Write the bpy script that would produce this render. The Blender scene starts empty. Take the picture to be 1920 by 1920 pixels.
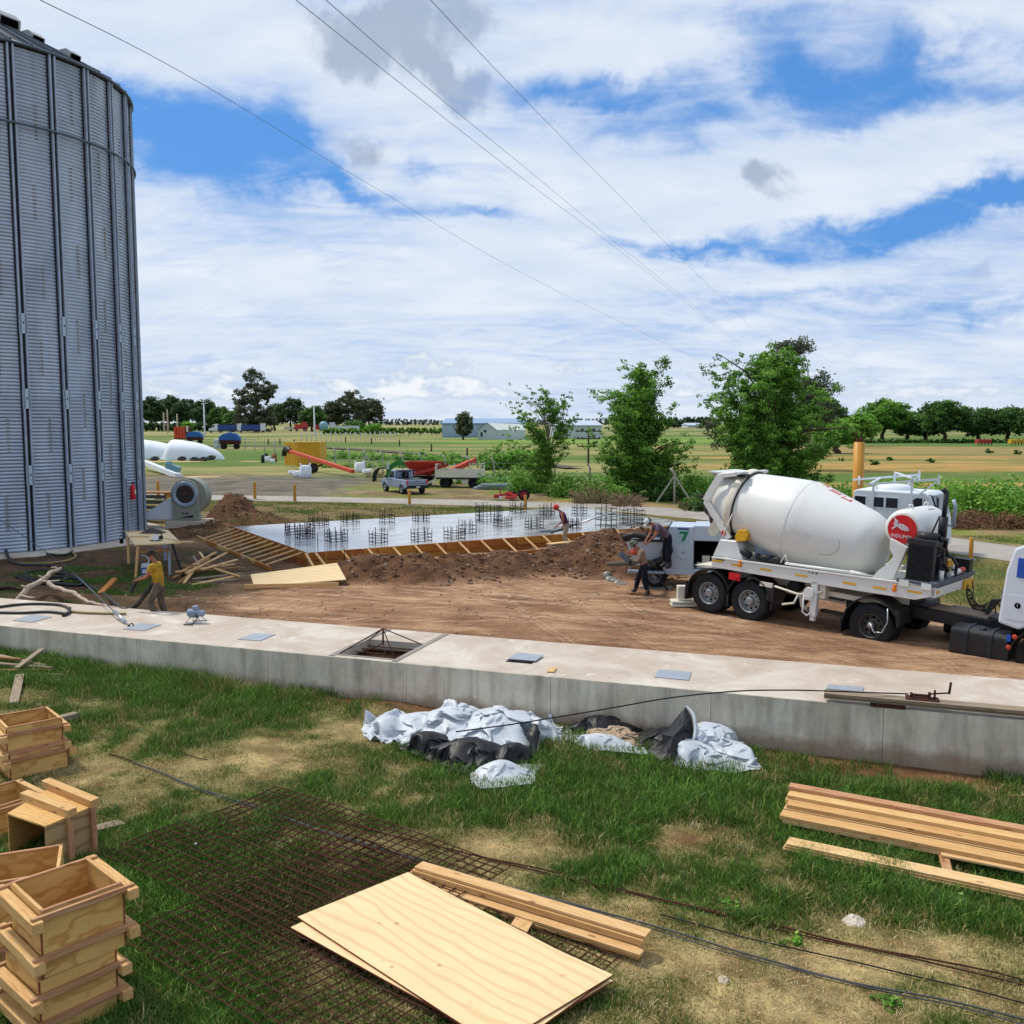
import bpy, math, random
import numpy as np
from mathutils import Matrix, Vector
random.seed(7); rng = np.random.default_rng(7)
SC = bpy.context.scene; COL = SC.collection
# ---------------- camera ----------------
F = 1780.0; PIT = math.atan(170/1780); CZ = 5.1
cam = bpy.data.cameras.new('camera'); camo = bpy.data.objects.new('camera', cam); COL.objects.link(camo)
camo.location = (0, 0, CZ); camo.rotation_euler = (math.pi/2-PIT, 0, 0)
cam.lens = 36*F/1920; cam.sensor_width = 36; cam.sensor_fit = 'HORIZONTAL'; cam.clip_end = 9000; cam.clip_start = 0.1
SC.camera = camo
# ---------------- light and sky ----------------
SUN_EL = math.radians(56); SUN_AZ = math.radians(-58)      # azimuth from +Y towards +X
W = bpy.data.worlds.new('World'); SC.world = W; W.use_nodes = True
def world_sky():
    nt = W.node_tree; N = nt.nodes; L = nt.links; N.clear()
    def nd(t, **k):
        n = N.new(t)
        for a, b in k.items(): setattr(n, a, b)
        return n
    def mt(op, a, b=None, c=None, clamp=False):
        n = nd('ShaderNodeMath', operation=op, use_clamp=clamp)
        for i, x in enumerate((a, b, c)):
            if x is None: continue
            if isinstance(x, (int, float)): n.inputs[i].default_value = x
            else: L.new(x, n.inputs[i])
        return n.outputs[0]
    sky = nd('ShaderNodeTexSky', sky_type='NISHITA'); sky.sun_disc = False
    sky.sun_elevation = SUN_EL; sky.sun_rotation = SUN_AZ; sky.air_density = 1.1; sky.dust_density = .6; sky.ozone_density = 2.2
    tc = nd('ShaderNodeTexCoord'); sp = nd('ShaderNodeSeparateXYZ'); L.new(tc.outputs['Generated'], sp.inputs[0])
    X, Y, Z = sp.outputs
    az = mt('ARCTAN2', X, Y); el = mt('ARCSINE', Z)
    cb = nd('ShaderNodeCombineXYZ'); L.new(az, cb.inputs[0]); L.new(el, cb.inputs[1])
    def noise(vec, sc, det=6, rough=.6, dist=0, scale=(1, 1, 1), rot=0, off=(0, 0, 0)):
        m = nd('ShaderNodeMapping'); m.inputs['Scale'].default_value = scale; m.inputs['Rotation'].default_value = (0, 0, rot); m.inputs['Location'].default_value = off
        L.new(vec, m.inputs[0]); n = nd('ShaderNodeTexNoise'); n.inputs['Scale'].default_value = sc; n.inputs['Detail'].default_value = det
        n.inputs['Roughness'].default_value = rough; n.inputs['Distortion'].default_value = dist; L.new(m.outputs[0], n.inputs['Vector']); return n
    # plane projected coordinates (cloud deck)
    zz = mt('ADD', mt('MAXIMUM', Z, 0), .22)
    pc = nd('ShaderNodeCombineXYZ'); L.new(mt('DIVIDE', X, zz), pc.inputs[0]); L.new(mt('DIVIDE', Y, zz), pc.inputs[1])
    P = pc.outputs[0]
    n1 = noise(P, 1.45, 8, .52, .6, (1, 1.9, 1), .35, (3.1, 1.2, 0)).outputs[0]
    n2 = noise(P, 4.4, 8, .6, 1.6, (1, 1.9, 1), .5).outputs[0]
    # warped angular coordinates for the individual openings in the deck
    wn = noise(cb.outputs[0], 5.5, 6, .62, .3); wv = nd('ShaderNodeSeparateXYZ'); L.new(wn.outputs['Color'], wv.inputs[0])
    azw = mt('ADD', az, mt('MULTIPLY', mt('SUBTRACT', wv.outputs[0], .5), .30))
    elw = mt('ADD', el, mt('MULTIPLY', mt('SUBTRACT', wv.outputs[1], .5), .13))
    def blob(u, v, ru, rv, rot, amp):
        a = (u-960)/F; b = (v-960)/F
        d = (a, math.cos(PIT)-b*math.sin(PIT), -math.sin(PIT)-b*math.cos(PIT)); l = math.sqrt(sum(q*q for q in d))
        a0 = math.atan2(d[0], d[1]); e0 = math.asin(d[2]/l)
        k = 1/math.cos(e0)
        da = mt('SUBTRACT', azw, a0); de = mt('SUBTRACT', elw, e0)
        c, s = math.cos(rot), math.sin(rot)
        p = mt('ADD', mt('MULTIPLY', da, c/(ru/F*k)), mt('MULTIPLY', de, s/(ru/F)))
        q = mt('ADD', mt('MULTIPLY', da, -s/(rv/F*k)), mt('MULTIPLY', de, c/(rv/F)))
        r2 = mt('ADD', mt('MULTIPLY', p, p), mt('MULTIPLY', q, q))
        return mt('MULTIPLY', mt('EXPONENT', mt('MULTIPLY', r2, -1)), amp)
    def total(lst):
        t = None
        for b in lst:
            g = blob(*b); t = g if t is None else mt('ADD', t, g)
        return t
    holes = total([(400, 265, 200, 66, -.22, 1.2), (650, 372, 110, 20, -.1, .8), (780, 318, 60, 16, 0, .5), (1085, 165, 170, 24, 0, .75), (1480, 110, 110, 50, -.2, .8), (1600, 165, 130, 34, -.1, .6), (1740, 105, 100, 52, -.5, .85),
                   (1240, 225, 130, 28, 0, .55), (1720, 205, 210, 22, 0, .6), (1690, 425, 210, 30, .1, .95), (1900, 365, 80, 24, .3, .9), (1290, 478, 120, 16, -.1, .75), (900, 410, 130, 17, 0, .7), (1500, 560, 190, 15, .1, .45), (1800, 560, 170, 18, .1, .5),
                   (1470, 15, 130, 28, 0, .45), (1480, 450, 120, 20, .15, .5)])
    solid = total([(620, 300, 95, 42, -.3, .7), (700, 60, 150, 70, 0, .5), (300, 80, 260, 100, 0, .5), (800, 480, 600, 90, 0, .5), (1350, 340, 420, 70, 0, .45), (1850, 60, 120, 60, 0, .5), (1230, 70, 120, 60, 0, .4)])
    dens = mt('ADD', mt('MULTIPLY', mt('SUBTRACT', n1, .5), 1.5), mt('MULTIPLY', mt('SUBTRACT', n2, .5), .95))
    dens = mt('ADD', dens, .86); dens = mt('SUBTRACT', dens, holes); dens = mt('ADD', dens, mt('MULTIPLY', solid, .5))
    # the deck thins to pale haze at the horizon
    hz = mt('SUBTRACT', 1, mt('DIVIDE', el, .17), clamp=True)
    dens = mt('ADD', dens, mt('MULTIPLY', hz, .12))
    cr = nd('ShaderNodeMapRange', interpolation_type='SMOOTHSTEP'); L.new(dens, cr.inputs[0]); cr.inputs[1].default_value = -.1; cr.inputs[2].default_value = 1.12; cr.inputs[3].default_value = 0; cr.inputs[4].default_value = .95
    cov = cr.outputs[0]
    # grey bellies
    gr = total([(735, 30, 150, 46, 0, 1.0), (640, 105, 90, 40, 0, .7), (850, 140, 110, 36, -.3, 1.05), (925, 60, 60, 25, 0, .5), (1385, 350, 62, 30, 0, 1.15), (1440, 378, 70, 14, 0, .3), (640, 290, 80, 42, -.3, .8), (1800, 515, 60, 16, 0, .4), (600, 350, 50, 14, 0, .3)])
    gnoi = noise(cb.outputs[0], 16, 7, .62, .4).outputs[0]
    gm = nd('ShaderNodeMapRange', interpolation_type='SMOOTHSTEP'); L.new(mt('MULTIPLY', gr, mt('ADD', mt('MULTIPLY', gnoi, 1.6), .05)), gm.inputs[0]); gm.inputs[1].default_value = .18; gm.inputs[2].default_value = .75; gm.inputs[4].default_value = .85
    shade = noise(P, 2.0, 6, .6, .3, (1, 1.7, 1), .2, (5, 9, 0)).outputs[0]
    cm = nd('ShaderNodeMix', data_type='RGBA'); L.new(mt('MULTIPLY', mt('SUBTRACT', shade, .35), 2.3, clamp=True), cm.inputs[0])
    cm.inputs[6].default_value = (6.4, 7.4, 8.9, 1); cm.inputs[7].default_value = (8.7, 9.1, 9.6, 1)
    cm2 = nd('ShaderNodeMix', data_type='RGBA'); L.new(gm.outputs[0], cm2.inputs[0]); L.new(cm.outputs[2], cm2.inputs[6]); cm2.inputs[7].default_value = (3.6, 4.4, 5.7, 1)
    # sky tint
    sm = nd('ShaderNodeMix', data_type='RGBA', blend_type='MULTIPLY'); sm.inputs[0].default_value = 1; L.new(sky.outputs[0], sm.inputs[6]); sm.inputs[7].default_value = (.62, .95, 1.25, 1)
    hzc = nd('ShaderNodeMix', data_type='RGBA'); L.new(mt('ADD', mt('MULTIPLY', mt('SUBTRACT', 1, mt('DIVIDE', el, .42), clamp=True), .35), .55), hzc.inputs[0]); L.new(sm.outputs[2], hzc.inputs[6]); hzc.inputs[7].default_value = (.85, 2.9, 7.4, 1)
    mx = nd('ShaderNodeMix', data_type='RGBA'); L.new(cov, mx.inputs[0]); L.new(hzc.outputs[2], mx.inputs[6]); L.new(cm2.outputs[2], mx.inputs[7])
    # low cumulus along the horizon
    cn = noise(cb.outputs[0], 30, 6, .6, .2, (.8, 2.0, 1)).outputs[0]
    cn0 = noise(cb.outputs[0], 9, 3, .5, 0, (1, .5, 1)).outputs[0]
    env = mt('MULTIPLY', mt('SUBTRACT', mt('DIVIDE', el, .022), .35, clamp=True), mt('SUBTRACT', 1, mt('DIVIDE', mt('SUBTRACT', el, .028), .042), clamp=True))
    cu = mt('ADD', mt('MULTIPLY', cn, 1.0), mt('MULTIPLY', cn0, .75)); cu = mt('SUBTRACT', mt('ADD', cu, mt('MULTIPLY', env, .34)), 1.10)
    puffs = total([(830, 685, 36, 20, 0, .26), (1025, 685, 26, 16, 0, .30), (650, 700, 60, 15, 0, .2), (1120, 700, 30, 14, 0, .16), (1570, 722, 40, 12, 0, .2), (410, 697, 30, 12, 0, .18), (285, 700, 26, 12, 0, .2), (820, 718, 120, 9, 0, .2)])
    cu = mt('ADD', cu, puffs)
    cm_ = nd('ShaderNodeMapRange', interpolation_type='SMOOTHSTEP'); L.new(cu, cm_.inputs[0]); cm_.inputs[1].default_value = .02; cm_.inputs[2].default_value = .14; cm_.inputs[4].default_value = .92
    cuc = nd('ShaderNodeMix', data_type='RGBA'); L.new(mt('MULTIPLY', mt('SUBTRACT', cu, .06), 4.5, clamp=True), cuc.inputs[0]); cuc.inputs[6].default_value = (5.0, 6.2, 7.9, 1); cuc.inputs[7].default_value = (8.9, 9.2, 9.5, 1)
    m3 = nd('ShaderNodeMix', data_type='RGBA'); L.new(cm_.outputs[0], m3.inputs[0]); L.new(mx.outputs[2], m3.inputs[6]); L.new(cuc.outputs[2], m3.inputs[7])
    bg = nd('ShaderNodeBackground'); bg.inputs[1].default_value = .1; L.new(m3.outputs[2], bg.inputs[0])
    out = nd('ShaderNodeOutputWorld'); L.new(bg.outputs[0], out.inputs[0])
    W.cycles.sampling_method = 'MANUAL'; W.cycles.sample_map_resolution = 512
world_sky()
sun = bpy.data.lights.new('sun', 'SUN'); sun.energy = 3.3; sun.angle = math.radians(8); sun.color = (1, .93, .82)
suno = bpy.data.objects.new('sun', sun); COL.objects.link(suno)
sd = Vector((math.cos(SUN_EL)*math.sin(SUN_AZ), math.cos(SUN_EL)*math.cos(SUN_AZ), math.sin(SUN_EL)))
suno.rotation_euler = sd.to_track_quat('Z', 'Y').to_euler()
SC.view_settings.view_transform = 'Standard'; SC.view_settings.look = 'None'; SC.view_settings.exposure = .05; SC.view_settings.gamma = 1
SC.view_settings.use_curve_mapping = False
# ---------------- coordinates ----------------
def ray(u, v):
    a = (u-960)/F; b = (v-960)/F
    return Vector((a, math.cos(PIT)-b*math.sin(PIT), -math.sin(PIT)-b*math.cos(PIT)))
def PZ(u, v, z=0):
    d = ray(u, v); t = (z-CZ)/d.z; return Vector((d.x*t, d.y*t, z))
def PY(u, v, y):
    d = ray(u, v); t = y/d.y; return Vector((d.x*t, y, CZ+d.z*t))
def G(u, v):
    z = 0
    for _ in range(12):
        p = PZ(u, v, z); z = .5*z+.5*float(H(p.x, p.y))
    return Vector((p.x, p.y, z))
def onG(x, y, dz=0): return Vector((x, y, float(H(x, y))+dz))
# ---------------- numpy noise ----------------
def _h(ix, iy, s):
    n = (ix.astype(np.int64)*374761393+iy.astype(np.int64)*668265263+s*1274126177) & 0xffffffff
    n = ((n ^ (n >> 13))*1274126177) & 0xffffffff
    return ((n ^ (n >> 16)) & 0xffff)/65535.0
def vn(x, y, s=0):
    x = np.asarray(x, float); y = np.asarray(y, float)
    ix = np.floor(x); iy = np.floor(y); fx = x-ix; fy = y-iy; fx = fx*fx*(3-2*fx); fy = fy*fy*(3-2*fy)
    a = _h(ix, iy, s); b = _h(ix+1, iy, s); c = _h(ix, iy+1, s); d = _h(ix+1, iy+1, s)
    return (a*(1-fx)+b*fx)*(1-fy)+(c*(1-fx)+d*fx)*fy
def fb(x, y, s=0, o=4):
    t = 0; a = .5; n = 0
    for i in range(o): t = t+a*vn(x*2**i+i*17.3, y*2**i-i*9.1, s+i); n += a; a *= .5
    return t/n
def ss(a, b, x):
    t = np.clip((x-a)/(b-a), 0, 1); return t*t*(3-2*t)
def sstep(a, b, x): return float(ss(a, b, x))
# ---------------- mesh helpers ----------------
def link(o, parent=None):
    COL.objects.link(o)
    if parent: o.parent = parent
    return o
def thing(name, label, cat, loc=(0, 0, 0), rotz=0, group=None, mat=None, scale=1):
    o = bpy.data.objects.new(name, None); COL.objects.link(o); o.empty_display_size = .2
    if mat is not None: o.matrix_world = mat
    else: o.location = loc; o.rotation_euler = (0, 0, rotz)
    if scale != 1: o.scale = (scale,)*3
    o['label'] = label; o['category'] = cat
    if group: o['group'] = group
    return o
def tag(o, label, cat, group=None):
    o['label'] = label; o['category'] = cat
    if group: o['group'] = group
    return o
def kind(o, k): o['kind'] = k; return o
I3 = Matrix.Identity(3)
def RX(a): return Matrix.Rotation(a, 3, 'X')
def RY(a): return Matrix.Rotation(a, 3, 'Y')
def RZ(a): return Matrix.Rotation(a, 3, 'Z')
def frame(d, up=(0, 0, 1)):
    d = Vector(d).normalized(); up = Vector(up)
    if abs(d.dot(up)) > .99: up = Vector((0, 1, 0))
    y = up.cross(d).normalized(); z = d.cross(y)
    return Matrix((d, y, z)).transposed()       # columns: x=d, y, z
class M:
    def __init__(s): s.v = []; s.f = []; s.m = []; s.cur = 0; s.sm = []
    def add(s, vs, fs, smooth=False):
        b = len(s.v); s.v += [tuple(p) for p in vs]
        for f in fs: s.f.append(tuple(b+i for i in f)); s.m.append(s.cur); s.sm.append(smooth)
        return s
    def box(s, c, d, R=None):
        c = Vector(c); R = R or I3; vs = []
        for x in (-.5, .5):
            for y in (-.5, .5):
                for z in (-.5, .5): vs.append(c+R @ Vector((x*d[0], y*d[1], z*d[2])))
        return s.add(vs, [(0, 1, 3, 2), (4, 6, 7, 5), (0, 4, 5, 1), (2, 3, 7, 6), (0, 2, 6, 4), (1, 5, 7, 3)])
    def b2(s, a, b):      # box from min to max corner
        return s.box([(a[i]+b[i])/2 for i in range(3)], [abs(b[i]-a[i]) for i in range(3)])
    def bar(s, p, q, w, h, up=(0, 0, 1)):
        p = Vector(p); q = Vector(q); return s.box((p+q)/2, ((q-p).length, w, h), frame(q-p, up))
    def tube(s, pts, r, n=8, smooth=True):
        pts = [Vector(p) for p in pts]; k = len(pts)
        rs = r if isinstance(r, (list, tuple)) else [r]*k
        vs = []; fs = []; prev = None
        for i, p in enumerate(pts):
            d = (pts[min(i+1, k-1)]-pts[max(i-1, 0)])
            if d.length < 1e-9: d = Vector((0, 0, 1))
            d.normalize()
            if prev is None:
                a = Vector((0, 0, 1)) if abs(d.z) < .9 else Vector((1, 0, 0)); u = d.cross(a).normalized()
            else: u = (prev-d*prev.dot(d)); u = u.normalized() if u.length > 1e-6 else d.orthogonal().normalized()
            prev = u; w = d.cross(u)
            for j in range(n):
                t = 2*math.pi*j/n; vs.append(p+(u*math.cos(t)+w*math.sin(t))*rs[i])
        for i in range(k-1):
            for j in range(n): fs.append((i*n+j, i*n+(j+1) % n, (i+1)*n+(j+1) % n, (i+1)*n+j))
        s.add(vs, fs, smooth); b = len(s.v)-len(vs)
        s.f.append(tuple(b+j for j in reversed(range(n)))); s.m.append(s.cur); s.sm.append(False)
        s.f.append(tuple(b+(k-1)*n+j for j in range(n))); s.m.append(s.cur); s.sm.append(False)
        return s
    def lathe(s, prof, n=24, A=None, T=(0, 0, 0), smooth=True, closed=False):   # prof: (r, h) about +Z of A
        A = A or I3; T = Vector(T); vs = []; fs = []
        for r, h in prof:
            for j in range(n):
                t = 2*math.pi*j/n; vs.append(T+A @ Vector((r*math.cos(t), r*math.sin(t), h)))
        for i in range(len(prof)-1):
            for j in range(n): fs.append((i*n+j, i*n+(j+1) % n, (i+1)*n+(j+1) % n, (i+1)*n+j))
        s.add(vs, fs, smooth)
        if smooth:
            b = len(s.sm)-len(fs)
            for i in range(len(prof)-1):
                if abs(prof[i+1][1]-prof[i][1]) < .35*abs(prof[i+1][0]-prof[i][0]):
                    for j in range(n): s.sm[b+i*n+j] = False
        return s
    def prism(s, poly, t0, t1, fn=None):            # polygon (x,z) extruded along y
        fn = fn or (lambda x, y, z: (x, y, z)); n = len(poly)
        vs = [fn(x, t0, z) for x, z in poly]+[fn(x, t1, z) for x, z in poly]
        fs = [tuple(range(n)), tuple(reversed(range(n, 2*n)))]+[(i, i+n, (i+1) % n+n, (i+1) % n) for i in range(n)]
        return s.add(vs, fs)
    def build(s, name, mats, parent=None, loc=None, bevel=0, rot=None):
        me = bpy.data.meshes.new(name); me.from_pydata(s.v, [], s.f)
        if not isinstance(mats, (list, tuple)): mats = [mats]
        for m in mats: me.materials.append(m)
        if len(mats) > 1: me.polygons.foreach_set('material_index', s.m)
        me.polygons.foreach_set('use_smooth', s.sm); me.update()
        o = bpy.data.objects.new(name, me); link(o, parent)
        if loc is not None: o.location = loc
        if rot is not None: o.rotation_euler = rot
        if bevel:
            b = o.modifiers.new('bevel', 'BEVEL'); b.width = bevel; b.segments = 1 if bevel < .02 else 2; b.limit_method = 'ANGLE'; b.angle_limit = .6
        return o
def np_mesh(name, V, Fc, mat, parent=None, smooth=False, cols=None, attr='Col', facecol=None):
    me = bpy.data.meshes.new(name); V = np.asarray(V, np.float32); Fc = np.asarray(Fc, np.int32)
    k = Fc.shape[1]; me.vertices.add(len(V)); me.vertices.foreach_set('co', V.ravel())
    me.loops.add(Fc.size); me.loops.foreach_set('vertex_index', Fc.ravel())
    me.polygons.add(len(Fc)); me.polygons.foreach_set('loop_start', np.arange(0, Fc.size, k, dtype=np.int32))
    me.polygons.foreach_set('use_smooth', np.full(len(Fc), smooth)); me.update(calc_edges=True)
    if cols is not None:
        a = me.attributes.new(attr, 'FLOAT_COLOR', 'POINT'); c = np.ones((len(V), 4), np.float32); c[:, :3] = cols; a.data.foreach_set('color', c.ravel())
    if facecol is not None:
        a = me.attributes.new('rnd', 'FLOAT', 'FACE'); a.data.foreach_set('value', np.asarray(facecol, np.float32))
    me.materials.append(mat); o = bpy.data.objects.new(name, me); link(o, parent); return o
def copy_tree(o, parent=None):
    c = o.copy(); COL.objects.link(c); c.parent = parent
    for ch in list(o.children): copy_tree(ch, c)
    return c
def text_mesh(name, s, size, mat, parent, Mx, ext=.002):
    cu = bpy.data.curves.new(name, 'FONT'); cu.body = s; cu.size = size; cu.extrude = ext; cu.align_x = 'CENTER'; cu.align_y = 'CENTER'
    t = bpy.data.objects.new(name, cu); COL.objects.link(t); dg = bpy.context.evaluated_depsgraph_get(); dg.update()
    me = bpy.data.meshes.new_from_object(t.evaluated_get(dg)); bpy.data.objects.remove(t); me.materials.clear(); me.materials.append(mat)
    o = bpy.data.objects.new(name, me); link(o, parent); o.matrix_local = Mx; return o
# ---------------- materials ----------------
def hexc(h):
    h = h.lstrip('#'); r = [int(h[i:i+2], 16)/255 for i in (0, 2, 4)]
    return tuple(((c/12.92) if c < .04045 else ((c+.055)/1.055)**2.4) for c in r)+(1,)
MATS = {}
class NT:
    def __init__(s, name):
        s.m = bpy.data.materials.new(name); s.m.use_nodes = True; s.nt = s.m.node_tree; s.N = s.nt.nodes; s.L = s.nt.links; s.N.clear()
        s.b = s.N.new('ShaderNodeBsdfPrincipled'); s.o = s.N.new('ShaderNodeOutputMaterial'); s.L.new(s.b.outputs[0], s.o.inputs[0])
        s.tc = s.N.new('ShaderNodeTexCoord'); s.oi = s.N.new('ShaderNodeObjectInfo')
    def obj(s, rnd=True):
        if not rnd: return s.tc.outputs['Object']
        v = s.N.new('ShaderNodeVectorMath'); v.operation = 'MULTIPLY_ADD'; s.L.new(s.oi.outputs['Random'], v.inputs[0]); v.inputs[1].default_value = (37, 53, 71); s.L.new(s.tc.outputs['Object'], v.inputs[2]); return v.outputs[0]
    def noise(s, vec, sc, det=5, rough=.6, dist=0, scale=(1, 1, 1), rot=(0, 0, 0), out=0):
        m = s.N.new('ShaderNodeMapping'); m.inputs['Scale'].default_value = scale; m.inputs['Rotation'].default_value = rot; s.L.new(vec, m.inputs[0])
        n = s.N.new('ShaderNodeTexNoise'); n.inputs['Scale'].default_value = sc; n.inputs['Detail'].default_value = det; n.inputs['Roughness'].default_value = rough; n.inputs['Distortion'].default_value = dist
        s.L.new(m.outputs[0], n.inputs['Vector']); return n.outputs[out]
    def ramp(s, fac, stops, interp='LINEAR'):
        r = s.N.new('ShaderNodeValToRGB'); s.L.new(fac, r.inputs[0]); e = r.color_ramp.elements; r.color_ramp.interpolation = interp
        while len(e) < len(stops): e.new(.5)
        for i, (p, c) in enumerate(stops): e[i].position = p; e[i].color = c if len(c) == 4 else tuple(c)+(1,)
        return r.outputs[0]
    def mix(s, f, a, b, mode='MIX'):
        n = s.N.new('ShaderNodeMix'); n.data_type = 'RGBA'; n.blend_type = mode
        for i, x in ((0, f), (6, a), (7, b)):
            if isinstance(x, (int, float)): n.inputs[i].default_value = x
            elif isinstance(x, tuple): n.inputs[i].default_value = x
            else: s.L.new(x, n.inputs[i])
        return n.outputs[2]
    def math(s, op, a, b=None, clamp=False):
        n = s.N.new('ShaderNodeMath'); n.operation = op; n.use_clamp = clamp
        for i, x in enumerate((a, b)):
            if x is None: continue
            if isinstance(x, (int, float)): n.inputs[i].default_value = x
            else: s.L.new(x, n.inputs[i])
        return n.outputs[0]
    def mr(s, x, a, b, c=0, d=1):
        n = s.N.new('ShaderNodeMapRange'); s.L.new(x, n.inputs[0]); n.inputs[1].default_value = a; n.inputs[2].default_value = b; n.inputs[3].default_value = c; n.inputs[4].default_value = d; return n.outputs[0]
    def bump(s, h, st=.3, dist=.02):
        n = s.N.new('ShaderNodeBump'); n.inputs['Strength'].default_value = st; n.inputs['Distance'].default_value = dist; s.L.new(h, n.inputs['Height']); s.L.new(n.outputs[0], s.b.inputs['Normal'])
    def col(s, c):
        if isinstance(c, tuple): s.b.inputs['Base Color'].default_value = c
        else: s.L.new(c, s.b.inputs['Base Color'])
    def set(s, rough=.6, metal=0, spec=.5):
        if isinstance(rough, (int, float)): s.b.inputs['Roughness'].default_value = rough
        else: s.L.new(rough, s.b.inputs['Roughness'])
        s.b.inputs['Metallic'].default_value = metal; s.b.inputs['Specular IOR Level'].default_value = spec; return s.m
def plain(name, c, rough=.6, metal=0, var=.12, sc=3, bump=0, spec=.4, dirt=None, dsc=1.5, dth=.58):
    if name in MATS: return MATS[name]
    t = NT(name); c = hexc(c) if isinstance(c, str) else c; v = t.obj(); n = t.noise(v, sc, 6, .65)
    lo = tuple(x*(1-var*1.6) for x in c[:3])+(1,); hi = tuple(min(1, x*(1+var)) for x in c[:3])+(1,)
    k = t.mix(t.mr(n, .3, .7), lo, hi)
    if dirt:
        d = t.noise(v, dsc, 7, .7, .4); k = t.mix(t.mr(d, dth, dth+.14), k, hexc(dirt))
    t.col(k)
    if bump: t.bump(n, bump)
    MATS[name] = t.set(rough, metal, spec); return MATS[name]
def wood(name, c1, c2, c3, knots=True, red=0, gsc=1.0):
    t = NT(name); v = t.obj(); r = t.oi.outputs['Random']
    g = t.noise(v, 9*gsc, 5, .65, .8, (.35, 5, 5)); g2 = t.noise(v, 40*gsc, 3, .6, 0, (.12, 4, 4))
    k = t.ramp(g, [(.3, hexc(c2)), (.5, hexc(c1)), (.72, hexc(c3))])
    k = t.mix(t.mr(g2, .35, .75, 0, .35), k, hexc(c2), 'MULTIPLY')
    if knots:
        vo = t.N.new('ShaderNodeTexVoronoi'); m = t.N.new('ShaderNodeMapping'); m.inputs['Scale'].default_value = (2.3, 6, 6); t.L.new(v, m.inputs[0]); t.L.new(m.outputs[0], vo.inputs['Vector']); vo.inputs['Scale'].default_value = 1.0
        k = t.mix(t.mr(vo.outputs['Distance'], .05, .16, .75, 0), k, hexc('#6a4424'))
    k = t.mix(t.mr(r, 0, 1, 0, .35), k, hexc(c2), 'MULTIPLY')
    t.col(k); t.bump(g2, .25, .004); MATS[name] = t.set(.68, 0, .3); return MATS[name]
wood('timber', '#d6b077', '#bb8c50', '#e2c48d'); wood('timber_pale', '#dcba86', '#c69c64', '#e6cc9f', True, 0, .8); plain('wire_grey', '#6f7985', .6, .2, 0, 1); wood('timber_grey', '#a3927c', '#7c6a56', '#b9aa94'); wood('timber_old', '#a6794a', '#6f4b2b', '#bf9464')
def plywood(name, c1, c2, c3, sc=1.0):
    t = NT(name); v = t.obj()
    w = t.N.new('ShaderNodeTexWave'); w.wave_type = 'BANDS'; w.bands_direction = 'Y'; m = t.N.new('ShaderNodeMapping'); m.inputs['Scale'].default_value = (.42*sc, 1.1*sc, 1.1*sc); t.L.new(v, m.inputs[0]); t.L.new(m.outputs[0], w.inputs['Vector'])
    w.inputs['Scale'].default_value = .9; w.inputs['Distortion'].default_value = 14; w.inputs['Detail'].default_value = 3; w.inputs['Detail Scale'].default_value = .6
    k = t.ramp(w.outputs['Fac'], [(0, hexc(c1)), (.62, hexc(c1)), (.85, hexc(c2)), (1, hexc(c3))])
    n = t.noise(v, 1.7, 5, .6, .5); k = t.mix(t.mr(n, .3, .75, 0, .5), k, hexc(c3))
    vo = t.N.new('ShaderNodeTexVoronoi'); m2 = t.N.new('ShaderNodeMapping'); m2.inputs['Scale'].default_value = (3.3, 4.2, 4.2); t.L.new(v, m2.inputs[0]); t.L.new(m2.outputs[0], vo.inputs['Vector']); vo.inputs['Scale'].default_value = 1.0
    kn = t.math('MULTIPLY', t.mr(vo.outputs['Distance'], .04, .13, .8, 0), t.mr(t.noise(v, 1.1, 2, .5), .46, .54))
    k = t.mix(kn, k, hexc('#a5713c')); f = t.noise(v, 60, 3, .6, 0, (.2, 4, 4)); k = t.mix(t.mr(f, .4, .8, 0, .18), k, hexc('#8a5a2c'))
    t.col(k); t.bump(f, .1, .002); MATS[name] = t.set(.6, 0, .35)
plywood('plywood', '#d8b06c', '#c89a5a', '#b98a4c', 6.5); plywood('plywood_pale', '#e3cb9c', '#dcc193', '#d2b384', 1.9)
plain('ply_edge', '#7c3b26', .6, 0, .2, 20)
plain('galv', '#9aa8ba', .42, .2, .1, 2.5, .05, .5); plain('galv_dark', '#5d6a78', .5, .5, .12, 2)
plain('white_paint', '#d6d8d6', .35, 0, .04, 1.3, 0, .5, '#a79a86', .9, .66); plain('drum_paint', '#d8d9d6', .42, 0, .05, 1, .02, .45, '#c3beb3', 1.3, .6); plain('cream_paint', '#d6d2c2', .5, 0, .07, 2, 0, .4, '#8f8068', 1.6, .62)
plain('white_steel', '#d5dce4', .4, 0, .05, 2); plain('black_rubber', '#1b1c1f', .82, 0, .25, 8, .1, .3, '#4a4139', 3, .60); plain('black_plastic', '#16191d', .5, 0, .2, 4, 0, .5, '#3a352f', 2, .62)
plain('dark_metal', '#23262b', .55, .3, .3, 6, 0, .4, '#4b4036', 3, .6); plain('rim_grey', '#8e9194', .45, .4, .1, 5, 0, .5, '#6d5f50', 4, .6); plain('steel_bright', '#b9c0c6', .3, .8, .1, 6)
plain('red_paint', '#a8302a', .5, 0, .15, 3, 0, .4, '#5c3026', 2, .62); plain('bright_red', '#c8141c', .45, 0, .06, 3); plain('orange_red', '#bf4526', .6, 0, .15, 3); plain('yellow_paint', '#d9a520', .5, 0, .1, 3, 0, .4, '#8a6a20', 2, .66)
plain('post_ochre', '#b98330', .6, 0, .1, 4, .05); plain('amber', '#e8801c', .4, 0, .1, 9); plain('reflective_yellow', '#e0ac28', .4, 0, .06, 30); plain('blue_tarp', '#1d5aa0', .5, 0, .2, 2, .2); plain('green_paint', '#1f7a35', .5, 0, .15, 3)
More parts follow.
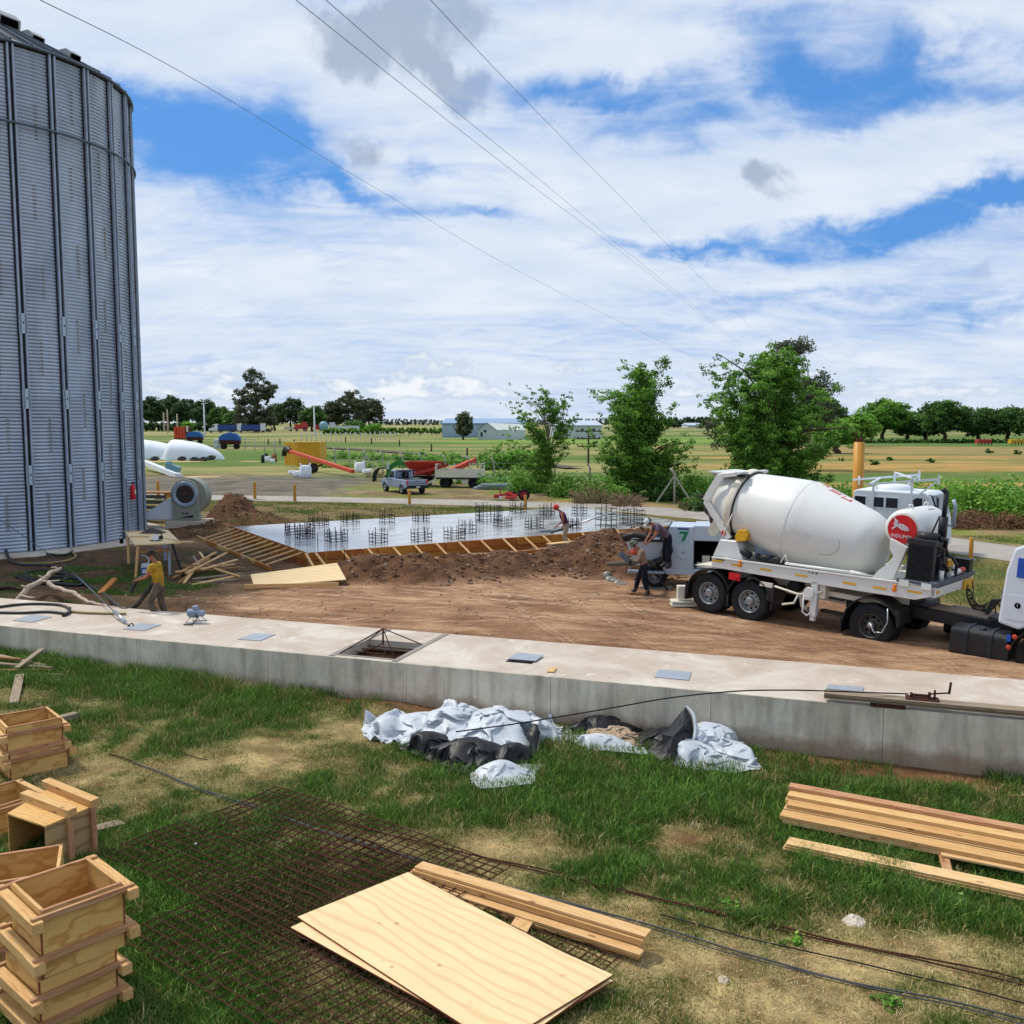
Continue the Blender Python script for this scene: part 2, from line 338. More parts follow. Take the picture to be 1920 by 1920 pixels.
plain('plastic_white', '#bcc3cb', .45, 0, .1, 2.4, .1, .45, '#948c82', 2.2, .58); plain('plastic_black', '#121317', .5, 0, .3, 3, .1, .4, '#3b3b3f', 3, .6); plain('bag_white', '#dfe6ee', .45, 0, .04, 1, .1)
plain('rope_beige', '#a8937a', .9, 0, .25, 14, .4); plain('rust', '#4e2d22', .85, .1, .35, 18, .2, .2, '#33231c', 6, .5); plain('rebar_dark', '#2b2a2e', .7, .4, .3, 10, 0, .3); plain('hose_black', '#1d1d20', .5, 0, .2, 5, 0, .4, '#57493c', 3, .55)
plain('hose_tan', '#8a7a50', .7, 0, .2, 4); plain('bark', '#4b3d31', .9, 0, .3, 9, .5, .2); plain('bark_pale', '#8b7c6c', .9, 0, .25, 9, .4, .2); plain('branch_pale', '#b09f8c', .85, 0, .2, 7, .3)
plain('fan_grey', '#8d9183', .5, .1, .08, 2); plain('dark_hole', '#0d0d10', .9, 0, 0, 1, 0, 0); plain('concrete_post', '#a9a79f', .85, 0, .12, 4, .1); plain('glass_dark', '#141c22', .12, 0, .1, 1, 0, .6); plain('pickup_paint', '#8c9cb4', .3, .35, .04, 1.4)
plain('blue_plastic', '#2468a8', .4, 0, .08, 4); plain('pale_plastic', '#c8d4d8', .4, 0, .08, 4); plain('motor_blue', '#8493a6', .5, .2, .1, 6); plain('skin', '#9a5c44', .6, 0, .1, 8); plain('hair', '#241d1a', .8, 0, .2, 20)
plain('shirt_mustard', '#a8842a', .85, 0, .25, 6, .3, .2); plain('trousers_khaki', '#5e554a', .9, 0, .25, 6, .3, .2); plain('shirt_plum', '#5b3350', .85, 0, .25, 6, .3, .2); plain('trousers_sand', '#8f8470', .9, 0, .2, 6, .3, .2)
plain('shirt_mauve', '#64596b', .85, 0, .15, 6, .3, .2); plain('trousers_navy', '#1b1c2a', .9, 0, .2, 6, .3, .2); plain('shirt_taupe', '#8b7668', .9, 0, .15, 6, .3, .2); plain('boots', '#2a2a2c', .6, 0, .3, 8, .1, .4, '#6d665c', 4, .5); plain('camo', '#66755e', .7, 0, .5, 16, 0, .3, '#2f3a33', 14, .5)
plain('hat_white', '#c9cdd4', .7); plain('rag', '#b9aa93', .9, 0, .25, 12, .4); plain('shed_blue', '#8fa6b8', .6, 0, .06, .3); plain('shed_white', '#b9c1c8', .6, 0, .06, .3); plain('shed_cream', '#b7b09c', .6, 0, .08, .3); plain('window_dark', '#1d232b', .4)
plain('container_yellow', '#c99a22', .55, 0, .12, 1, 0, .4, '#7a5a20', 1.2, .64); plain('blue_body', '#243f80', .5, 0, .12, 2); plain('roof_grey', '#5d5a55', .6, .2, .12, 2); plain('barrel_tan', '#94694a', .7, 0, .15, 2); plain('teal_paint', '#6d9aa8', .5)
plain('deck_wood', '#8d7d6a', .85, 0, .2, 5, .2); plain('pale_green_logo', '#1f7d52', .5)
# ---------------- terrain ----------------
WN = (.3315, .9435); WD = (.9435, -.3315)
def wq(x, y): return WN[0]*x+WN[1]*(y-17.83)          # distance beyond the front face of the wall
def wa(x, y): return WD[0]*x+WD[1]*(y-17.83)          # distance along it
HD = Vector((.723, -.691, 0)).normalized(); TA = Vector((5.25, 25.0, 0))
MND = []   # spoil heaps: x, y, rx, ry, rot, h
for (u, v, Y, rx, ry, h) in [(690, 1075, 31.2, 1.4, 1.4, .66), (770, 1075, 30.9, 1.8, 1.4, .72), (860, 1075, 31.6, 1.8, 1.5, .62), (950, 1070, 32.4, 1.7, 1.6, .62), (1040, 1065, 33.0, 1.6, 1.6, .62), (1130, 1060, 33.2, 2.0, 1.9, 1.15), (1200, 1050, 34.5, 2.2, 1.7, 1.1), (1290, 1040, 35.5, 2.0, 1.8, .8), (1180, 1078, 31.6, 1.7, 1.2, .75), (500, 1055, 34.6, 1.2, .9, .25),
                           (442, 985, 47.2, 1.5, 1.5, 1.45), (462, 985, 46.6, 2.4, 2.0, .7), (400, 1000, 44.5, 2.2, 1.1, .4), (360, 1010, 42, 2.2, 1.2, .25)]:
    p = PY(u, v, Y); MND.append((p.x, Y, rx, ry, h))
MND.append((-10.2, 25.8, 2.6, .7, .28)); MND.append((-12.4, 26.3, 2.2, .8, .3)); MND.append((7.5, 13.9, 3.5, .6, .16)); MND.append((-2.7, 18.1, .9, .6, .14))
def H(x, y):
    x = np.asarray(x, float); y = np.asarray(y, float); w = WN[0]*x+WN[1]*(y-17.83)
    lawn = -.584-.0156*np.clip(x, -14, 14)+(fb(x*.5, y*.5, 3, 3)-.5)*.12
    s = (x-TA.x)*HD.x+(y-TA.y)*HD.y
    side = ss(-14, -4, x)
    dirt = .03-.0524*np.log1p(np.exp(np.clip(s*2, -30, 30)))/2*side*(1-ss(14, 22, s))-.5*0
    near = 1-ss(45, 60, y)
    dirt = dirt+near*(fb(x*.8, y*.8, 11, 4)-.5)*.09
    # wheel ruts along the yard
    q = w-2.68; rr = np.sin((q+.35*np.sin(wa(x, y)*.25))*5.2)*.5+np.sin((q*1.3+.5*np.sin(wa(x, y)*.17+1))*7.7)*.35
    dirt = dirt+near*ss(.2, 1.2, q)*(1-ss(7, 12, q))*rr*.018
    for (mx, my, rx, ry, h) in MND[:16]:
        d = np.sqrt(((x-mx)/rx)**2+((y-my)/ry)**2)+(fb(x*1.1, y*1.1, 5, 3)-.5)*.5
        dirt = np.maximum(dirt, dirt*0+h*(1-ss(0, 1.5, d))*(.82+.5*fb(x*2.6, y*2.6, 9, 4))-.02) if True else dirt
    for (mx, my, rx, ry, h) in MND[16:]:
        d = np.sqrt(((x-mx)/rx)**2+((y-my)/ry)**2); lawn = lawn+h*np.exp(-d*d*1.5)
    t = ss(.9, 1.7, w)
    base = lawn*(1-t)+dirt*t
    far = (fb(x*.03, y*.03, 21, 3)-.5)*.5*ss(90, 200, y)
    return base+far-ss(400, 3000, np.hypot(x, y))*1.0
ROAD = [(-60, 63.5, 4.4), (-36, 64.6, 4.3), (-23, 63.6, 4.2), (-9, 61.0, 4.2), (4.4, 56.6, 4.4), (9.9, 52.0, 4.6), (14.0, 46.6, 4.8), (19.6, 36.6, 4.8), (24.5, 27, 4.8), (34, 8, 4.8)]
def cat_pts(pts, n):
    out = []
    for i in range(len(pts)-1):
        p0 = pts[max(i-1, 0)]; p1 = pts[i]; p2 = pts[i+1]; p3 = pts[min(i+2, len(pts)-1)]
        for j in range(n):
            t = j/n; out.append(tuple(.5*((2*p1[k])+(-p0[k]+p2[k])*t+(2*p0[k]-5*p1[k]+4*p2[k]-p3[k])*t*t+(-p0[k]+3*p1[k]-3*p2[k]+p3[k])*t**3) for k in range(len(p1))))
    out.append(tuple(pts[-1])); return out
RP = np.array(cat_pts(ROAD, 8))
def road_d(x, y):
    d = np.full(np.shape(x), 1e9)
    for i in range(len(RP)-1):
        ax, ay = RP[i, :2]; bx, by = RP[i+1, :2]; dx, dy = bx-ax, by-ay
        t = np.clip(((x-ax)*dx+(y-ay)*dy)/(dx*dx+dy*dy), 0, 1); d = np.minimum(d, np.hypot(x-ax-t*dx, y-ay-t*dy))
    return d
def lin(h): return np.array(hexc(h)[:3])
def mixc(a, b, t): t = np.clip(t, 0, 1)[..., None]; return a*(1-t)+b*t
def lawn_green(x, y):
    # how lush the grass is in front of the wall (0 straw .. 1 tall green)
    w = wq(x, y); a = wa(x, y); n = fb(x*.7, y*.7, 31, 4)
    g = .64+(n-.5)*1.5+(fb(x*2.6, y*2.6, 33, 3)-.5)*.8
    g = g+.60*np.exp(-((w+2.4)/1.7)**2)*ss(-1, 1.2, a)*(1-ss(6.5, 9, a))          # lush belt behind and in front of the sheets
    g = g+.75*np.exp(-((w+.9)/.9)**2)*(1-ss(-5.2, -3.2, a))                        # strip at the foot of the wall, left
    g = g+.45*np.exp(-(((x-1.6)/2.0)**2+((y-13.4)/1.4)**2)) + .45*np.exp(-(((x-4.6)/2.2)**2+((y-10.9)/.9)**2))
    g = g+.5*np.exp(-(((x+4.6)/1.6)**2+((y-10)/2.0)**2))+.35*np.exp(-(((x+3.3)/1.5)**2+((y-8.0)/1.0)**2))
    g = g-.55*np.exp(-(((x-1.9)/2.6)**2+((y-8.6)/1.3)**2))-.5*np.exp(-(((x-3.9)/1.4)**2+((y-9.6)/.7)**2))-.34*np.exp(-(((x+4.5)/2.2)**2+((y-15.2)/1.3)**2))-.45*np.exp(-(((x+.6)/1.6)**2+((y-12.2)/.5)**2))
    g = g-.8*np.exp(-(((x-2.35)/.42)**2+((y-12.55)/.45)**2))
    return np.clip(g, 0, 1)
def bare(x, y):
    w = wq(x, y); a = wa(x, y)
    b = np.exp(-((w+.25)/.75)**2)*ss(4.6, 6.0, a+(fb(x*2, y*2, 8, 3)-.5)*2.5)*1.1
    b = b+np.exp(-((w+.15)/.5)**2)*ss(-4.2, -3.4, a)*(1-ss(-.6, .6, a))*.9
    b = b+.7*np.exp(-(((x-2.35)/.35)**2+((y-12.55)/.35)**2))
    return np.clip(b*1.3-(fb(x*3, y*3, 41, 3)-.4)*.8, 0, 1)
TRK = []
def tracks(x, y):
    # tyre tracks: pairs of ribbed bands curving over the yard
    if not TRK:
        for q in [[(480, 1125), (640, 1128), (860, 1118), (1100, 1105), (1300, 1120)], [(420, 1140), (640, 1150), (900, 1150), (1160, 1140), (1400, 1165), (1700, 1240)], [(1010, 1120), (1050, 1150), (1100, 1180), (1170, 1220)], [(620, 1175), (860, 1180), (1120, 1185), (1400, 1215), (1800, 1270)], [(1230, 1130), (1300, 1160), (1450, 1195), (1650, 1240), (1850, 1285)], [(700, 1110), (900, 1135), (1080, 1150), (1300, 1180)]]:
            TRK.append(np.array([tuple(PZ(u, v, 0))[:2] for u, v in cat_pts(q, 5)]))
    v = np.zeros(np.shape(x)); hh = v.copy(); m = (y > 17) & (y < 35) & (np.abs(x) < 16)
    if not m.any(): return v, hh
    xs, ys = x[m], y[m]; V = np.zeros(xs.shape)
    for k, T in enumerate(TRK):
        bd = np.full(xs.shape, 1e9); sg = np.zeros(xs.shape); al = np.zeros(xs.shape); acc = 0
        for i in range(len(T)-1):
            a, b = T[i], T[i+1]; d = b-a; L = np.hypot(*d); t = np.clip(((xs-a[0])*d[0]+(ys-a[1])*d[1])/L**2, 0, 1); cx = xs-a[0]-t*d[0]; cy = ys-a[1]-t*d[1]; q = np.hypot(cx, cy); s = np.where(d[0]*cy-d[1]*cx > 0, q, -q); u = q < bd; bd = np.where(u, q, bd); sg = np.where(u, s, sg); al = np.where(u, acc+t*L, al); acc += L
        for o in (-.9, .9):
            e = np.abs(sg-o); w = (1-ss(.16, .24, e)); V += w*(.35+.8*np.sin((sg-o)*38))*(.5+.9*fb(xs*.7+k, ys*.7, 140+k, 2))-.35*w
            V -= .5*(ss(.15, .2, e)-ss(.24, .34, e))
    v[m] = V; return v, hh
def ground_color(x, y):
    w = wq(x, y); n1 = fb(x*.9, y*.9, 51, 5); n2 = fb(x*3.3, y*3.3, 61, 4); n3 = fb(x*.13, y*.13, 71, 4)
    straw = mixc(lin('#75633f'), lin('#b8a175'), n2*2.8-.8); green = mixc(lin('#28351a'), lin('#465826'), n2*2-.5)
    lawn = mixc(straw, green, lawn_green(x, y)*1.25+(n2-.5)*.9)
    earth = mixc(lin('#5e4230'), lin('#7d5a41'), n2*2-.5); lawn = mixc(lawn, earth, bare(x, y))
    # yard earth
    e1 = mixc(lin('#8d6b51'), lin('#b79474'), n1*2.6-.8+(n2-.5)*.6); q = w-2.68
    st = fb(wa(x, y)*.35, q*3.2, 81, 4); e1 = mixc(e1, lin('#7f5c46'), (st-.52)*2.4); e1 = mixc(e1, lin('#c8a88c'), (.45-st)*2.4)
    tk, _ = tracks(x, y); e1 = mixc(e1, lin('#c9ab8e'), np.clip(tk, 0, 1)*.5); e1 = mixc(e1, lin('#6f4f3b'), np.clip(-tk, 0, 1)*.5)
    # heaps darker red
    hp = np.zeros(np.shape(x))
    for (mx, my, rx, ry, h) in MND[:14]:
        d = ((x-mx)/(rx*1.25))**2+((y-my)/(ry*1.25))**2; hp = np.maximum(hp, np.exp(-d*d*.8))
    dk = mixc(lin('#5c4231'), lin('#8c6a50'), n2*2.2-.6); e1 = mixc(e1, dk, hp*1.1)
    # darker earth with weeds near the silo
    lf = ss(-6.5, -9.5, x+(n1-.5)*3)*(1-ss(36, 42, y-0*x)); umber = mixc(lin('#4f3d2e'), lin('#6d5642'), n2*2-.5); umber = mixc(umber, lin('#3c4526'), (n1-.53)*7)
    e1 = mixc(e1, umber, lf)
    # grass strip between slab and road
    vg = ss(41.5, 45, y+(n1-.5)*3+.25*(x+4)*(x < -4))*1.0
    rd = road_d(x, y)
    e1k = mixc(lin('#4f3729'), lin('#76573f'), n2*2.2-.6)
    vgr = mixc(lin('#4e5a2a'), lin('#77703f'), n1*2.6-.7+(n2-.5)); vgr = mixc(vgr, lin('#7b6a4a'), (n3-.52)*5)
    base = mixc(e1, vgr, np.maximum(vg, ss(17.5, 20, x+.55*(y-27))*ss(8.0, 4.2, rd)*.0+ss(9.5, 11.5, x+.45*(y-30))*ss(24, 27, y)))
    base = mixc(base, e1k, ss(.45, .75, hp))
    # beyond the road
    bx = np.interp(x, RP[:, 0], RP[:, 1]); bey = y-bx
    farm = mixc(lin('#6b5a45'), lin('#8f7d5e'), n1*2.4-.6); farm = mixc(farm, lin('#6f7a35'), (fb(x*.25, y*.25, 91, 4)-.47)*6)
    asp = mixc(lin('#5b564f'), lin('#7a736a'), n1*2-.5); am = ss(-9, -16, x+(n1-.5)*6)*(1-ss(82, 92, y+(n1-.5)*10-(x+30)*.2))*ss(1.5, 3, bey)
    farm = mixc(farm, asp, am*1.2); farm = mixc(farm, lin('#a08a55'), ss(.6, 0, np.abs(bey-2.9)-.2*n2)*ss(0, 2, x)*.9)
    rt = mixc(lin('#5a4c3a'), lin('#6f7a3a'), n1*2-.6)
    field = mixc(lin('#566f33'), lin('#8f8a5a'), (fb(x*.02+7, y*.06, 101, 5)-.44)*5.5); field = mixc(field, lin('#a3854f'), (fb(x*.03+3, y*.16, 131, 4)-.40)*4.5*ss(5, 40, x)*(1-ss(190, 215, y))); field = mixc(field, lin('#5a6c38'), (fb(x*.05, y*.12, 111, 4)-.55)*5)
    bandg = np.exp(-((y-225)/28)**2)*ss(40, 70, x); field = mixc(field, lin('#4d6f3c'), bandg*.85); field = mixc(field, lin('#95805a'), np.exp(-((y-165)/26)**2)*ss(30, 60, x)*.65)
    field = mixc(field, lin('#6d8f3c'), ss(-30, 0, x)*(1-ss(50, 70, x))*ss(200, 240, y)*(1-ss(280, 300, y))*.8)
    field = mixc(field, lin('#b19f7c'), ss(330, 400, y)*(fb(x*.01, y*.02, 121, 3)-.3)*1.6)
    fm = ss(78, 92, y+.45*np.clip(x+10, -60, 40)+(n1-.5)*6)
    base = np.where((bey > 1.0)[..., None], mixc(farm, field, fm), base)
    near = w < 1.3
    return np.where(near[..., None], lawn, base)
def ground_mats():
    t = NT('ground'); a = t.N.new('ShaderNodeAttribute'); a.attribute_name = 'Col'; v = t.tc.outputs['Object']
    n = t.noise(v, 9, 8, .7); n2 = t.noise(v, 1.4, 6, .65, .3); k = t.mix(1.0, a.outputs['Color'], t.ramp(n, [(.28, (.55, .52, .5)), (.5, (.98, .98, .98)), (.75, (1.5, 1.48, 1.42))]), 'MULTIPLY')
    k = t.mix(1.0, k, t.ramp(n2, [(.3, (.82, .82, .82)), (.7, (1.15, 1.15, 1.15))]), 'MULTIPLY'); n4 = t.noise(v, .22, 7, .7, .3, (.5, 1.2, 1)); k = t.mix(1.0, k, t.ramp(n4, [(.35, (.74, .78, .72)), (.65, (1.2, 1.18, 1.12))]), 'MULTIPLY')
    t.col(k); t.bump(t.math('ADD', t.noise(v, 16, 6, .7), t.math('MULTIPLY', n, 1.2)), .5, .05); MATS['ground'] = t.set(.95, 0, .12)
    t = NT('yard_dirt'); a = t.N.new('ShaderNodeAttribute'); a.attribute_name = 'Col'; v = t.tc.outputs['Object']
    s1 = t.noise(v, 1.0, 8, .72, .9, (1.1, 3.6, 3), (0, 0, -.337)); n = t.noise(v, 14, 8, .72)
    vo = t.N.new('ShaderNodeTexVoronoi'); vo.inputs['Scale'].default_value = 7; t.L.new(v, vo.inputs['Vector'])
    k = t.mix(1.0, a.outputs['Color'], t.ramp(n, [(.3, (.62, .6, .58)), (.5, (.97, .97, .97)), (.75, (1.35, 1.35, 1.35))]), 'MULTIPLY')
    k = t.mix(1.0, k, t.ramp(s1, [(.33, (.80, .77, .74)), (.5, (1, 1, 1)), (.68, (1.16, 1.16, 1.16))]), 'MULTIPLY')
    # tread marks: short crossways bars inside curving bands
    wv = t.N.new('ShaderNodeTexWave'); wv.inputs['Scale'].default_value = 5.5; wv.inputs['Distortion'].default_value = 1.5; mm = t.N.new('ShaderNodeMapping'); mm.inputs['Rotation'].default_value = (0, 0, -.337); t.L.new(v, mm.inputs[0]); t.L.new(mm.outputs[0], wv.inputs['Vector'])
    band = t.noise(v, .9, 3, .5, .6, (.35, 4.2, 1), (0, 0, -.337)); bm = t.mr(band, .53, .57); tr = t.math('MULTIPLY', wv.outputs['Fac'], bm)
    k = t.mix(t.math('MULTIPLY', tr, .28), k, hexc('#5b3f2c'))
    t.col(k); h = t.math('ADD', t.math('MULTIPLY', s1, 2.2), n); h = t.math('ADD', h, t.math('MULTIPLY', tr, -.35)); t.bump(h, .75, .06); MATS['yard_dirt'] = t.set(.95, 0, .12)
    t = NT('road'); v = t.tc.outputs['Object']; n = t.noise(v, .6, 7, .65, .4); n2 = t.noise(v, 8, 6, .7)
    k = t.ramp(n, [(.3, hexc('#8b8680')), (.6, hexc('#a39d95')), (.8, hexc('#8f8474'))]); k = t.mix(t.mr(n2, .4, .8, 0, .3), k, hexc('#6b645c')); t.col(k); t.bump(n2, .2, .01); MATS['road'] = t.set(.85, 0, .25)
    # stained cast concrete for the wall
    t = NT('wall_concrete'); v = t.tc.outputs['Object']; n = t.noise(v, 1.1, 7, .62, .5); st = t.noise(v, 2.2, 6, .66, .3, (1.3, 1, .2)); st2 = t.noise(v, 9, 4, .65, 0, (1, 1, .05)); f = t.noise(v, 22, 5, .7)
    k = t.ramp(n, [(.3, hexc('#b5ab98')), (.55, hexc('#d2c9b7')), (.75, hexc('#ddd5c5'))])
    k = t.mix(t.mr(st, .46, .70, 0, .6), k, hexc('#6f6a5e')); k = t.mix(t.mr(st2, .56, .72, 0, .45), k, hexc('#cfcbc1')); k = t.mix(t.mr(f, .60, .72, 0, .5), k, hexc('#5a554c'))
    sp = t.N.new('ShaderNodeSeparateXYZ'); t.L.new(v, sp.inputs[0]); low = t.math('ADD', sp.outputs[2], t.math('MULTIPLY', t.noise(v, 2.0, 5, .65), .65)); k = t.mix(t.mr(low, -.16, .06, .75, 0), k, hexc('#8b7662'))
    t.col(k); t.bump(t.math('ADD', f, n), .3, .02); MATS['wall_concrete'] = t.set(.85, 0, .25)
    t = NT('slab_concrete'); v = t.tc.outputs['Object']; n = t.noise(v, .7, 7, .62, .8); f = t.noise(v, 11, 6, .7); b = t.noise(v, 2.3, 6, .6, 1.0)
    k = t.ramp(n, [(.3, hexc('#a89a8b')), (.5, hexc('#b6aa9c')), (.66, hexc('#c6bfb4')), (.8, hexc('#b0a393'))]); k = t.mix(t.mr(b, .60, .70, 0, .55), k, hexc('#d6d2cc')); k = t.mix(t.mr(f, .58, .8, 0, .35), k, hexc('#94826f')); k = t.mix(t.mr(b, .30, .37, .4, 0), k, hexc('#8f8377'))
    t.col(k); t.bump(f, .2, .01); MATS['slab_concrete'] = t.set(.85, 0, .25)
    t = NT('wet_concrete'); v = t.tc.outputs['Object']; n = t.noise(v, .55, 6, .6, 1.2, (1, 1.6, 1), (0, 0, .55)); b = t.noise(v, 2.5, 6, .65, .5); big = t.noise(v, .22, 3, .5)
    k = t.ramp(n, [(.35, hexc('#86888a')), (.6, hexc('#b9bbbd')), (.75, hexc('#8f908c'))]); t.col(k); t.bump(b, .12, .02)
    MATS['wet_concrete'] = t.set(t.mr(t.math('ADD', n, t.math('MULTIPLY', big, .6)), .6, 1.0, .05, .30), 0, .9)
ground_mats()
def make_ground():
    ang = np.concatenate([np.arange(-180, -40, 5), np.arange(-40, 40.01, .22), np.arange(45, 180, 5)])*math.pi/180
    r = [.4]
    while r[-1] < 3800: r.append(r[-1]*(1.0045 if 19 < r[-1] < 33 else 1.0095)+.004 if r[-1] > 6 else r[-1]*1.15)
    r = np.array(r); R, A = np.meshgrid(r, ang, indexing='ij'); X = R*np.sin(A); Y = R*np.cos(A); Z = H(X, Y)
    nr, na = X.shape; cols = ground_color(X, Y).reshape(-1, 3); V = np.stack([X, Y, Z], -1).reshape(-1, 3)
    i = np.arange(nr-1)[:, None]; j = np.arange(na)[None, :]; j2 = (j+1) % na
    Fc = np.stack([i*na+j, (i+1)*na+j, (i+1)*na+j2, i*na+j2], -1)          # normal up after flip
    Fc = Fc[..., ::-1].reshape(-1, 4)
    cx = V[Fc].mean(1); w = wq(cx[:, 0], cx[:, 1]); bx = np.interp(cx[:, 0], RP[:, 0], RP[:, 1])
    zone = np.where(w < 1.3, 0, np.where(cx[:, 1] < bx, 1, 2)); zone = np.where((zone == 1) & (cx[:, 0] > 30), 2, zone)
    for z, nm, mt in ((0, 'lawn', 'ground'), (1, 'dirt_yard', 'yard_dirt'), (2, 'field', 'ground')):
        f = Fc[zone == z]; u, inv = np.unique(f, return_inverse=True)
        o = np_mesh(nm, V[u], inv.reshape(-1, 4), MATS[mt], None, True, cols[u]); kind(o, 'structure')
make_ground()
def ribbon(name, pts, mat, dz, edge=None):
    vs = []; fs = []
    for i, p in enumerate(pts):
        q = pts[min(i+1, len(pts)-1)]; o = pts[max(i-1, 0)]; d = Vector((q[0]-o[0], q[1]-o[1], 0)).normalized(); n = Vector((-d.y, d.x, 0))
        for k in range(7):
            t = (k/6-.5)*p[2]; x = p[0]+n.x*t; y = p[1]+n.y*t; vs.append((x, y, float(H(x, y))+dz-(.09 if k in (0, 6) else 0)))
    for i in range(len(pts)-1):
        for k in range(6): fs.append((i*7+k, (i+1)*7+k, (i+1)*7+k+1, i*7+k+1))
    m = M(); m.add(vs, [tuple(reversed(f)) for f in fs], True); return m.build(name, mat)
kind(ribbon('road', cat_pts(ROAD, 24), MATS['road'], .05), 'structure')
rl = [tuple(PZ(u, v, 0))[:2]+(2.2,) for u, v in [(300, 838), (480, 838), (620, 842), (760, 851), (860, 859), (960, 868), (1080, 880)]]
plain('ballast', '#4e4740', .95, 0, .3, 3); o = kind(ribbon('railway_bed', cat_pts(rl, 12), MATS['ballast'], .22), 'structure')
# ---------------- long concrete wall with a slab on top ----------------
LB = 2.68; A0, A1 = -22.0, 16.0; ZT = .30
def wp(a, q, z): return Vector((WD[0]*a+WN[0]*q, 17.83+WD[1]*a+WN[1]*q, z))
def make_wall():
    root = thing('concrete_wall', 'long low cast concrete tunnel wall with a pale flat top crossing the whole site', 'wall', wp(0, 0, 0), math.atan2(WD[1], WD[0]))
    # openings in the top: big hatch and small hatch
    def aq(u, v): p = PZ(u, v, ZT); return wa(p.x, p.y), wq(p.x, p.y)
    def sect(u): return aq(u, 1240)[0]
    B = [(-9.1-3.2, 0)]
    h1 = [aq(636, 1227), aq(748, 1237), aq(788, 1208), aq(688, 1200)]
    h2 = [aq(946, 1242), aq(999, 1244), aq(1006, 1238), aq(958, 1232)]
    def rect(h): return min(p[0] for p in h)*.5+h[0][0]*.5, (h[1][0]+h[2][0])/2, (h[0][1]+h[1][1])/2, (h[2][1]+h[3][1])/2
    a0, a1, q0, q1 = (h1[0][0]+h1[3][0])/2, (h1[1][0]+h1[2][0])/2, (h1[0][1]+h1[1][1])/2, (h1[2][1]+h1[3][1])/2
    b0, b1, r0, r1 = (h2[0][0]+h2[3][0])/2, (h2[1][0]+h2[2][0])/2, (h2[0][1]+h2[1][1])/2, (h2[2][1]+h2[3][1])/2+.25
    top = M(); TH = .18
    def pc(x0, x1, y0, y1): top.b2((x0, y0, ZT-TH), (x1, y1, ZT))
    pc(A0, a0, 0, LB); pc(a0, a1, 0, q0); pc(a0, a1, q1, LB); pc(a1, b0, 0, LB); pc(b0, b1, 0, r0); pc(b0, b1, r1, LB); pc(b1, A1, 0, LB)
    top.build('top_slab', MATS['slab_concrete'], root)
    f = M(); rr = random.Random(3); a = A0
    n = 0
    while a < A1:          # wall panels between casting joints
        L = rr.uniform(2.3, 3.4); p = M(); p.b2((a+.003, -.02+rr.uniform(-.006, .006), -1.3), (min(a+L, A1)-.003, .2, ZT-.004)); p.build('wall_panel', MATS['wall_concrete'], root, bevel=.004); a += L; n += 1
    bk = M(); bk.b2((A0, LB-.2, -1.0), (A1, LB, ZT-TH)); bk.build('back_panel', plain('shaded_concrete', '#55504a', .9, 0, .2, 3), root)  # interior concrete coloured dark to paint in the shade below the hatch
    fl = M(); fl.b2((A0, .2, -1.25), (A1, LB-.2, -1.1)); fl.build('floor_slab', MATS['shaded_concrete'], root)
    # steel angle frame round the large opening
    m = M(); w = .12
    for x in (a0-w/2, a1+w/2): m.b2((x-w/2, .02, ZT+.002), (x+w/2, LB-.02, ZT+.014))
    m.b2((a0, q0-.07, ZT+.002), (a1, q0, ZT+.012)); m.b2((a0, q1, ZT+.002), (a1, q1+.07, ZT+.012)); m.build('hatch_frame', plain('weathered_steel', '#8c867e', .7, .2, .15, 5), root)
    return root, (a0, a1, q0, q1), (b0, b1, r0, r1)
wroot, HA, HB = make_wall()
# pyramid grille frame over the open hatch
def hatch_frame():
    cx = (HA[0]+HA[1])/2; cy = (HA[2]+HA[3])/2; p = wp(cx, cy, ZT); t = thing('pyramid_frame', 'rusty thin steel pyramid frame standing over the large open hatch', 'frame', p, math.atan2(WD[1], WD[0]))
    ap = Vector((-.02, .12, .42)); a = (HA[1]-HA[0])/2; b = (HA[3]-HA[2])/2
    for s in (-1, 1):
        for k in (-1, 1): m = M(); m.tube([(s*a*.95, k*b*.95, .015), ap], .013, 6); m.build('strut', MATS['rust'], t)
    m = M(); m.tube([(ap.x, ap.y, .42), (ap.x, ap.y, .1)], .02, 6); m.tube([(ap.x, ap.y, .1), (a*.4, -b*.5, -.05)], .012, 6); m.tube([(ap.x, ap.y, .1), (-a*.5, -b*.4, -.05)], .012, 6); m.build('centre_post', MATS['rust'], t)
    m = M()
    for k in range(5): m.tube([(-a, -b+.2+k*.28, -.12), (a, -b+.2+k*.28, -.12)], .012, 6)
    m.build('grille', MATS['rust'], t)
hatch_frame()
def cover(us, label, z=ZT+.004, th=.012, mat='galv_light'):
    P = [PZ(u, v, z) for u, v in us]; c = sum(P, Vector())/4; m = M(); vs = [p-c for p in P]; m.add(vs+[v+Vector((0, 0, th)) for v in vs], [(3, 2, 1, 0), (4, 5, 6, 7), (0, 1, 5, 4), (1, 2, 6, 5), (2, 3, 7, 6), (3, 0, 4, 7)])
    R = math.atan2(WD[1], WD[0]); o = m.build('hatch_cover', MATS[mat], None, c); tag(o, label, 'hatch cover', 'steel hatch covers on the wall top'); return o
plain('galv_light', '#9ba3ad', .5, .3, .08, 2)
cover([(24, 1164), (60, 1167), (98, 1157), (60, 1153)], 'grey steel hatch cover nearest the left end of the wall top')
cover([(230, 1180), (270, 1183), (303, 1172), (262, 1169)], 'grey steel hatch cover beside the turnbuckle hook')
cover([(446, 1199), (488, 1202), (517, 1190), (476, 1188)], 'grey steel hatch cover between the pump motor and the pyramid frame')
cover([(953, 1236), (1004, 1240), (1019, 1229), (970, 1224)], 'bluish steel cover pushed half off its small dark opening', ZT+.03)
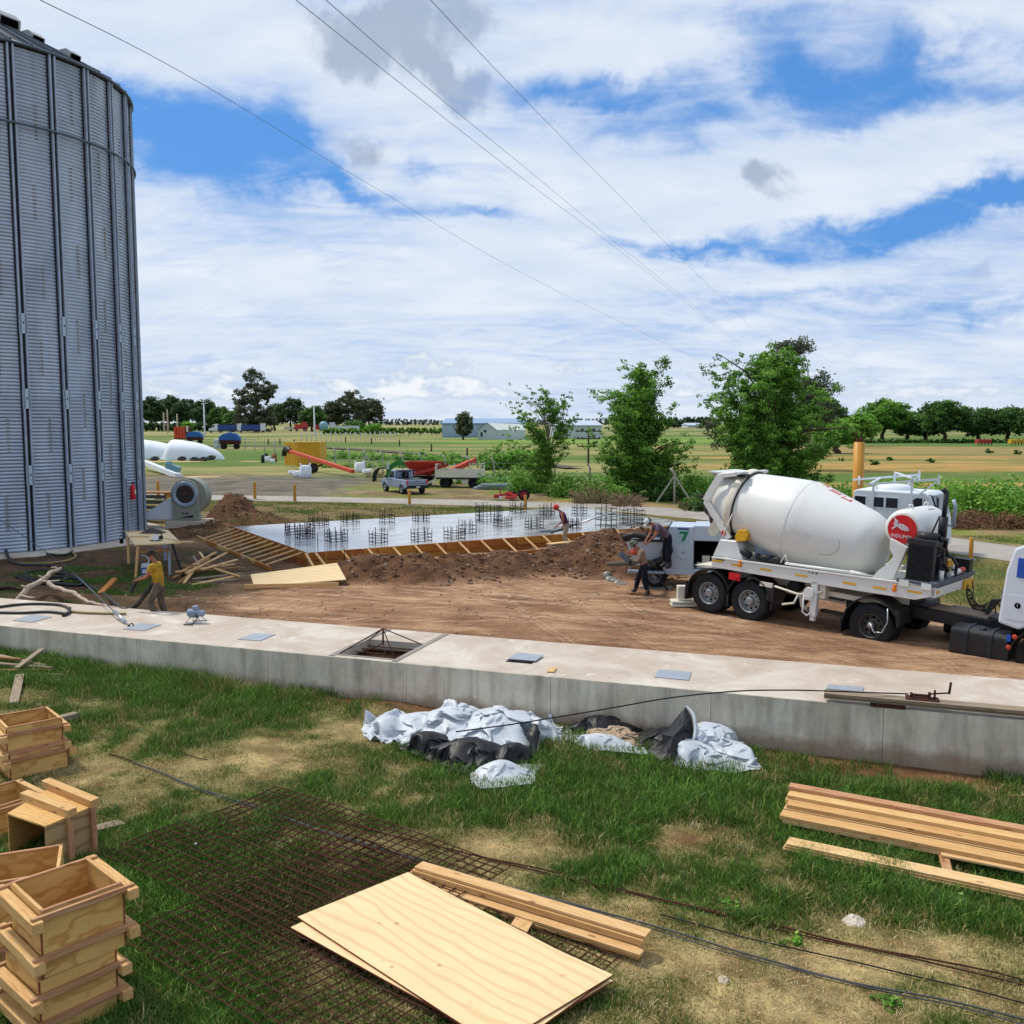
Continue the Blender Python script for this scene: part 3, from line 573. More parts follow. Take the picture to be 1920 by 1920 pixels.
cover([(1227, 1270), (1291, 1276), (1297, 1261), (1236, 1256)], 'bluish steel hatch cover right of the dirty cement patch')
cover([(1549, 1292), (1617, 1298), (1620, 1289), (1553, 1284)], 'bluish steel hatch cover partly behind the long timber beam')
# old timber beam with clamp on the right edge of the wall
def beam():
    z0 = ZT; a0 = wa(*PZ(1545, 1310, ZT)[:2]); t = thing('timber_beam', 'weathered long timber beam lying along the right edge of the wall top', 'beam', wp(a0, .05, z0), math.atan2(WD[1], WD[0]))
    m = M(); m.b2((0, -.10, .11), (7.5, .16, .165)); m.build('board', MATS['timber_grey'], t, bevel=.004)
    m = M(); m.b2((.0, -.06, .06), (7.5, .10, .108)); m.build('under_board', MATS['deck_wood'], t, bevel=.004)
    m = M(); m.b2((.75, -.09, .004), (1.3, .1, .058)); m.b2((4.3, -.09, .004), (4.6, .1, .058)); m.build('packing_block', MATS['rust'], t)
    c = thing('rod_clamp', 'rusty screw clamp bolted to a plate on the timber beam', 'clamp', wp(a0+1.55, .12, z0+.166), math.atan2(WD[1], WD[0]))
    m = M(); m.b2((-.25, -.12, 0), (.27, .12, .02)); m.build('plate', MATS['rust'], c, bevel=.004)
    m = M(); m.b2((-.18, -.05, .02), (-.14, .05, .09)); m.b2((.1, -.05, .02), (.14, .05, .12)); m.b2((-.18, -.03, .05), (.14, .03, .08)); m.tube([(.2, 0, .02), (.2, 0, .17)], .018, 8); m.tube([(.14, 0, .1), (.42, .02, .14)], .014, 8); m.build('jaw', MATS['rust'], c)
    m = M(); m.tube([(.42, .02, .12), (.44, .02, .32)], .02, 8); m.build('handle', MATS['rust'], c)
beam()
# springy steel rod clamped to the beam, bowing over the sheets
def curve_pts(uvz, mode='z'):
    out = []
    for u, v, k in uvz: out.append(PY(u, v, k) if mode == 'y' else PZ(u, v, k))
    return out
def smooth(P, n=6): return [Vector(q) for q in cat_pts([tuple(p) for p in P], n)]
def tube_obj(name, P, r, mat, label=None, cat=None, group=None, n=6, sm=5):
    P = smooth(P, sm) if sm else P; c = P[0].copy(); m = M(); m.tube([p-c for p in P], r, n); o = m.build(name, MATS[mat], None, c)
    if label: tag(o, label, cat, group)
    return o
tube_obj('steel_rod', curve_pts([(855, 1372, 15.6), (960, 1358, 15.5), (1060, 1342, 15.45), (1160, 1325, 15.4), (1260, 1308, 15.4), (1380, 1296, 15.45), (1480, 1294, 15.5), (1560, 1296, 15.6), (1640, 1299, 15.7), (1703, 1301, 15.75)], 'y'), .012, 'rebar_dark', 'long black springy steel rod bowing from the timber beam over the white sheet', 'rod')
m = M(); m.bar((-.16, 0, .02), (.16, 0, .02), .13, .02); o = m.build('wood_offcut', MATS['timber_pale'], None, PZ(1035, 1258, ZT), rot=(0, 0, 1.35)); tag(o, 'short pale wood offcut on the wall edge right of the small open hatch', 'offcut')
# ---------------- grain silo ----------------
def mat_silo():
    t = NT('corrugated_steel'); v = t.tc.outputs['Object']; n = t.noise(v, .8, 6, .6, .3, (1, 1, .35)); f = t.noise(v, 5, 5, .7)
    k = t.ramp(n, [(.3, hexc('#8f9eb1')), (.6, hexc('#adbacb')), (.8, hexc('#b9c3cf'))]); k = t.mix(t.mr(f, .6, .8, 0, .3), k, hexc('#6d6f70')); sx = t.N.new('ShaderNodeSeparateXYZ'); t.L.new(v, sx.inputs[0]); cb = t.N.new('ShaderNodeCombineXYZ'); t.L.new(t.math('FLOOR', t.math('MULTIPLY', t.math('ARCTAN2', sx.outputs[1], sx.outputs[0]), 14/math.pi)), cb.inputs[0]); t.L.new(t.math('FLOOR', t.math('DIVIDE', sx.outputs[2], .983)), cb.inputs[1]); wn = t.N.new('ShaderNodeTexWhiteNoise'); t.L.new(cb.outputs[0], wn.inputs['Vector']); k = t.mix(t.math('MULTIPLY', wn.outputs['Value'], .38), k, hexc('#7c8898')); st = t.noise(v, 3, 5, .6, 0, (1, 1, .06)); k = t.mix(t.mr(st, .56, .75, 0, .4), k, hexc('#6e7681')); t.col(k); MATS['silo'] = t.set(.30, .45, .6)
mat_silo()
def silo():
    R = 6.78; C = Vector((-23.3, 41.05, .12)); ZE = 18.85; t = thing('grain_silo', 'tall corrugated galvanised grain silo with vertical ribs at the left', 'silo', C)
    n = 140; pitch = .134; rows = int(ZE/pitch); prof = []
    for i in range(rows*6+1): prof.append((R-.02+.045*math.sqrt(max(0, 1-(2*((i % 6)/6)-1)**2)), min(ZE, i*pitch/6)))
    m = M(); m.lathe(prof, n); m.build('corrugated_wall', MATS['silo'], t)
    m = M(); m.cur = 0; NR = 28
    pt = Vector((-18.54, 36.36))-C.xy; base = math.atan2(pt.y, pt.x); dth = 2*math.pi/NR
    m = M(); m.lathe([(0, ZE+3.3), (.7, ZE+3.2), (R+.12, ZE+.02), (R+.14, ZE-.06), (R-.02, ZE-.06)], 56); m.build('roof', MATS['roof_grey'], t)
    for k in range(56):
        a = base+k*math.pi*2/56; d = Vector((math.cos(a), math.sin(a), 0)); m = M(); m.bar(d*.8+Vector((0, 0, ZE+3.2)), d*(R+.16)+Vector((0, 0, ZE+.05)), .07, .11)
        if k < 40: m.build('roof_rib', MATS['galv_dark'], t)
    seg = [0, 2.93, 5.83, 8.65, 14.0, ZE]
    for k in range(NR):
        a = base+k*dth; R3 = RZ(a); d = Vector((math.cos(a), math.sin(a), 0)); s = Vector((-d.y, d.x, 0))
        m = M()
        for sg in (-1, 1): m.box(d*(R+.085)+s*sg*.095+Vector((0, 0, ZE/2)), (.13, .07, ZE-.03), R3)
        o = m.build('rib', MATS['galv'], t); m = M(); m.box(d*(R+.045)+Vector((0, 0, ZE/2)), (.02, .115, ZE-.05), R3); m.build('web', MATS['dark_metal'], o); m = M(); m.box(d*(R+.04)-s*.15+Vector((0, 0, ZE/2)), (.03, .06, ZE-.05), R3); m.build('rib_shade', MATS['dark_metal'], o)  # the outer dark strip paints the shadow along the left of each rib
        for z in seg[1:4]:
            m = M(); m.box(d*(R+.14)+Vector((0, 0, z)), (.02, .30, .74), R3); p = m.build('splice_plate', MATS['galv_plate'], o)
            m = M(); m.box(d*(R+.155)+s*.01+Vector((0, 0, z+.02)), (.012, .03, .09), R3); m.build('slot', MATS['dark_hole'], o)
    m = M(); th = [base+k*dth/4 for k in range(NR*4+1)]; m.tube([(math.cos(a)*(R+.19), math.sin(a)*(R+.19), 15.95) for a in th], .045, 8); m.build('wind_ring', MATS['galv_dark'], t)
    m = M(); th = [base+k*dth/2 for k in range(NR*2+1)]; m.tube([(math.cos(a)*(R+.17), math.sin(a)*(R+.17), ZE-.02) for a in th], .06, 6); m.build('eave_ring', MATS['galv_dark'], t)
    # rows of bolts on the sheet seams
    m = M(); rr = random.Random(5)
    for k in range(NR):
        for j in range(6):
            a = base+(k+.5+((j % 2)-.5)*.12)*dth; z0 = j*2.93+.9+(k % 3)*.95
            if z0 > ZE-1.5: continue
            for i in range(10):
                for s_ in (-.03, .03):
                    b = a+s_/R; m.box((math.cos(b)*(R+.035), math.sin(b)*(R+.035), z0+i*.134), (.02, .03, .04), RZ(b))
    kind(m.build('seam_bolt', MATS['seam'], t), 'stuff')
    # roof vents
    for k, rr_, s in ((-.50, .50, 1.15), (-.37, .66, .75), (-.36, .93, .68)):
        a = k
        d = Vector((math.cos(a), math.sin(a), 0)); rad = R*rr_; z = ZE+3.25*(1-rr_)-.05
        v = M(); w = .42*s; f = RZ(a)
        pl = [(-.5*s, 0), (.35*s, 0), (.45*s, .16), (.5*s, .38*s), (.2*s, .62*s), (-.35*s, .6*s), (-.5*s, .3)]
        v.prism(pl, -w, w, lambda x, y, zz: tuple(d*rad+Vector((0, 0, z))+f @ Vector((x, y, zz)))); o = v.build('roof_vent', MATS['galv_vent'], t)
        v = M(); v.box(d*(rad+.47*s)+Vector((0, 0, z+.22*s)), (.08, w*1.5, .24*s), f); v.build('opening', MATS['dark_hole'], o)
    m = M(); m.lathe([(0, 0), (R+.95, 0), (R+.95, -.35)], 64); m.build('foundation', MATS['slab_concrete'], t)
    return C, R, base, dth
plain('galv_plate', '#a9bccf', .45, .2, .06, 3); plain('galv_vent', '#a4a7a8', .5, .2, .08, 3); plain('seam', '#8a6f3c', .6, .2, .2, 8)
SCN, SR, SB, SDT = silo()
# fire extinguisher on a rib
def extinguisher():
    p = PY(247, 921, 41.2); a = SB+SDT*3.32; d = Vector((math.cos(a), math.sin(a), 0)); p = SCN+d*(SR+.13)+Vector((0, 0, p.z-.12-.33)); t = thing('fire_extinguisher', 'red fire extinguisher hanging on the silo wall', 'fire extinguisher', p, a)
    m = M(); m.lathe([(0, 0), (.10, 0), (.11, .04), (.11, .52), (.07, .62), (.03, .64), (.03, .7)], 16, T=(.05, 0, 0)); m.build('cylinder', MATS['bright_red'], t)
    m = M(); m.box((.05, .02, .73), (.1, .16, .05)); m.tube([(.05, .06, .72), (.08, .16, .55), (.08, .15, .2)], .015, 6); m.build('valve', MATS['dark_metal'], t)
    m = M(); m.box((.158, .0, .33), (.01, .10, .2)); m.build('label_plate', MATS['white_paint'], t)
extinguisher()
# ---------------- centrifugal fan ----------------
def fan():
    p = PY(352, 988, 44.6); g = float(H(p.x, 44.6)); p.z = g; ang = .02; t = thing('aeration_fan', 'grey green centrifugal aeration fan with a round dark inlet beside the silo', 'fan', p, -ang)
    k = 1.0; m = M(); poly = []
    for i in range(33):
        a = -math.pi*.42+i/32*math.pi*1.55; r = .86+.0*i; poly.append((r*math.cos(a)+.08, 1.34+r*math.sin(a)))
    poly = [(.55, .25)]+poly+[(-.62, .25)]
    m.prism(poly, .0, .75); m.build('scroll_housing', MATS['fan_grey'], t, bevel=.02)
    m = M(); m.prism([(-.62, .2), (.64, .2), (.64, 1.55)]+[(.64*math.cos(a), 1.5+.64*math.sin(a)) for a in [i/12*math.pi for i in range(1, 12)]]+[(-.62, 1.55)], -.22, -.01); m.build('front_plate', MATS['fan_grey'], t, bevel=.015)
    m = M(); m.lathe([(.60, 0), (.61, .03), (.57, .07), (.44, .02), (.42, .0)], 40, RX(math.pi/2), (0, -.23, 1.45)); m.build('inlet_ring', MATS['galv'], t)
    m = M(); m.lathe([(0, .014), (.41, .014), (.41, 0)], 32, RX(math.pi/2), (0, -.235, 1.45)); m.build('inlet_guard', plain('guard_brown', '#3a2f2e', .8), t)
    m = M(); m.lathe([(.10, .0), (.10, .03), (0, .04)], 16, RX(math.pi/2), (0, -.26, 1.45)); m.build('hub', plain('hub_brown', '#4c3a33', .6), t)
    m = M(); m.box((.0, -.23, .47), (.9, .012, .36)); m.build('name_plate', MATS['fan_grey'], t)
    m = M(); m.prism([(-.28, .34), (.36, .34), (.36, .48)], -.245, -.239); m.build('swoosh', MATS['dark_metal'], t)
    m = M()
    for x in (-.12, 0., .1): m.box((x, -.243, .55), (.07, .006, .08))
    m.build('emblem', MATS['dark_metal'], t)
    m = M(); m.b2((-.9, -.5, -.25), (.95, 1.0, .2)); m.build('plinth', MATS['slab_concrete'], t, bevel=.02)
    m = M(); m.prism([(-.64, .22), (-.64, 1.22), (-.9, 1.22), (-2.2, .42), (-2.2, .22)], .05, .75); m.build('outlet_duct', MATS['white_steel'], t, bevel=.01)
    return t
fan()
def crate_frame():
    p = PY(290, 985, 48); p.z = float(H(p.x, p.y)); t = thing('transition_duct', 'dark slatted ochre wooden crate behind the white duct next to the silo', 'crate', p, -.2)
    for i in range(5): m = M(); m.b2((-1.0, -.4, .12+i*.27), (.9, -.34, .30+i*.27)); m.build('slat', MATS['roof_grey'] if i else MATS['post_ochre'], t)
    m = M(); m.b2((-1.0, -.33, .0), (-.9, .5, 1.45)); m.b2((.8, -.33, 0), (.9, .5, 1.45)); m.build('post', MATS['post_ochre'], t)
    m = M(); m.b2((-.95, -.42, 1.46), (1.0, .5, 1.52)); m.build('lid', MATS['timber_old'], t)
crate_frame()
# ---------------- fresh concrete slab with formwork ----------------
ZS = .5; S0 = PZ(577, 1037, ZS); DF = Vector((.855, .52, 0)).normalized(); DL = Vector((-DF.y, DF.x, 0)); LF, LS = 18.4, 9.9
def sp(a, b, z): return Vector((S0.x, S0.y, 0))+DF*a+DL*b+Vector((0, 0, z))
def slab():
    ang = math.atan2(DF.y, DF.x); t = thing('fresh_slab', 'large freshly poured glossy wet grey concrete slab', 'slab', sp(0, 0, 0), ang)
    nx, ny = 90, 50; X, Y = np.meshgrid(np.linspace(0, LF, nx), np.linspace(0, LS, ny), indexing='ij'); Z = ZS-.012+(fb(X*.8, Y*1.1, 200, 4)-.5)*.025
    V = np.stack([X, Y, Z], -1).reshape(-1, 3); i = np.arange(nx-1)[:, None]; j = np.arange(ny-1)[None, :]
    Fc = np.stack([i*ny+j, (i+1)*ny+j, (i+1)*ny+j+1, i*ny+j+1], -1).reshape(-1, 4); np_mesh('wet_surface', V, Fc, MATS['wet_concrete'], t, True)
    m = M(); m.b2((0.002, .002, -.6), (LF-.002, LS-.002, ZS-.04)); m.build('slab_body', MATS['wall_concrete'], t)
    f = thing('formwork', 'orange brown timber formwork with slanting braces around the wet slab', 'formwork', sp(0, 0, 0), ang)
    rr = random.Random(4); a = 0; n = 0
    mats = [MATS['form_a'], MATS['form_b'], MATS['form_c']]
    while a < LF-2.9:
        L = rr.uniform(1.9, 2.5); m = M(); m.b2((a+.01, -.04, -.15), (min(a+L, LF)-.01, -.01, .22+rr.uniform(-.02, .02))); m.build('panel', mats[n % 3], f)
        m = M(); m.b2((a+.02, -.07, .23), (min(a+L, LF)-.02, -.012, ZS+.02)); m.build('top_board', mats[(n+1) % 3], f, bevel=.004); a += L; n += 1
    a = .25
    while a < LF-2.5:
        m = M(); m.bar((a, -.09, ZS-.0), (a+.12, -.95, .06), .075, .05); m.build('brace', MATS['timber_pale'] if n % 3 else MATS['timber'], f, bevel=.004)
        m = M(); m.b2((a+.35, -.08, .0), (a+.43, -.041, ZS-.02)); m.build('stud', mats[n % 3], f); a += rr.uniform(.85, 1.02); n += 1
    a = .1
    while a < LF-2.8:
        L = rr.uniform(2.2, 3.0); m = M(); m.b2((a, -1.06, -.02), (a+L-.02, -.98, .11)); m.build('sill_board', mats[n % 3], f, bevel=.004); a += L; n += 1
    b = 0
    while b < LS-.1:
        L = 2.0; m = M(); m.b2((-.04, b+.01, -.15), (-.01, min(b+L, LS)-.01, .24)); m.build('panel', mats[n % 3], f); m = M(); m.b2((-.07, b+.02, .25), (-.012, min(b+L, LS)-.02, ZS+.02)); m.build('top_board', mats[(n+2) % 3], f); b += L; n += 1
    b = .35
    while b < LS:
        m = M(); m.bar((-.09, b, ZS-.02), (-1.35, b+.1, .14), .07, .05); m.build('brace', MATS['timber_pale'], f, bevel=.004); m = M(); m.b2((-.09, b+.3, -.05), (-.041, b+.38, ZS-.02)); m.build('stud', mats[n % 3], f); b += .80; n += 1
    b = -.3
    while b < LS-.2:
        L = 1.75; m = M(); m.b2((-1.47, b, .0), (-1.4, b+L-.03, .17)); m.build('sill_board', MATS['timber'] if n % 2 else mats[0], f, bevel=.004); b += L; n += 1
    m = M(); m.bar((-.1, -.1, ZS), (-.1, -1.0, .05), .08, .05); m.build('brace', MATS['timber_pale'], f)
for nm, c1, c2, c3 in (('form_a', '#b5772f', '#935a22', '#c58a43'), ('form_b', '#a8652c', '#874a20', '#bb7b3c'), ('form_c', '#c08a34', '#a06c25', '#cf9d4c')): wood(nm, c1, c2, c3)
slab()
def cage(uL, uR, vt, vb, nb=None, i=0):
    p = PZ((uL+uR)/2, vb, ZS); k = F/(p.y+.3); w = (uR-uL)/k*.86; h = (vb-vt)/k*.93; lab = CAGE_LAB[i]
    t = thing('rebar_cage', lab, 'rebar cage', p+Vector((0, w*.3, -.02)), math.atan2(DF.y, DF.x)+random.uniform(-.12, .12), 'rebar column starters standing in the wet slab')
    n = max(3, min(6, int(w/.16))); m = M(); q = w/2; d = min(w, .75)/2
    for a in range(n):
        for b in range(n):
            if a in (0, n-1) or b in (0, n-1):
                x = -q+2*q*a/(n-1); y = -d+2*d*b/(n-1); lx = random.uniform(-.02, .02); m.tube([(x, y, 0), (x+lx, y+random.uniform(-.02, .02), h*random.uniform(.86, 1.08))], .016, 4)
    m.build('vertical_bars', MATS['rebar_dark'] if i % 3 else MATS['rust'], t)
    for s in range(3 if h < .75 else 4):
        z = h*(.12+.25*s); m = M(); m.tube([(-q, -d, z), (q, -d, z), (q, d, z), (-q, d, z), (-q, -d, z)], .012, 4, False); m.build('stirrup', MATS['rebar_dark'], t)
    return t
CG = [(533, 578, 978, 1003), (553, 587, 984, 1011), (580, 612, 963, 986), (640, 670, 959, 980), (610, 647, 989, 1017), (694, 723, 989, 1019), (713, 737, 953, 982), (773, 806, 989, 1016), (775, 802, 957, 979), (835, 868, 985, 1012), (862, 890, 972, 1002), (893, 940, 942, 980), (928, 957, 965, 988), (958, 985, 938, 962), (987, 1016, 967, 992), (1015, 1038, 940, 968), (1068, 1088, 968, 992), (1075, 1098, 942, 965), (1121, 1153, 944, 990), (1167, 1207, 950, 985)]
CAGE_LAB = ['leftmost rebar cage on the wet slab', 'second rebar cage from the left, just in front of the leftmost one', 'small rebar cage near the back edge of the slab behind the leftmost ones', 'rebar cage at the back edge of the slab, left of the tall pair of bars', 'wide rebar cage with bluish bars near the front left of the slab', 'open square rebar cage near the front form, centre left', 'tall narrow rebar cage at the back edge above the open square one', 'low dense rebar cage near the front form, left of centre', 'low rebar cage at the back edge standing in a dark patch', 'dense rebar cage near the front form, centre of the slab', 'rebar cage just behind the dense central front one', 'widest rebar cage at the back edge of the slab by the road', 'rebar cage in mid slab left of the worker in the red hat', 'rebar cage at the back edge in front of the red mower', 'leaning rebar cage just left of the worker in the red hat', 'tall rebar cage behind the head of the worker in the red hat', 'rebar cage right behind the worker in the red hat', 'rebar cage at the back edge above the float pole', 'tall rebar cage under the end of the float pole', 'rightmost wide rebar cage beside the concrete pump']
for i, c in enumerate(CG): cage(*c, i=i)
def rod_pegs():
    for (u, v0, v1, Y, lab) in [(597, 1052, 1000, 33.6, 'thin upright steel rod at the slab corner left of the brace'), (647, 1058, 1028, 33.2, 'thin upright steel rod before the formwork right of the slab corner')]:
        a = PY(u, v0, Y); b = PY(u-2, v1, Y); tag(tube_obj('marker_rod', [a, b], .012, 'rebar_dark', sm=0), lab, 'rod')
rod_pegs()
# ---------------- posts along the road ----------------
def bollard(u, vb, vt, wpx, lab, round_=False, mat='post_ochre'):
    p = PZ(u, vb, 0); k = F/p.y; h = (vb-vt)/k; r = wpx/k/2; m = M(); z = float(H(p.x, p.y)); 
    m.lathe([(r, 0), (r, h), (r*.8, h+.03), (0, h+.03)], 14) if round_ else m.lathe([(r, 0), (r*.95, h), (0, h+.02)], 8)
    t = thing('roadside_post', lab, 'post', (p.x, p.y, z), 0, 'ochre posts beside the road'); m.build('shaft', MATS[mat], t); m = M(); m.box((0, 0, .03), (r*3.4, r*3.4, .1)); m.build('foot', MATS['concrete_post'], t); return t
for a in [(297, 937, 903, 6, 'dark ochre post beside the road right of the silo'), (478, 938, 905, 6, 'ochre post on the far side of the road left of the taller middle post'), (553, 943, 909, 6, 'ochre post with a grey foot in the grass above the wet slab', ), (768, 949, 920, 6, 'ochre post below the silver pickup truck'), (985, 961, 930, 5, 'ochre post right of the red mower', ), (1820, 1050, 1008, 8, 'ochre post on the grass behind the tractor chassis')]: bollard(*a, round_=True)
def big_column():
    p = PZ(1607, 955, 0); k = F/p.y; h = (955-829)/k; t = thing('steel_column', 'thick tall ochre steel column behind the mixer drum with rusty bolts on top', 'column', p)
    m = M(); r = 20/k/2+.0; m.lathe([(r*1.04, 0), (r, .2), (r, h), (r*.6, h+.02), (0, h+.02)], 28); m.build('shaft', MATS['post_ochre_plain'], t)
    m = M(); m.lathe([(r*.65, h+.02), (r*.65, h+.14), (r*.5, h+.16), (r*.5, h+.22), (0, h+.24)], 18); m.box((.1, 0, h+.35), (.06, .06, .4)); m.bar((-.05, 0, h+.25), (-.4, 0, h+.55), .05, .05); m.bar((-.3, 0, h+.2), (-.05, .1, h+.62), .04, .04); m.build('top_fitting', MATS['rust'], t)
plain('post_ochre_plain', '#c48a2e', .5, 0, .08, 1.2, 0, .4, '#96621f', 3, .68)
big_column()
# ---------------- work table ----------------
def work_table():
    a, b, c, d = PZ(236, 1000, 1.12), PZ(315, 995, 1.12), PZ(340, 1019, 1.12), PZ(252, 1023, 1.12)
    cen = (a+b+c+d)/4; g = float(H(cen.x, cen.y)); base = Vector((cen.x, cen.y, g)); ht = 1.12-g; t = thing('work_table', 'makeshift plywood work table on thin legs near the silo', 'table', base)
    m = M(); P = [q-base for q in (d, c, b, a)]; m.add(P+[q+Vector((0, 0, .03)) for q in P], [(3, 2, 1, 0), (4, 5, 6, 7), (0, 1, 5, 4), (1, 2, 6, 5), (2, 3, 7, 6), (3, 0, 4, 7)]); m.build('tabletop', MATS['plywood_pale'], t)
    q = P[1]; m = M(); m.bar(q+Vector((-.25, .12, .045)), q+Vector((.35, .06, .045)), .16, .03); m.build('overhang_board', MATS['timber_pale'], t)
    def leg(p, dx, dy, mt, w=.07): m = M(); m.bar((p.x, p.y, ht), (p.x+dx, p.y+dy, 0), w, w); m.build('leg', MATS[mt], t)
    leg(P[0]+Vector((.08, .1, 0)), -.12, -.0, 'timber_pale'); leg(P[1]+Vector((-.35, .12, 0)), .35, -.05, 'dark_metal', .06); leg(P[1]+Vector((-.5, .25, 0)), 0, 0, 'galv', .07); leg(P[3]+Vector((.1, -.1, 0)), 0, 0, 'timber_pale'); leg(P[2]+Vector((-.1, -.1, 0)), 0, 0, 'galv')
    m = M(); m.bar(P[0]+Vector((.05, .1, -.22)), P[1]+Vector((-.4, .1, -.22)), .05, .08); m.build('rail', MATS['timber_old'], t)
    z = 1.155
    def item(nm, u, v, lab, cat, bld): p = PZ(u, v, z); x = thing(nm, lab, cat, p); bld(x)
    def cloth(x):
        m = M(); n = 14; vs = []
        for i in range(n):
            for j in range(8): px = (i/(n-1)-.5)*.85; py = (j/7-.5)*.5; e = max(0, 1-(px/.42)**2)*max(0, 1-(py/.25)**2); vs.append((px, py, .005+e*(.06+.16*float(fb(px*6+3, py*6, 301, 3)))))
        m.add(vs, [(i*8+j, (i+1)*8+j, (i+1)*8+j+1, i*8+j+1) for i in range(n-1) for j in range(7)], True); m.build('cloth', plain('dark_cloth', '#4a4340', .95, 0, .3, 9), x)
    item('jacket', 287, 999, 'crumpled dark jacket lying on the work table', 'jacket', cloth)
    def saw(x):
        m = M(); m.lathe([(.0, -.03), (.11, -.03), (.11, .02), (0, .02)], 18, RX(math.pi/2), (0, 0, .11)); m.build('blade_guard', MATS['white_steel'], x); m = M(); m.box((.1, .05, .1), (.22, .1, .12)); m.tube([(.0, .05, .18), (.05, .05, .25), (.16, .05, .24), (.2, .05, .15)], .02, 6); m.box((0, 0, .01), (.34, .16, .015)); m.build('body', MATS['dark_metal'], x); m = M(); m.tube([(.2, .05, .1), (.5, .15, .01), (.75, .1, .01)], .008, 5); m.build('cord', MATS['hose_black'], x)
    item('circular_saw', 292, 1014, 'white and black circular saw on the work table', 'saw', saw)
    def scr(x): m = M(); m.bar((-.35, 0, .015), (.3, .05, .015), .07, .025); m.build('piece', MATS['timber_pale'], x)
    item('wood_strip', 262, 1007, 'thin wood strip on the work table left of the saw', 'wood strip', scr)
    item('wood_strip', 250, 997, 'short dark wood strip at the back left of the work table', 'wood strip', scr)
work_table()
def bucket(p, r, h, mat, lab, cat='bucket'):
    t = thing('bucket', lab, cat, p); m = M(); m.lathe([(0, .01), (r*.8, 0), (r, h), (r*1.06, h), (r*1.06, h-.02), (r*.97, h-.02), (r*.76, .03), (0, .03)], 18); m.build('pail', MATS[mat], t); m = M(); m.tube([(-r, 0, h-.02), (-r*.7, 0, h+.09), (0, 0, h+.14), (r*.7, 0, h+.09), (r, 0, h-.02)], .008, 5); m.build('handle', MATS['dark_metal'], t)
p = PZ(228, 1019, .9); bucket(p, .07, .16, 'black_plastic', 'small black pot at the left end of the work table', 'pot')
p = sp(12.0, -.45, .05); bucket(p, .2, .28, 'black_plastic', 'black bucket inside the formwork braces right of the red hat worker')
def jug():
    p = G(274, 1081); t = thing('jug', 'blue and white plastic jug with a curved white spout beside the mustard shirt worker', 'jug', p); w = .13
    m = M(); m.b2((-w, -.1, 0), (w, .1, .30)); m.build('lower_body', MATS['blue_plastic'], t, bevel=.03)
    m = M(); m.prism([(-w*.97, .301), (w*.97, .301), (w*.97, .38), (w*.6, .44), (-w*.8, .44), (-w*.97, .38)], -.095, .095); m.build('shoulder', MATS['pale_plastic'], t, bevel=.02)
    m = M(); m.box((0, -.104, .18), (.17, .008, .12)); m.build('label_sticker', MATS['hat_white'], t)
    m = M(); m.tube(smooth([Vector((.08, 0, .42)), Vector((.11, 0, .54)), Vector((.05, 0, .64)), Vector((-.05, 0, .69)), Vector((-.12, 0, .69))]), .022, 8); m.build('spout', MATS['hat_white'], t)
jug()
# ---------------- heaps of stones on the spoil ----------------
def stones():
    rr = np.random.default_rng(3); N = 5200; pts = []
    base = np.array([(-1, 1, 1), (1, 1, 1), (1, -1, 1), (-1, -1, 1), (-1, 1, -1), (1, 1, -1), (1, -1, -1), (-1, -1, -1)], float)*.5
    fc = np.array([(0, 1, 2, 3), (7, 6, 5, 4), (0, 4, 5, 1), (1, 5, 6, 2), (2, 6, 7, 3), (3, 7, 4, 0)])
    k = rr.integers(0, 14, N); wts = np.array([m[4]*m[2] for m in MND[:14]]); k = rr.choice(14, N, p=wts/wts.sum())
    mm = np.array(MND[:14]); r = np.sqrt(rr.random(N))*1.55; a = rr.random(N)*6.283
    x = mm[k, 0]+mm[k, 2]*r*np.cos(a); y = mm[k, 1]+mm[k, 3]*r*np.sin(a)
    qa = (x-S0.x)*DF.x+(y-S0.y)*DF.y; qb = (x-S0.x)*DL.x+(y-S0.y)*DL.y; keep = ~((qa > -1.6) & (qb > -1.2) & (qb < LS+.2)); x = x[keep]; y = y[keep]; n = len(x)
    x2 = rr.uniform(-11, 8, 500); y2 = 24+rr.random(500)*7; x = np.r_[x, x2]; y = np.r_[y, y2]; n2 = len(x)
    sz = np.r_[.02+.10*rr.random(n)**4, .012+.04*rr.random(500)**3]; z = H(x, y)+sz*.15
    V = base[None]*(1+(rr.random((n2, 8, 3))-.5)*.7)*sz[:, None, None]*np.array([1, 1, .7]); a = rr.random(n2)*6.28; ca, sa = np.cos(a)[:, None], np.sin(a)[:, None]
    V = np.stack([V[..., 0]*ca-V[..., 1]*sa, V[..., 0]*sa+V[..., 1]*ca, V[..., 2]], -1)+np.stack([x, y, z], -1)[:, None]
    Fc = (fc[None]+np.arange(n2)[:, None, None]*8).reshape(-1, 4); t = NT('clods'); at = t.N.new('ShaderNodeAttribute'); at.attribute_name = 'rnd'
    t.col(t.ramp(at.outputs['Fac'], [(0, hexc('#5c4233')), (.5, hexc('#7d604b')), (.85, hexc('#8e7561')), (1, hexc('#a4968a'))])); MATS['clods'] = t.set(.95, 0, .1)
    o = np_mesh('rubble', V.reshape(-1, 3), Fc, MATS['clods'], facecol=np.repeat(rr.random(n2), 6)); tag(o, 'loose stones and clods strewn over the spoil heaps', 'rubble'); kind(o, 'stuff')
stones()
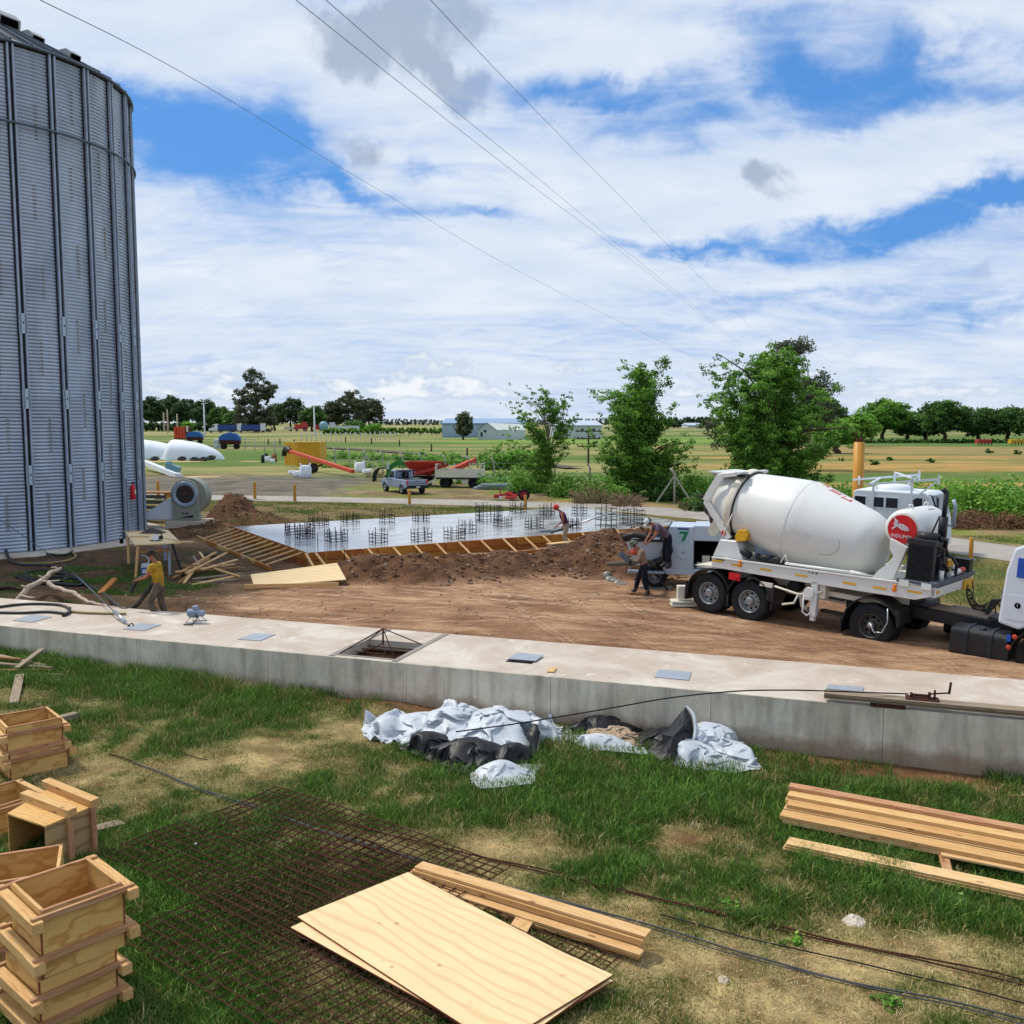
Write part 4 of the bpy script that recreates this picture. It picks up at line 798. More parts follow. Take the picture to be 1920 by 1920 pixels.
# wet cement spill under the hose
def blob_obj(name, pts, mat, lab, cat, seed=0, n=3):
    m = M(); c = pts[0][0].copy()
    import bmesh
    bm = bmesh.new()
    for p, r, h in pts:
        mt = Matrix.Translation(p-c) @ Matrix.Diagonal((r, r, h, 1)); bmesh.ops.create_icosphere(bm, subdivisions=n, radius=1, matrix=mt)
    for v in bm.verts:
        k = float(fb(v.co.x*6+seed, v.co.y*6+v.co.z*5, 400+seed, 3))-.5; v.co += v.co.normalized()*0+Vector((k*.12, k*.1, k*.1))
    for f in bm.faces: f.smooth = True
    me = bpy.data.meshes.new(name); bm.to_mesh(me); bm.free(); me.materials.append(MATS[mat]); o = bpy.data.objects.new(name, me); link(o); o.location = c; tag(o, lab, cat); return o
plain('wet_cement', '#77766f', .4, 0, .25, 12, .4, .5)
g = lambda u, v: G(u, v)
blob_obj('cement_spill', [(g(1139, 1080), .16, .16), (g(1144, 1086), .22, .12), (g(1152, 1089), .2, .08), (g(1160, 1092), .18, .06), (g(1167, 1095), .13, .04)], 'wet_cement', 'grey lump of spilled wet cement on the earth under the hose mouth', 'cement', 3)
blob_obj('cement_spill', [(g(1225, 1098), .3, .07), (g(1240, 1102), .35, .05), (g(1213, 1100), .2, .06)], 'wet_cement', 'flat puddle of wet cement beside the worker holding the hose', 'cement', 5)
# ---------------- sheets and planks in the yard ----------------
def quad_sheet(name, P, th, mat, lab, cat, group=None, edge=None):
    c = sum(P, Vector())/4; d = (P[1]-P[0]); a = math.atan2(d.y, d.x); R = RZ(-a); Q = [R @ (p-c) for p in P]
    m = M(); m.add(Q, [(0, 1, 2, 3)]); b = len(m.v)
    up = Vector((0, 0, th)); m = M(); vs = [q for q in Q]+[q+up for q in Q]; m.cur = 0; m.add(vs, [(4, 5, 6, 7)]); m.cur = 1; m.add(vs, [(3, 2, 1, 0), (0, 1, 5, 4), (1, 2, 6, 5), (2, 3, 7, 6), (3, 0, 4, 7)])
    o = m.build(name, [MATS[mat], MATS[edge or mat]], None, c, rot=(0, 0, a)); tag(o, lab, cat, group); return o
def GP(u, v, dz=0): p = G(u, v); p.z += dz; return p
P0 = GP(477, 1105, .05); P1 = PY(649, 1086, P0.y+1.4); P2 = PY(631, 1056, P0.y+3.6); P3 = PY(470, 1079, P0.y+2.6)
for q, dz in ((P1, .12), (P2, .45), (P3, .2)): q.z = float(H(q.x, q.y))+dz
P1 = PZ(649, 1088, P1.z); P2 = PZ(632, 1057, .55); P3 = PZ(470, 1079, .3)
quad_sheet('plywood_sheet', [P0, P1, P2, P3], .03, 'plywood_pale', 'pale plywood sheet leaning on the spoil in the dirt yard', 'plywood sheet')
a = GP(458, 1107, .12); b = GP(635, 1102, .10); m = M(); c = (a+b)/2; m.bar(a-c, b-c, .05, .13); o = m.build('plank', MATS['timber_pale'], None, c, bevel=.004); tag(o, 'pale plank lying along the front of the leaning plywood sheet', 'plank')
def plank(u0, v0, u1, v1, w, th, dz0, dz1, mat, lab, group=None, parent=None, nm='plank', roll=0):
    a = GP(u0, v0, dz0+th/2); b = GP(u1, v1, dz1+th/2); c = (a+b)/2; d = b-a; L = d.length; m = M(); m.box((0, 0, 0), (L, w, th), RX(roll)); o = m.build(nm, MATS[mat], None, c, bevel=.003); o.matrix_world = Matrix.Translation(c) @ frame(d).to_4x4(); tag(o, lab, 'plank', group); return o
rr = random.Random(11); grp = 'loose planks piled behind the kneeling worker'
pl = [(362, 1098, 440, 1082, .18, 0, 0, 'timber_pale'), (340, 1082, 405, 1052, .12, .15, .3, 'timber'), (350, 1087, 425, 1056, .10, .18, .35, 'timber_pale'), (325, 1088, 392, 1062, .09, .05, .25, 'timber_old'), (345, 1096, 372, 1072, .10, .02, .25, 'timber'), (352, 1080, 452, 1070, .12, .12, .1, 'timber_old'), (360, 1088, 454, 1078, .12, .02, .02, 'timber_grey'), (366, 1093, 448, 1088, .12, .0, .0, 'timber_grey'), (330, 1085, 440, 1067, .1, .2, .15, 'timber'), (380, 1080, 445, 1062, .11, .2, .22, 'timber_pale'), (340, 1076, 415, 1071, .09, .25, .2, 'timber_old'), (375, 1053, 385, 1062, .08, .32, .2, 'timber_pale'), (363, 1060, 372, 1070, .07, .3, .2, 'timber_grey'), (335, 1094, 362, 1080, .07, .0, .1, 'timber_old'), (400, 1075, 450, 1084, .1, .15, .03, 'timber')]
PLAB = ['broad pale plank lowest in front of the yard plank pile', 'topmost thick plank slanting up on the yard plank pile', 'long pale plank slanting over the right of the yard plank pile', 'dark plank at the left side of the yard plank pile', 'short plank propped at the lower left of the yard plank pile', 'long brown plank in the middle of the yard plank pile', 'grey plank at the right base of the yard plank pile', 'lowest grey plank under the yard plank pile', 'long plank under the slanting ones in the yard plank pile', 'pale plank at the right top of the yard plank pile', 'brown plank lying level near the top of the yard plank pile', 'short pale stick standing out at the back of the yard plank pile', 'short grey stick standing out at the back left of the yard plank pile', 'thin dark stick pointing left from the yard plank pile', 'plank sloping down to the right end of the yard plank pile']
for q, l in zip(pl, PLAB): plank(q[0], q[1], q[2], q[3], q[4], .045, q[5], q[6], q[7], l, grp)
plank(188, 1118, 216, 1100, .16, .08, .03, .2, 'form_a', 'single short orange brown board lying on the earth left of the kneeling worker')
# boards beside the red hat worker in front of the formwork
def trough():
    a = sp(7.3, -1.25, 0); b = sp(9.6, -1.4, 0); c = (a+b)/2; z = float(H(c.x, c.y)); a = PY(883, 1018, 35.2); 
    P = [PY(1032, 1017, 35.2), PY(1098, 1016, 36.3)]; c = (P[0]+P[1])/2; d = P[1]-P[0]; L = d.length; t = thing('mortar_board', 'grey cement caked board box lying before the formwork below the red hat worker', 'board', Vector((c.x, c.y, c.z-.3)), math.atan2(d.y, d.x))
    m = M(); m.b2((-L/2, -.08, .27), (L/2, .25, .31)); m.build('top_board', MATS['timber_pale'], t); m = M(); m.b2((-L/2, -.06, 0), (L/2, .2, .265)); m.build('side_board', MATS['deck_wood'], t, bevel=.01)
trough()
def scraps():
    rr = random.Random(8); m = M()
    for _ in range(90):
        p = G(rr.uniform(380, 1250), rr.uniform(1095, 1200)) if rr.random() < .5 else G(rr.uniform(20, 480), rr.uniform(1040, 1125)); a = rr.uniform(0, 3.1); L = rr.uniform(.05, .28); m.box(p+Vector((0, 0, .012)), (L, rr.uniform(.02, .05), .014), RZ(a) @ RX(rr.uniform(-.3, .3)))
    o = m.build('wood_scraps', MATS['timber_grey']); tag(o, 'small chips and scraps of wood scattered over the yard', 'scraps'); kind(o, 'stuff')
scraps()
# coil of black cable
def coil(u, v, r, n, mat, lab, nm='cable_coil', rr_=.02, sq=1.0):
    p = G(u, v); m = M(); P = []
    for i in range(n*20+1): a = i/20*2*math.pi; q = r*(1+.12*math.sin(i*.7)+.05*math.sin(i*1.9)); P.append((q*math.cos(a), q*math.sin(a)*sq, .02+.012*(i/20)+.01*math.sin(i*.5)))
    m.tube(P, rr_, 5); o = m.build(nm, MATS[mat], None, p); tag(o, lab, 'cable'); return o
coil(396, 1043, .30, 5, 'hose_black', 'small coil of black cable on the earth above the plank pile', rr_=.03)
# hoses
def GS(seq): return [GP(u, v, dz) for u, v, dz in seq]
tube_obj('hose', GS([(-30, 1000, 1.2), (0, 1010, .6), (8, 1030, .35), (24, 1057, .05), (90, 1062, .04), (118, 1072, .04), (125, 1085, .05), (110, 1092, .05), (60, 1088, .05), (48, 1078, .05), (80, 1072, .06), (130, 1082, .06), (160, 1098, .05), (190, 1114, .04), (208, 1128, .04)])+[PY(228, 1141, 24.2), PY(247, 1141, 24.2), PY(262, 1128, 24.1), PY(278, 1106, 24.0), PY(291, 1088, 23.95)], .055, 'hose_black', 'long thick black hose running from the silo to the kneeling worker', 'hose', n=10, sm=6)
tube_obj('hose', GS([(-20, 1030, .05), (40, 1030, .05), (100, 1029, .06), (130, 1036, .05), (142, 1046, .05), (120, 1055, .05), (70, 1060, .05), (26, 1058, .05)]), .045, 'hose_tan', 'dull yellow hose looping at the foot of the silo', 'hose', n=8)
tube_obj('hose', GS([(-20, 1036, .05), (30, 1036, .05), (80, 1040, .05), (120, 1043, .05), (135, 1034, .06), (100, 1028, .06), (30, 1031, .08)]), .04, 'hose_black', 'dark hose lying inside the yellow loop by the silo', 'hose', n=8)
tube_obj('hose', GS([(30, 1083, .05), (70, 1095, .05), (110, 1098, .06), (150, 1100, .05), (152, 1092, .08), (110, 1086, .08), (70, 1090, .06)]), .05, 'hose_black', 'tangle of black hose on the earth under the bare branch', 'hose', n=8)
Pw = [PZ(u, v, ZT+.04) for u, v in [(-15, 1140), (30, 1134), (70, 1132), (112, 1134), (130, 1142), (126, 1150), (90, 1147), (40, 1149), (-15, 1148)]]; tube_obj('hose', Pw, .035, 'hose_black', 'black hose making a flat loop on the left end of the wall top', 'hose', n=8)
Pw = [PZ(u, v, ZT+.035) for u, v in [(128, 1146), (160, 1149), (195, 1150), (236, 1151)]]; tube_obj('hose_end', Pw, .03, 'hose_tan', 'straight brown hose end lying on the wall top right of the loop', 'hose', n=8)
Pw = [PZ(131, 1140, ZT+.05), PZ(128, 1149, ZT+.05), PZ(118, 1154, ZT+.04)]; tube_obj('hose_nozzle', Pw, .04, 'hose_black', 'open mouth of a black hose on the wall top', 'hose', n=8)
# bare branches
def branch(P, r, mat, lab, twigs=()):
    t = thing('bare_branch', lab, 'branch', P[0]); S = smooth(P, 5); rr2 = random.Random(len(P)); m = M(); S = [p+Vector((rr2.uniform(-1, 1), rr2.uniform(-1, 1), rr2.uniform(-1, 1)))*.02-P[0] for p in S]; m.tube(S, [r*(1-.6*i/len(S)) for i in range(len(S))], 8); m.build('limb', MATS[mat], t)
    for tw in twigs: m = M(); q = [p-P[0] for p in smooth(tw, 4)]; m.tube(q, [r*.4*(1-.6*i/len(q)) for i in range(len(q))], 6); m.build('twig', MATS[mat], t)
branch([PY(33, 1128, 25.6), PY(52, 1104, 25.8), PY(76, 1090, 26.3), PY(92, 1077, 26.6), PY(98, 1072, 26.8), PY(111, 1069, 27.0), PY(113, 1066, 27)], .09, 'branch_pale', 'bare pale branch rising crookedly over the hoses behind the wall', [[PY(111, 1069, 27), PY(104, 1064, 27), PY(96, 1064, 27)], [PY(88, 1081, 26.5), PY(80, 1082, 26.4), PY(72, 1079, 26.4)], [PY(76, 1090, 26.3), PY(95, 1090, 26.2), PY(112, 1088, 26)], [PY(52, 1104, 25.8), PY(46, 1100, 25.7), PY(40, 1098, 25.7)], [PY(40, 1117, 25.6), PY(60, 1121, 25.4), PY(66, 1119, 25.3)]])
branch([PY(92, 1093, 26.2), PY(110, 1104, 25.9), PY(140, 1112, 25.5), PY(155, 1124, 25.1), PY(175, 1131, 24.8), PY(200, 1137, 24.4), PY(232, 1141, 24.2)], .07, 'branch_pale', 'long pinkish bare branch lying from the hoses to the wall top')
branch(GS([(-10, 1108, .08), (20, 1106, .08), (45, 1110, .06)]), .08, 'bark', 'dark log lying at the left edge behind the wall')
# turnbuckle guy wire on the wall
def turnbuckle():
    a = PZ(243, 1173, ZT+.02); b = PY(215, 1147, a.y+1.55); c = PY(20, 985, 40); c = PY(0, 972, 36.0); t = thing('turnbuckle', 'bright steel turnbuckle and guy wire hooked into the wall top', 'turnbuckle', a)
    b = PY(205, 1138, a.y+1.2); c = PY(125, 1062, 27.5)
    m = M(); m.tube([Vector(), (b-a)], .02, 6); m.tube([(b-a)*.2, (b-a)*.75], .045, 8); m.build('screw_body', MATS['steel_bright'], t)
    m = M(); m.tube([(b-a), (PY(125, 1062, 30)-a), (PY(-20, 960, 36)-a)], .012, 5); m.build('wire', MATS['galv_dark'], t)
    m = M(); m.tube(smooth([Vector((0, 0, 0)), Vector((-.03, -.02, -.02)), Vector((.02, -.04, .04)), Vector((.08, -.02, .05)), Vector((.11, -.05, .0))], 4), .014, 6); m.build('hook', MATS['dark_metal'], t)
turnbuckle()
# electric vibrator motor on the wall
def motor():
    p = PZ(367, 1168, ZT); t = thing('vibrator_motor', 'blue grey electric vibrator motor standing on the wall top', 'motor', p, -.15); A = RY(math.pi/2)
    m = M(); m.lathe([(0, -.18), (.09, -.18), (.10, -.15), (.10, .08), (.075, .12), (.075, .2), (.04, .24), (0, .24)], 18, A, (0, 0, .24)); m.build('housing', MATS['motor_blue'], t)
    for k in range(6): m = M(); m.lathe([(.105, -.008), (.112, 0), (.105, .008)], 18, A, (-.13+k*.04, 0, .24)); m.build('cooling_fin', MATS['motor_blue'], t)
    m = M(); m.b2((-.06, -.05, .33), (.07, .05, .42)); m.build('terminal_box', MATS['motor_blue'], t, bevel=.01)
    m = M(); m.tube([(-.08, -.09, .15), (-.2, -.12, .02), (.2, -.12, .02), (.1, -.09, .15)], .016, 6); m.tube([(-.08, .09, .15), (-.14, .12, .02), (.22, .12, .04), (.1, .09, .15)], .016, 6); m.build('skid', MATS['galv'], t)
    m = M(); m.tube(smooth([Vector((-.05, 0, .42)), Vector((-.18, .05, .48)), Vector((-.27, .05, .36)), Vector((-.2, .02, .24)), Vector((.05, -.1, .25)), Vector((.08, -.12, .12)), Vector((.0, -.2, .02)), Vector((-.15, -.3, .02)), Vector((.1, -.32, .02))]), .012, 6); m.build('cable', MATS['hose_black'], t)
motor()
# ---------------- people ----------------
def skin_mesh(name, pts, edges, mat, parent, sub=2, root=0):
    me = bpy.data.meshes.new(name); keys = list(pts); me.from_pydata([pts[k][0] for k in keys], [(keys.index(a), keys.index(b)) for a, b in edges], []); me.materials.append(MATS[mat])
    o = bpy.data.objects.new(name, me); link(o, parent); md = o.modifiers.new('skin', 'SKIN'); md.use_smooth_shade = True
    if not me.skin_vertices: raise RuntimeError('no skin layer')
    for i, k in enumerate(keys):
        r = pts[k][1]; r = r if isinstance(r, tuple) else (r, r); me.skin_vertices[0].data[i].radius = r; me.skin_vertices[0].data[i].use_root = (i == root)
    s = o.modifiers.new('sub', 'SUBSURF'); s.levels = sub; s.render_levels = sub; return o
def lerp(a, b, t): return Vector(a)*(1-t)+Vector(b)*t
def hand(P, prefix, wrist, fore, grip):
    # palm and five fingers added to the body skeleton; fingers curl towards grip
    d = (Vector(wrist)-Vector(fore)).normalized(); g = Vector(grip).normalized(); s = d.cross(g).normalized(); E = []
    palm = Vector(wrist)+d*.075; P[prefix+'palm'] = (palm, (.028, .02)); E.append((prefix+'wrist', prefix+'palm'))
    for i, (o, L) in enumerate(((-.03, .075), (-.01, .085), (.012, .08), (.032, .062))):
        k = palm+s*o+d*.02; f1 = k+d*L*.55+g*.012; f2 = f1+d*L*.12+g*L*.5
        P[f'{prefix}k{i}'] = (k, .011); P[f'{prefix}f{i}'] = (f1, .0095); P[f'{prefix}t{i}'] = (f2, .008); E += [(prefix+'palm', f'{prefix}k{i}'), (f'{prefix}k{i}', f'{prefix}f{i}'), (f'{prefix}f{i}', f'{prefix}t{i}')]
    th = Vector(wrist)+d*.03-s*.035+g*.01; P[prefix+'th'] = (th, .012); P[prefix+'tt'] = (th+d*.035+g*.035-s*.01, .0095); E += [(prefix+'palm', prefix+'th'), (prefix+'th', prefix+'tt')]
    return E
def person(label, loc, rotz, J, shirt, trousers, boot, hat=None, sleeve='short', height=1.0, gripL=(0, 0, -1), gripR=(0, 0, -1), hair=True):
    t = thing('person', label, 'person', loc, rotz, scale=height); J = {k: Vector(v) for k, v in J.items()}
    P = {}; P['pelvis'] = (J['pelvis'], (.12, .10)); P['waist'] = (lerp(J['pelvis'], J['chest'], .4), (.115, .09)); P['chest'] = (J['chest'], (.14, .10)); P['neck'] = (J['neck'], .05)
    hd = (J['head']-J['neck']).normalized(); P['skull'] = (J['head'], (.078, .088)); P['crown'] = (J['head']+hd*.075, .07)
    face = J['face'].normalized(); P['chin'] = (J['head']-hd*.075+face*.035, .045)
    E = [('pelvis', 'waist'), ('waist', 'chest'), ('chest', 'neck'), ('neck', 'chin'), ('chin', 'skull'), ('skull', 'crown')]
    for s in 'LR':
        P[s+'sh'] = (J[s+'sh'], .058); P[s+'el'] = (J[s+'el'], .04); P[s+'wrist'] = (J[s+'wr'], .026); P[s+'hip'] = (J[s+'hip'], .085); P[s+'knee'] = (J[s+'knee'], .058); P[s+'calf'] = (lerp(J[s+'knee'], J[s+'ankle'], .35), .055); P[s+'ankle'] = (J[s+'ankle'], .038); P[s+'toe'] = (J[s+'toe'], .032)
        E += [('chest', s+'sh'), (s+'sh', s+'el'), (s+'el', s+'wrist'), ('pelvis', s+'hip'), (s+'hip', s+'knee'), (s+'knee', s+'calf'), (s+'calf', s+'ankle'), (s+'ankle', s+'toe')]
        E += hand(P, s, J[s+'wr'], J[s+'el'], gripL if s == 'L' else gripR)
    P['nose'] = (J['head']+face*.105-hd*.015, .014); E.append(('skull', 'nose'))
    skin_mesh('body', P, E, 'skin', t)
    sd = hd.cross(face).normalized()
    for s in (-1, 1):
        m = M(); m.lathe([(0, -.008), (.022, -.006), (.028, 0), (.02, .008), (0, .01)], 10, frame(sd), J['head']+sd*s*.082-hd*.01); m.build('ear', MATS['skin'], t)
        m = M(); m.lathe([(0, -.011), (.009, -.005), (.011, 0), (.009, .005), (0, .011)], 8, frame(face), J['head']+sd*s*.033+face*.082+hd*.012); m.build('eye', MATS['dark_hole'], t)
    m = M(); m.box(J['head']+face*.088-hd*.05, (.012, .045, .012), frame(face, hd)); m.build('mouth', MATS['trousers_navy'] if False else MATS['rust'], t)
    if hair:
        m = M(); A = frame(sd); 
        pr = [(.001, .112), (.05, .10), (.082, .06), (.094, .0), (.09, -.05)]; fr = Matrix((sd, hd.cross(sd), hd)).transposed(); m.lathe(pr, 14, fr, J['head']+hd*.035-face*.018); m.build('hair', MATS['hair'], t)
    # clothing
    Q = {}
    Q['hem'] = (lerp(J['pelvis'], J['chest'], -.22), (.165, .135)); Q['waist'] = (lerp(J['pelvis'], J['chest'], .4), (.15, .12)); Q['chest'] = (J['chest'], (.165, .125)); Q['col'] = (lerp(J['chest'], J['neck'], .75), .068)
    E = [('hem', 'waist'), ('waist', 'chest'), ('chest', 'col')]
    for s in 'LR':
        Q[s+'sh'] = (J[s+'sh'], .08); E.append(('chest', s+'sh'))
        if sleeve == 'short': Q[s+'sl'] = (lerp(J[s+'sh'], J[s+'el'], .65), .068); E.append((s+'sh', s+'sl'))
        if sleeve == 'long':
            Q[s+'el'] = (J[s+'el'], .062); Q[s+'cuff'] = (lerp(J[s+'el'], J[s+'wr'], .88), .045); E += [(s+'sh', s+'el'), (s+'el', s+'cuff')]
    o = skin_mesh('shirt', Q, E, shirt, t, 2, 1)
    Q = {}; Q['belt'] = (lerp(J['pelvis'], J['chest'], .3), (.14, .11)); Q['seat'] = (J['pelvis'], (.155, .13)); E = [('belt', 'seat')]
    for s in 'LR':
        Q[s+'hip'] = (J[s+'hip'], .112); Q[s+'knee'] = (J[s+'knee'], .085); Q[s+'cf'] = (lerp(J[s+'knee'], J[s+'ankle'], .5), .078); Q[s+'an'] = (lerp(J[s+'knee'], J[s+'ankle'], .85), .07); E += [('seat', s+'hip'), (s+'hip', s+'knee'), (s+'knee', s+'cf'), (s+'cf', s+'an')]
    skin_mesh('trousers', Q, E, trousers, t, 2, 1)
    for s in 'LR':
        Q = {}; a = J[s+'ankle']; k = (J[s+'knee']-a).normalized(); f = (J[s+'toe']-a); Q['top'] = (a+k*.17, .068); Q['an'] = (a, .06); Q['heel'] = (a-k*.035-f.normalized()*.03, .05); Q['toe'] = (J[s+'toe']+Vector((0, 0, .0)), (.052, .04)); skin_mesh('boot', Q, [('top', 'an'), ('an', 'heel'), ('an', 'toe')], boot, t, 2, 1)
    if hat:
        kind_, mt = hat; fr = Matrix((sd, hd.cross(sd), hd)).transposed(); c = J['head']+hd*.045
        if kind_ == 'helmet': pr = [(.001, .135), (.06, .12), (.098, .075), (.112, .02), (.115, -.005), (.13, -.012), (.13, -.02), (.105, -.018)]
        else: pr = [(.001, .105), (.06, .095), (.093, .05), (.1, 0), (.1, -.02), (.092, -.02)]
        m = M(); m.lathe(pr, 20, fr, c); 
        bf = Matrix((face, hd.cross(face), hd)).transposed(); m.box(c+face*.125-hd*.01, (.09, .13, .012), bf); m.build('hat', MATS[mt], t)
    return t
# worker with the bull float, red helmet; local +X is where he faces (image left), rotz turns him
def face_left(u, v, Y): return PY(u, v, Y)
# local frame: x forward, y left, z up
p = sp(8.35, -.35, .0); p = PY(1062, 1029, 36.2); zz = p.z
J1 = dict(pelvis=(0, 0, .93), chest=(.16, 0, 1.30), neck=(.27, 0, 1.49), head=(.36, 0, 1.58), face=(1, 0, -.45), Lsh=(.2, .2, 1.40), Lel=(.14, .27, 1.12), Lwr=(.36, .12, .93), Rsh=(.2, -.2, 1.40), Rel=(.0, -.27, 1.15), Rwr=(.10, -.17, .95),
          Lhip=(0, .1, .88), Lknee=(.10, .12, .48), Lankle=(.02, .13, .09), Ltoe=(.17, .14, .04), Rhip=(0, -.1, .88), Rknee=(.06, -.13, .47), Rankle=(-.1, -.14, .09), Rtoe=(.06, -.15, .04))
person('worker in a red hard hat and plum sleeveless shirt pulling a long float', p, math.pi, J1, 'shirt_plum', 'trousers_sand', 'boots', ('helmet', 'bright_red'), 'none', .99)
def bull_float():
    a = PY(1033, 998, 37.1); b = PY(1154, 959, 36.0); t = thing('bull_float', 'long handled bull float held by the worker in the red hard hat', 'bull float', a)
    m = M(); m.tube([Vector(), b-a], .03, 8); m.build('handle', MATS['steel_bright'], t); m = M(); m.tube([(-.01, 0, -.02), (b-a)*.42], .036, 8); m.build('grip_section', MATS['dark_metal'], t)
    c = PZ(1012, 996, ZS+.03); d = PZ(1056, 993, ZS+.03); m = M(); m.bar(c-a, d-a, .2, .03); m.build('blade', MATS['galv_dark'], t); m = M(); m.tube([Vector(), (c+d)/2-a], .02, 6); m.build('bracket', MATS['dark_metal'], t)
bull_float()
# worker with hose, camouflage helmet, long taupe shirt
pg = G(1204, 1116)
J2 = dict(pelvis=(0, 0, .92), chest=(.10, 0, 1.26), neck=(.2, 0, 1.44), head=(.30, 0, 1.53), face=(1, .0, -.55), Lsh=(.13, .2, 1.36), Lel=(.2, .26, 1.10), Lwr=(.40, .14, 1.0), Rsh=(.13, -.2, 1.36), Rel=(.14, -.26, 1.06), Rwr=(.38, -.16, .96),
          Lhip=(0, .1, .87), Lknee=(.02, .14, .46), Lankle=(-.12, .16, .09), Ltoe=(.04, .17, .04), Rhip=(0, -.1, .87), Rknee=(.16, -.14, .48), Rankle=(.24, -.15, .10), Rtoe=(.40, -.16, .04))
person('worker in a camouflage helmet and taupe shirt guiding the concrete hose', pg+Vector((.05, 0, 0)), math.pi, J2, 'shirt_taupe', 'trousers_navy', 'boots', ('helmet', 'camo'), 'long', .98)
def hose_pipe():
    a = PY(1137, 1058, pg.y-.25); b = PY(1185, 1055, pg.y-.2); c = PY(1200, 1050, pg.y+.05); d = PY(1222, 1056, pg.y+.9); e = PY(1245, 1075, pg.y+1.6)
    t = thing('concrete_hose', 'grey concrete delivery hose held by the worker in the camouflage helmet', 'hose', a); m = M(); P = [q-a for q in smooth([a, b, c, d, e], 6)]; m.tube(P, [.05+.03*min(1, i/6) for i in range(len(P))], 12); m.build('pipe', plain('hose_grey', '#5b584e', .8, 0, .2, 6, .2), t)
    q = PY(1181, 1055, pg.y-.2)-a; m = M(); m.lathe([(.09, -.04), (.10, 0), (.09, .04)], 14, frame(b-a) @ RY(math.pi/2), q); m.build('coupling', MATS['dark_metal'], t)
    s = PY(1170, 1044, pg.y-.3); t2 = thing('trowel', 'grey metal trowel held up by the worker with the hose', 'trowel', s); m = M(); v = PY(1180, 1052, pg.y-.25)-s; w = PY(1162, 1037, pg.y-.3)-s; m.bar(v, w, .02, .16); m.build('blade', MATS['galv_dark'], t2); m = M(); m.tube([v, v+Vector((.12, 0, -.02))], .02, 6); m.build('handle', MATS['dark_metal'], t2)
hose_pipe()
a = GP(1176, 1114, .02); m = M(); m.bar((0, 0, .02), Vector((.75, -.12, .02)), .08, .03); o = m.build('float_board', MATS['timber_old'], None, a); tag(o, 'dark wooden straightedge lying at the boots of the hose worker', 'board')
# worker standing on the pump, bent over the hopper
pp = PY(1252, 1066, pg.y+.45); PUMPMAN = pp
J3 = dict(pelvis=(0, 0, .93), chest=(.30, 0, 1.20), neck=(.46, 0, 1.31), head=(.57, 0, 1.36), face=(.75, .0, -.9), Lsh=(.34, .2, 1.27), Lel=(.44, .26, 1.0), Lwr=(.58, .16, .84), Rsh=(.34, -.2, 1.27), Rel=(.46, -.25, 1.0), Rwr=(.60, -.14, .84),
          Lhip=(0, .1, .88), Lknee=(.03, .12, .48), Lankle=(-.03, .13, .09), Ltoe=(.12, .14, .04), Rhip=(0, -.1, .88), Rknee=(.08, -.12, .48), Rankle=(.04, -.13, .09), Rtoe=(.2, -.14, .04))
person('worker in a mauve shirt and white cap bending over the pump hopper', pp, math.pi+.1, J3, 'shirt_mauve', 'trousers_navy', 'boots', ('cap', 'hat_white'), 'short', 1.03)
# worker in the mustard shirt behind the wall
py_ = PY(301, 1166, 23.95); py_.z = float(H(py_.x, 23.95))
J4 = dict(pelvis=(0, 0, .86), chest=(.06, 0, 1.22), neck=(.10, 0, 1.43), head=(.16, 0, 1.56), face=(1, 0, -.3), Lsh=(.08, .21, 1.34), Lel=(.18, .30, 1.08), Lwr=(.42, .20, 1.0), Rsh=(.08, -.21, 1.34), Rel=(.16, -.30, 1.06), Rwr=(.40, -.16, 1.03),
          Lhip=(0, .1, .82), Lknee=(.20, .12, .44), Lankle=(.0, .13, .09), Ltoe=(.14, .14, .04), Rhip=(0, -.1, .82), Rknee=(.02, -.12, .43), Rankle=(-.10, -.13, .09), Rtoe=(.06, -.14, .04))
person('worker in a mustard shirt carrying the black hose behind the wall', py_, math.pi, J4, 'shirt_mustard', 'trousers_khaki', 'boots', None, 'short', 1.08)
tube_obj('hose_piece', [PY(246, 1111, 23.8), PY(250, 1100, 23.8), PY(256, 1090, 23.8), PY(263, 1084, 23.8), PY(268, 1082, 23.85)], .05, 'hose_black', 'free end of black hose drooping from the hand of the mustard shirt worker', 'hose', n=10)
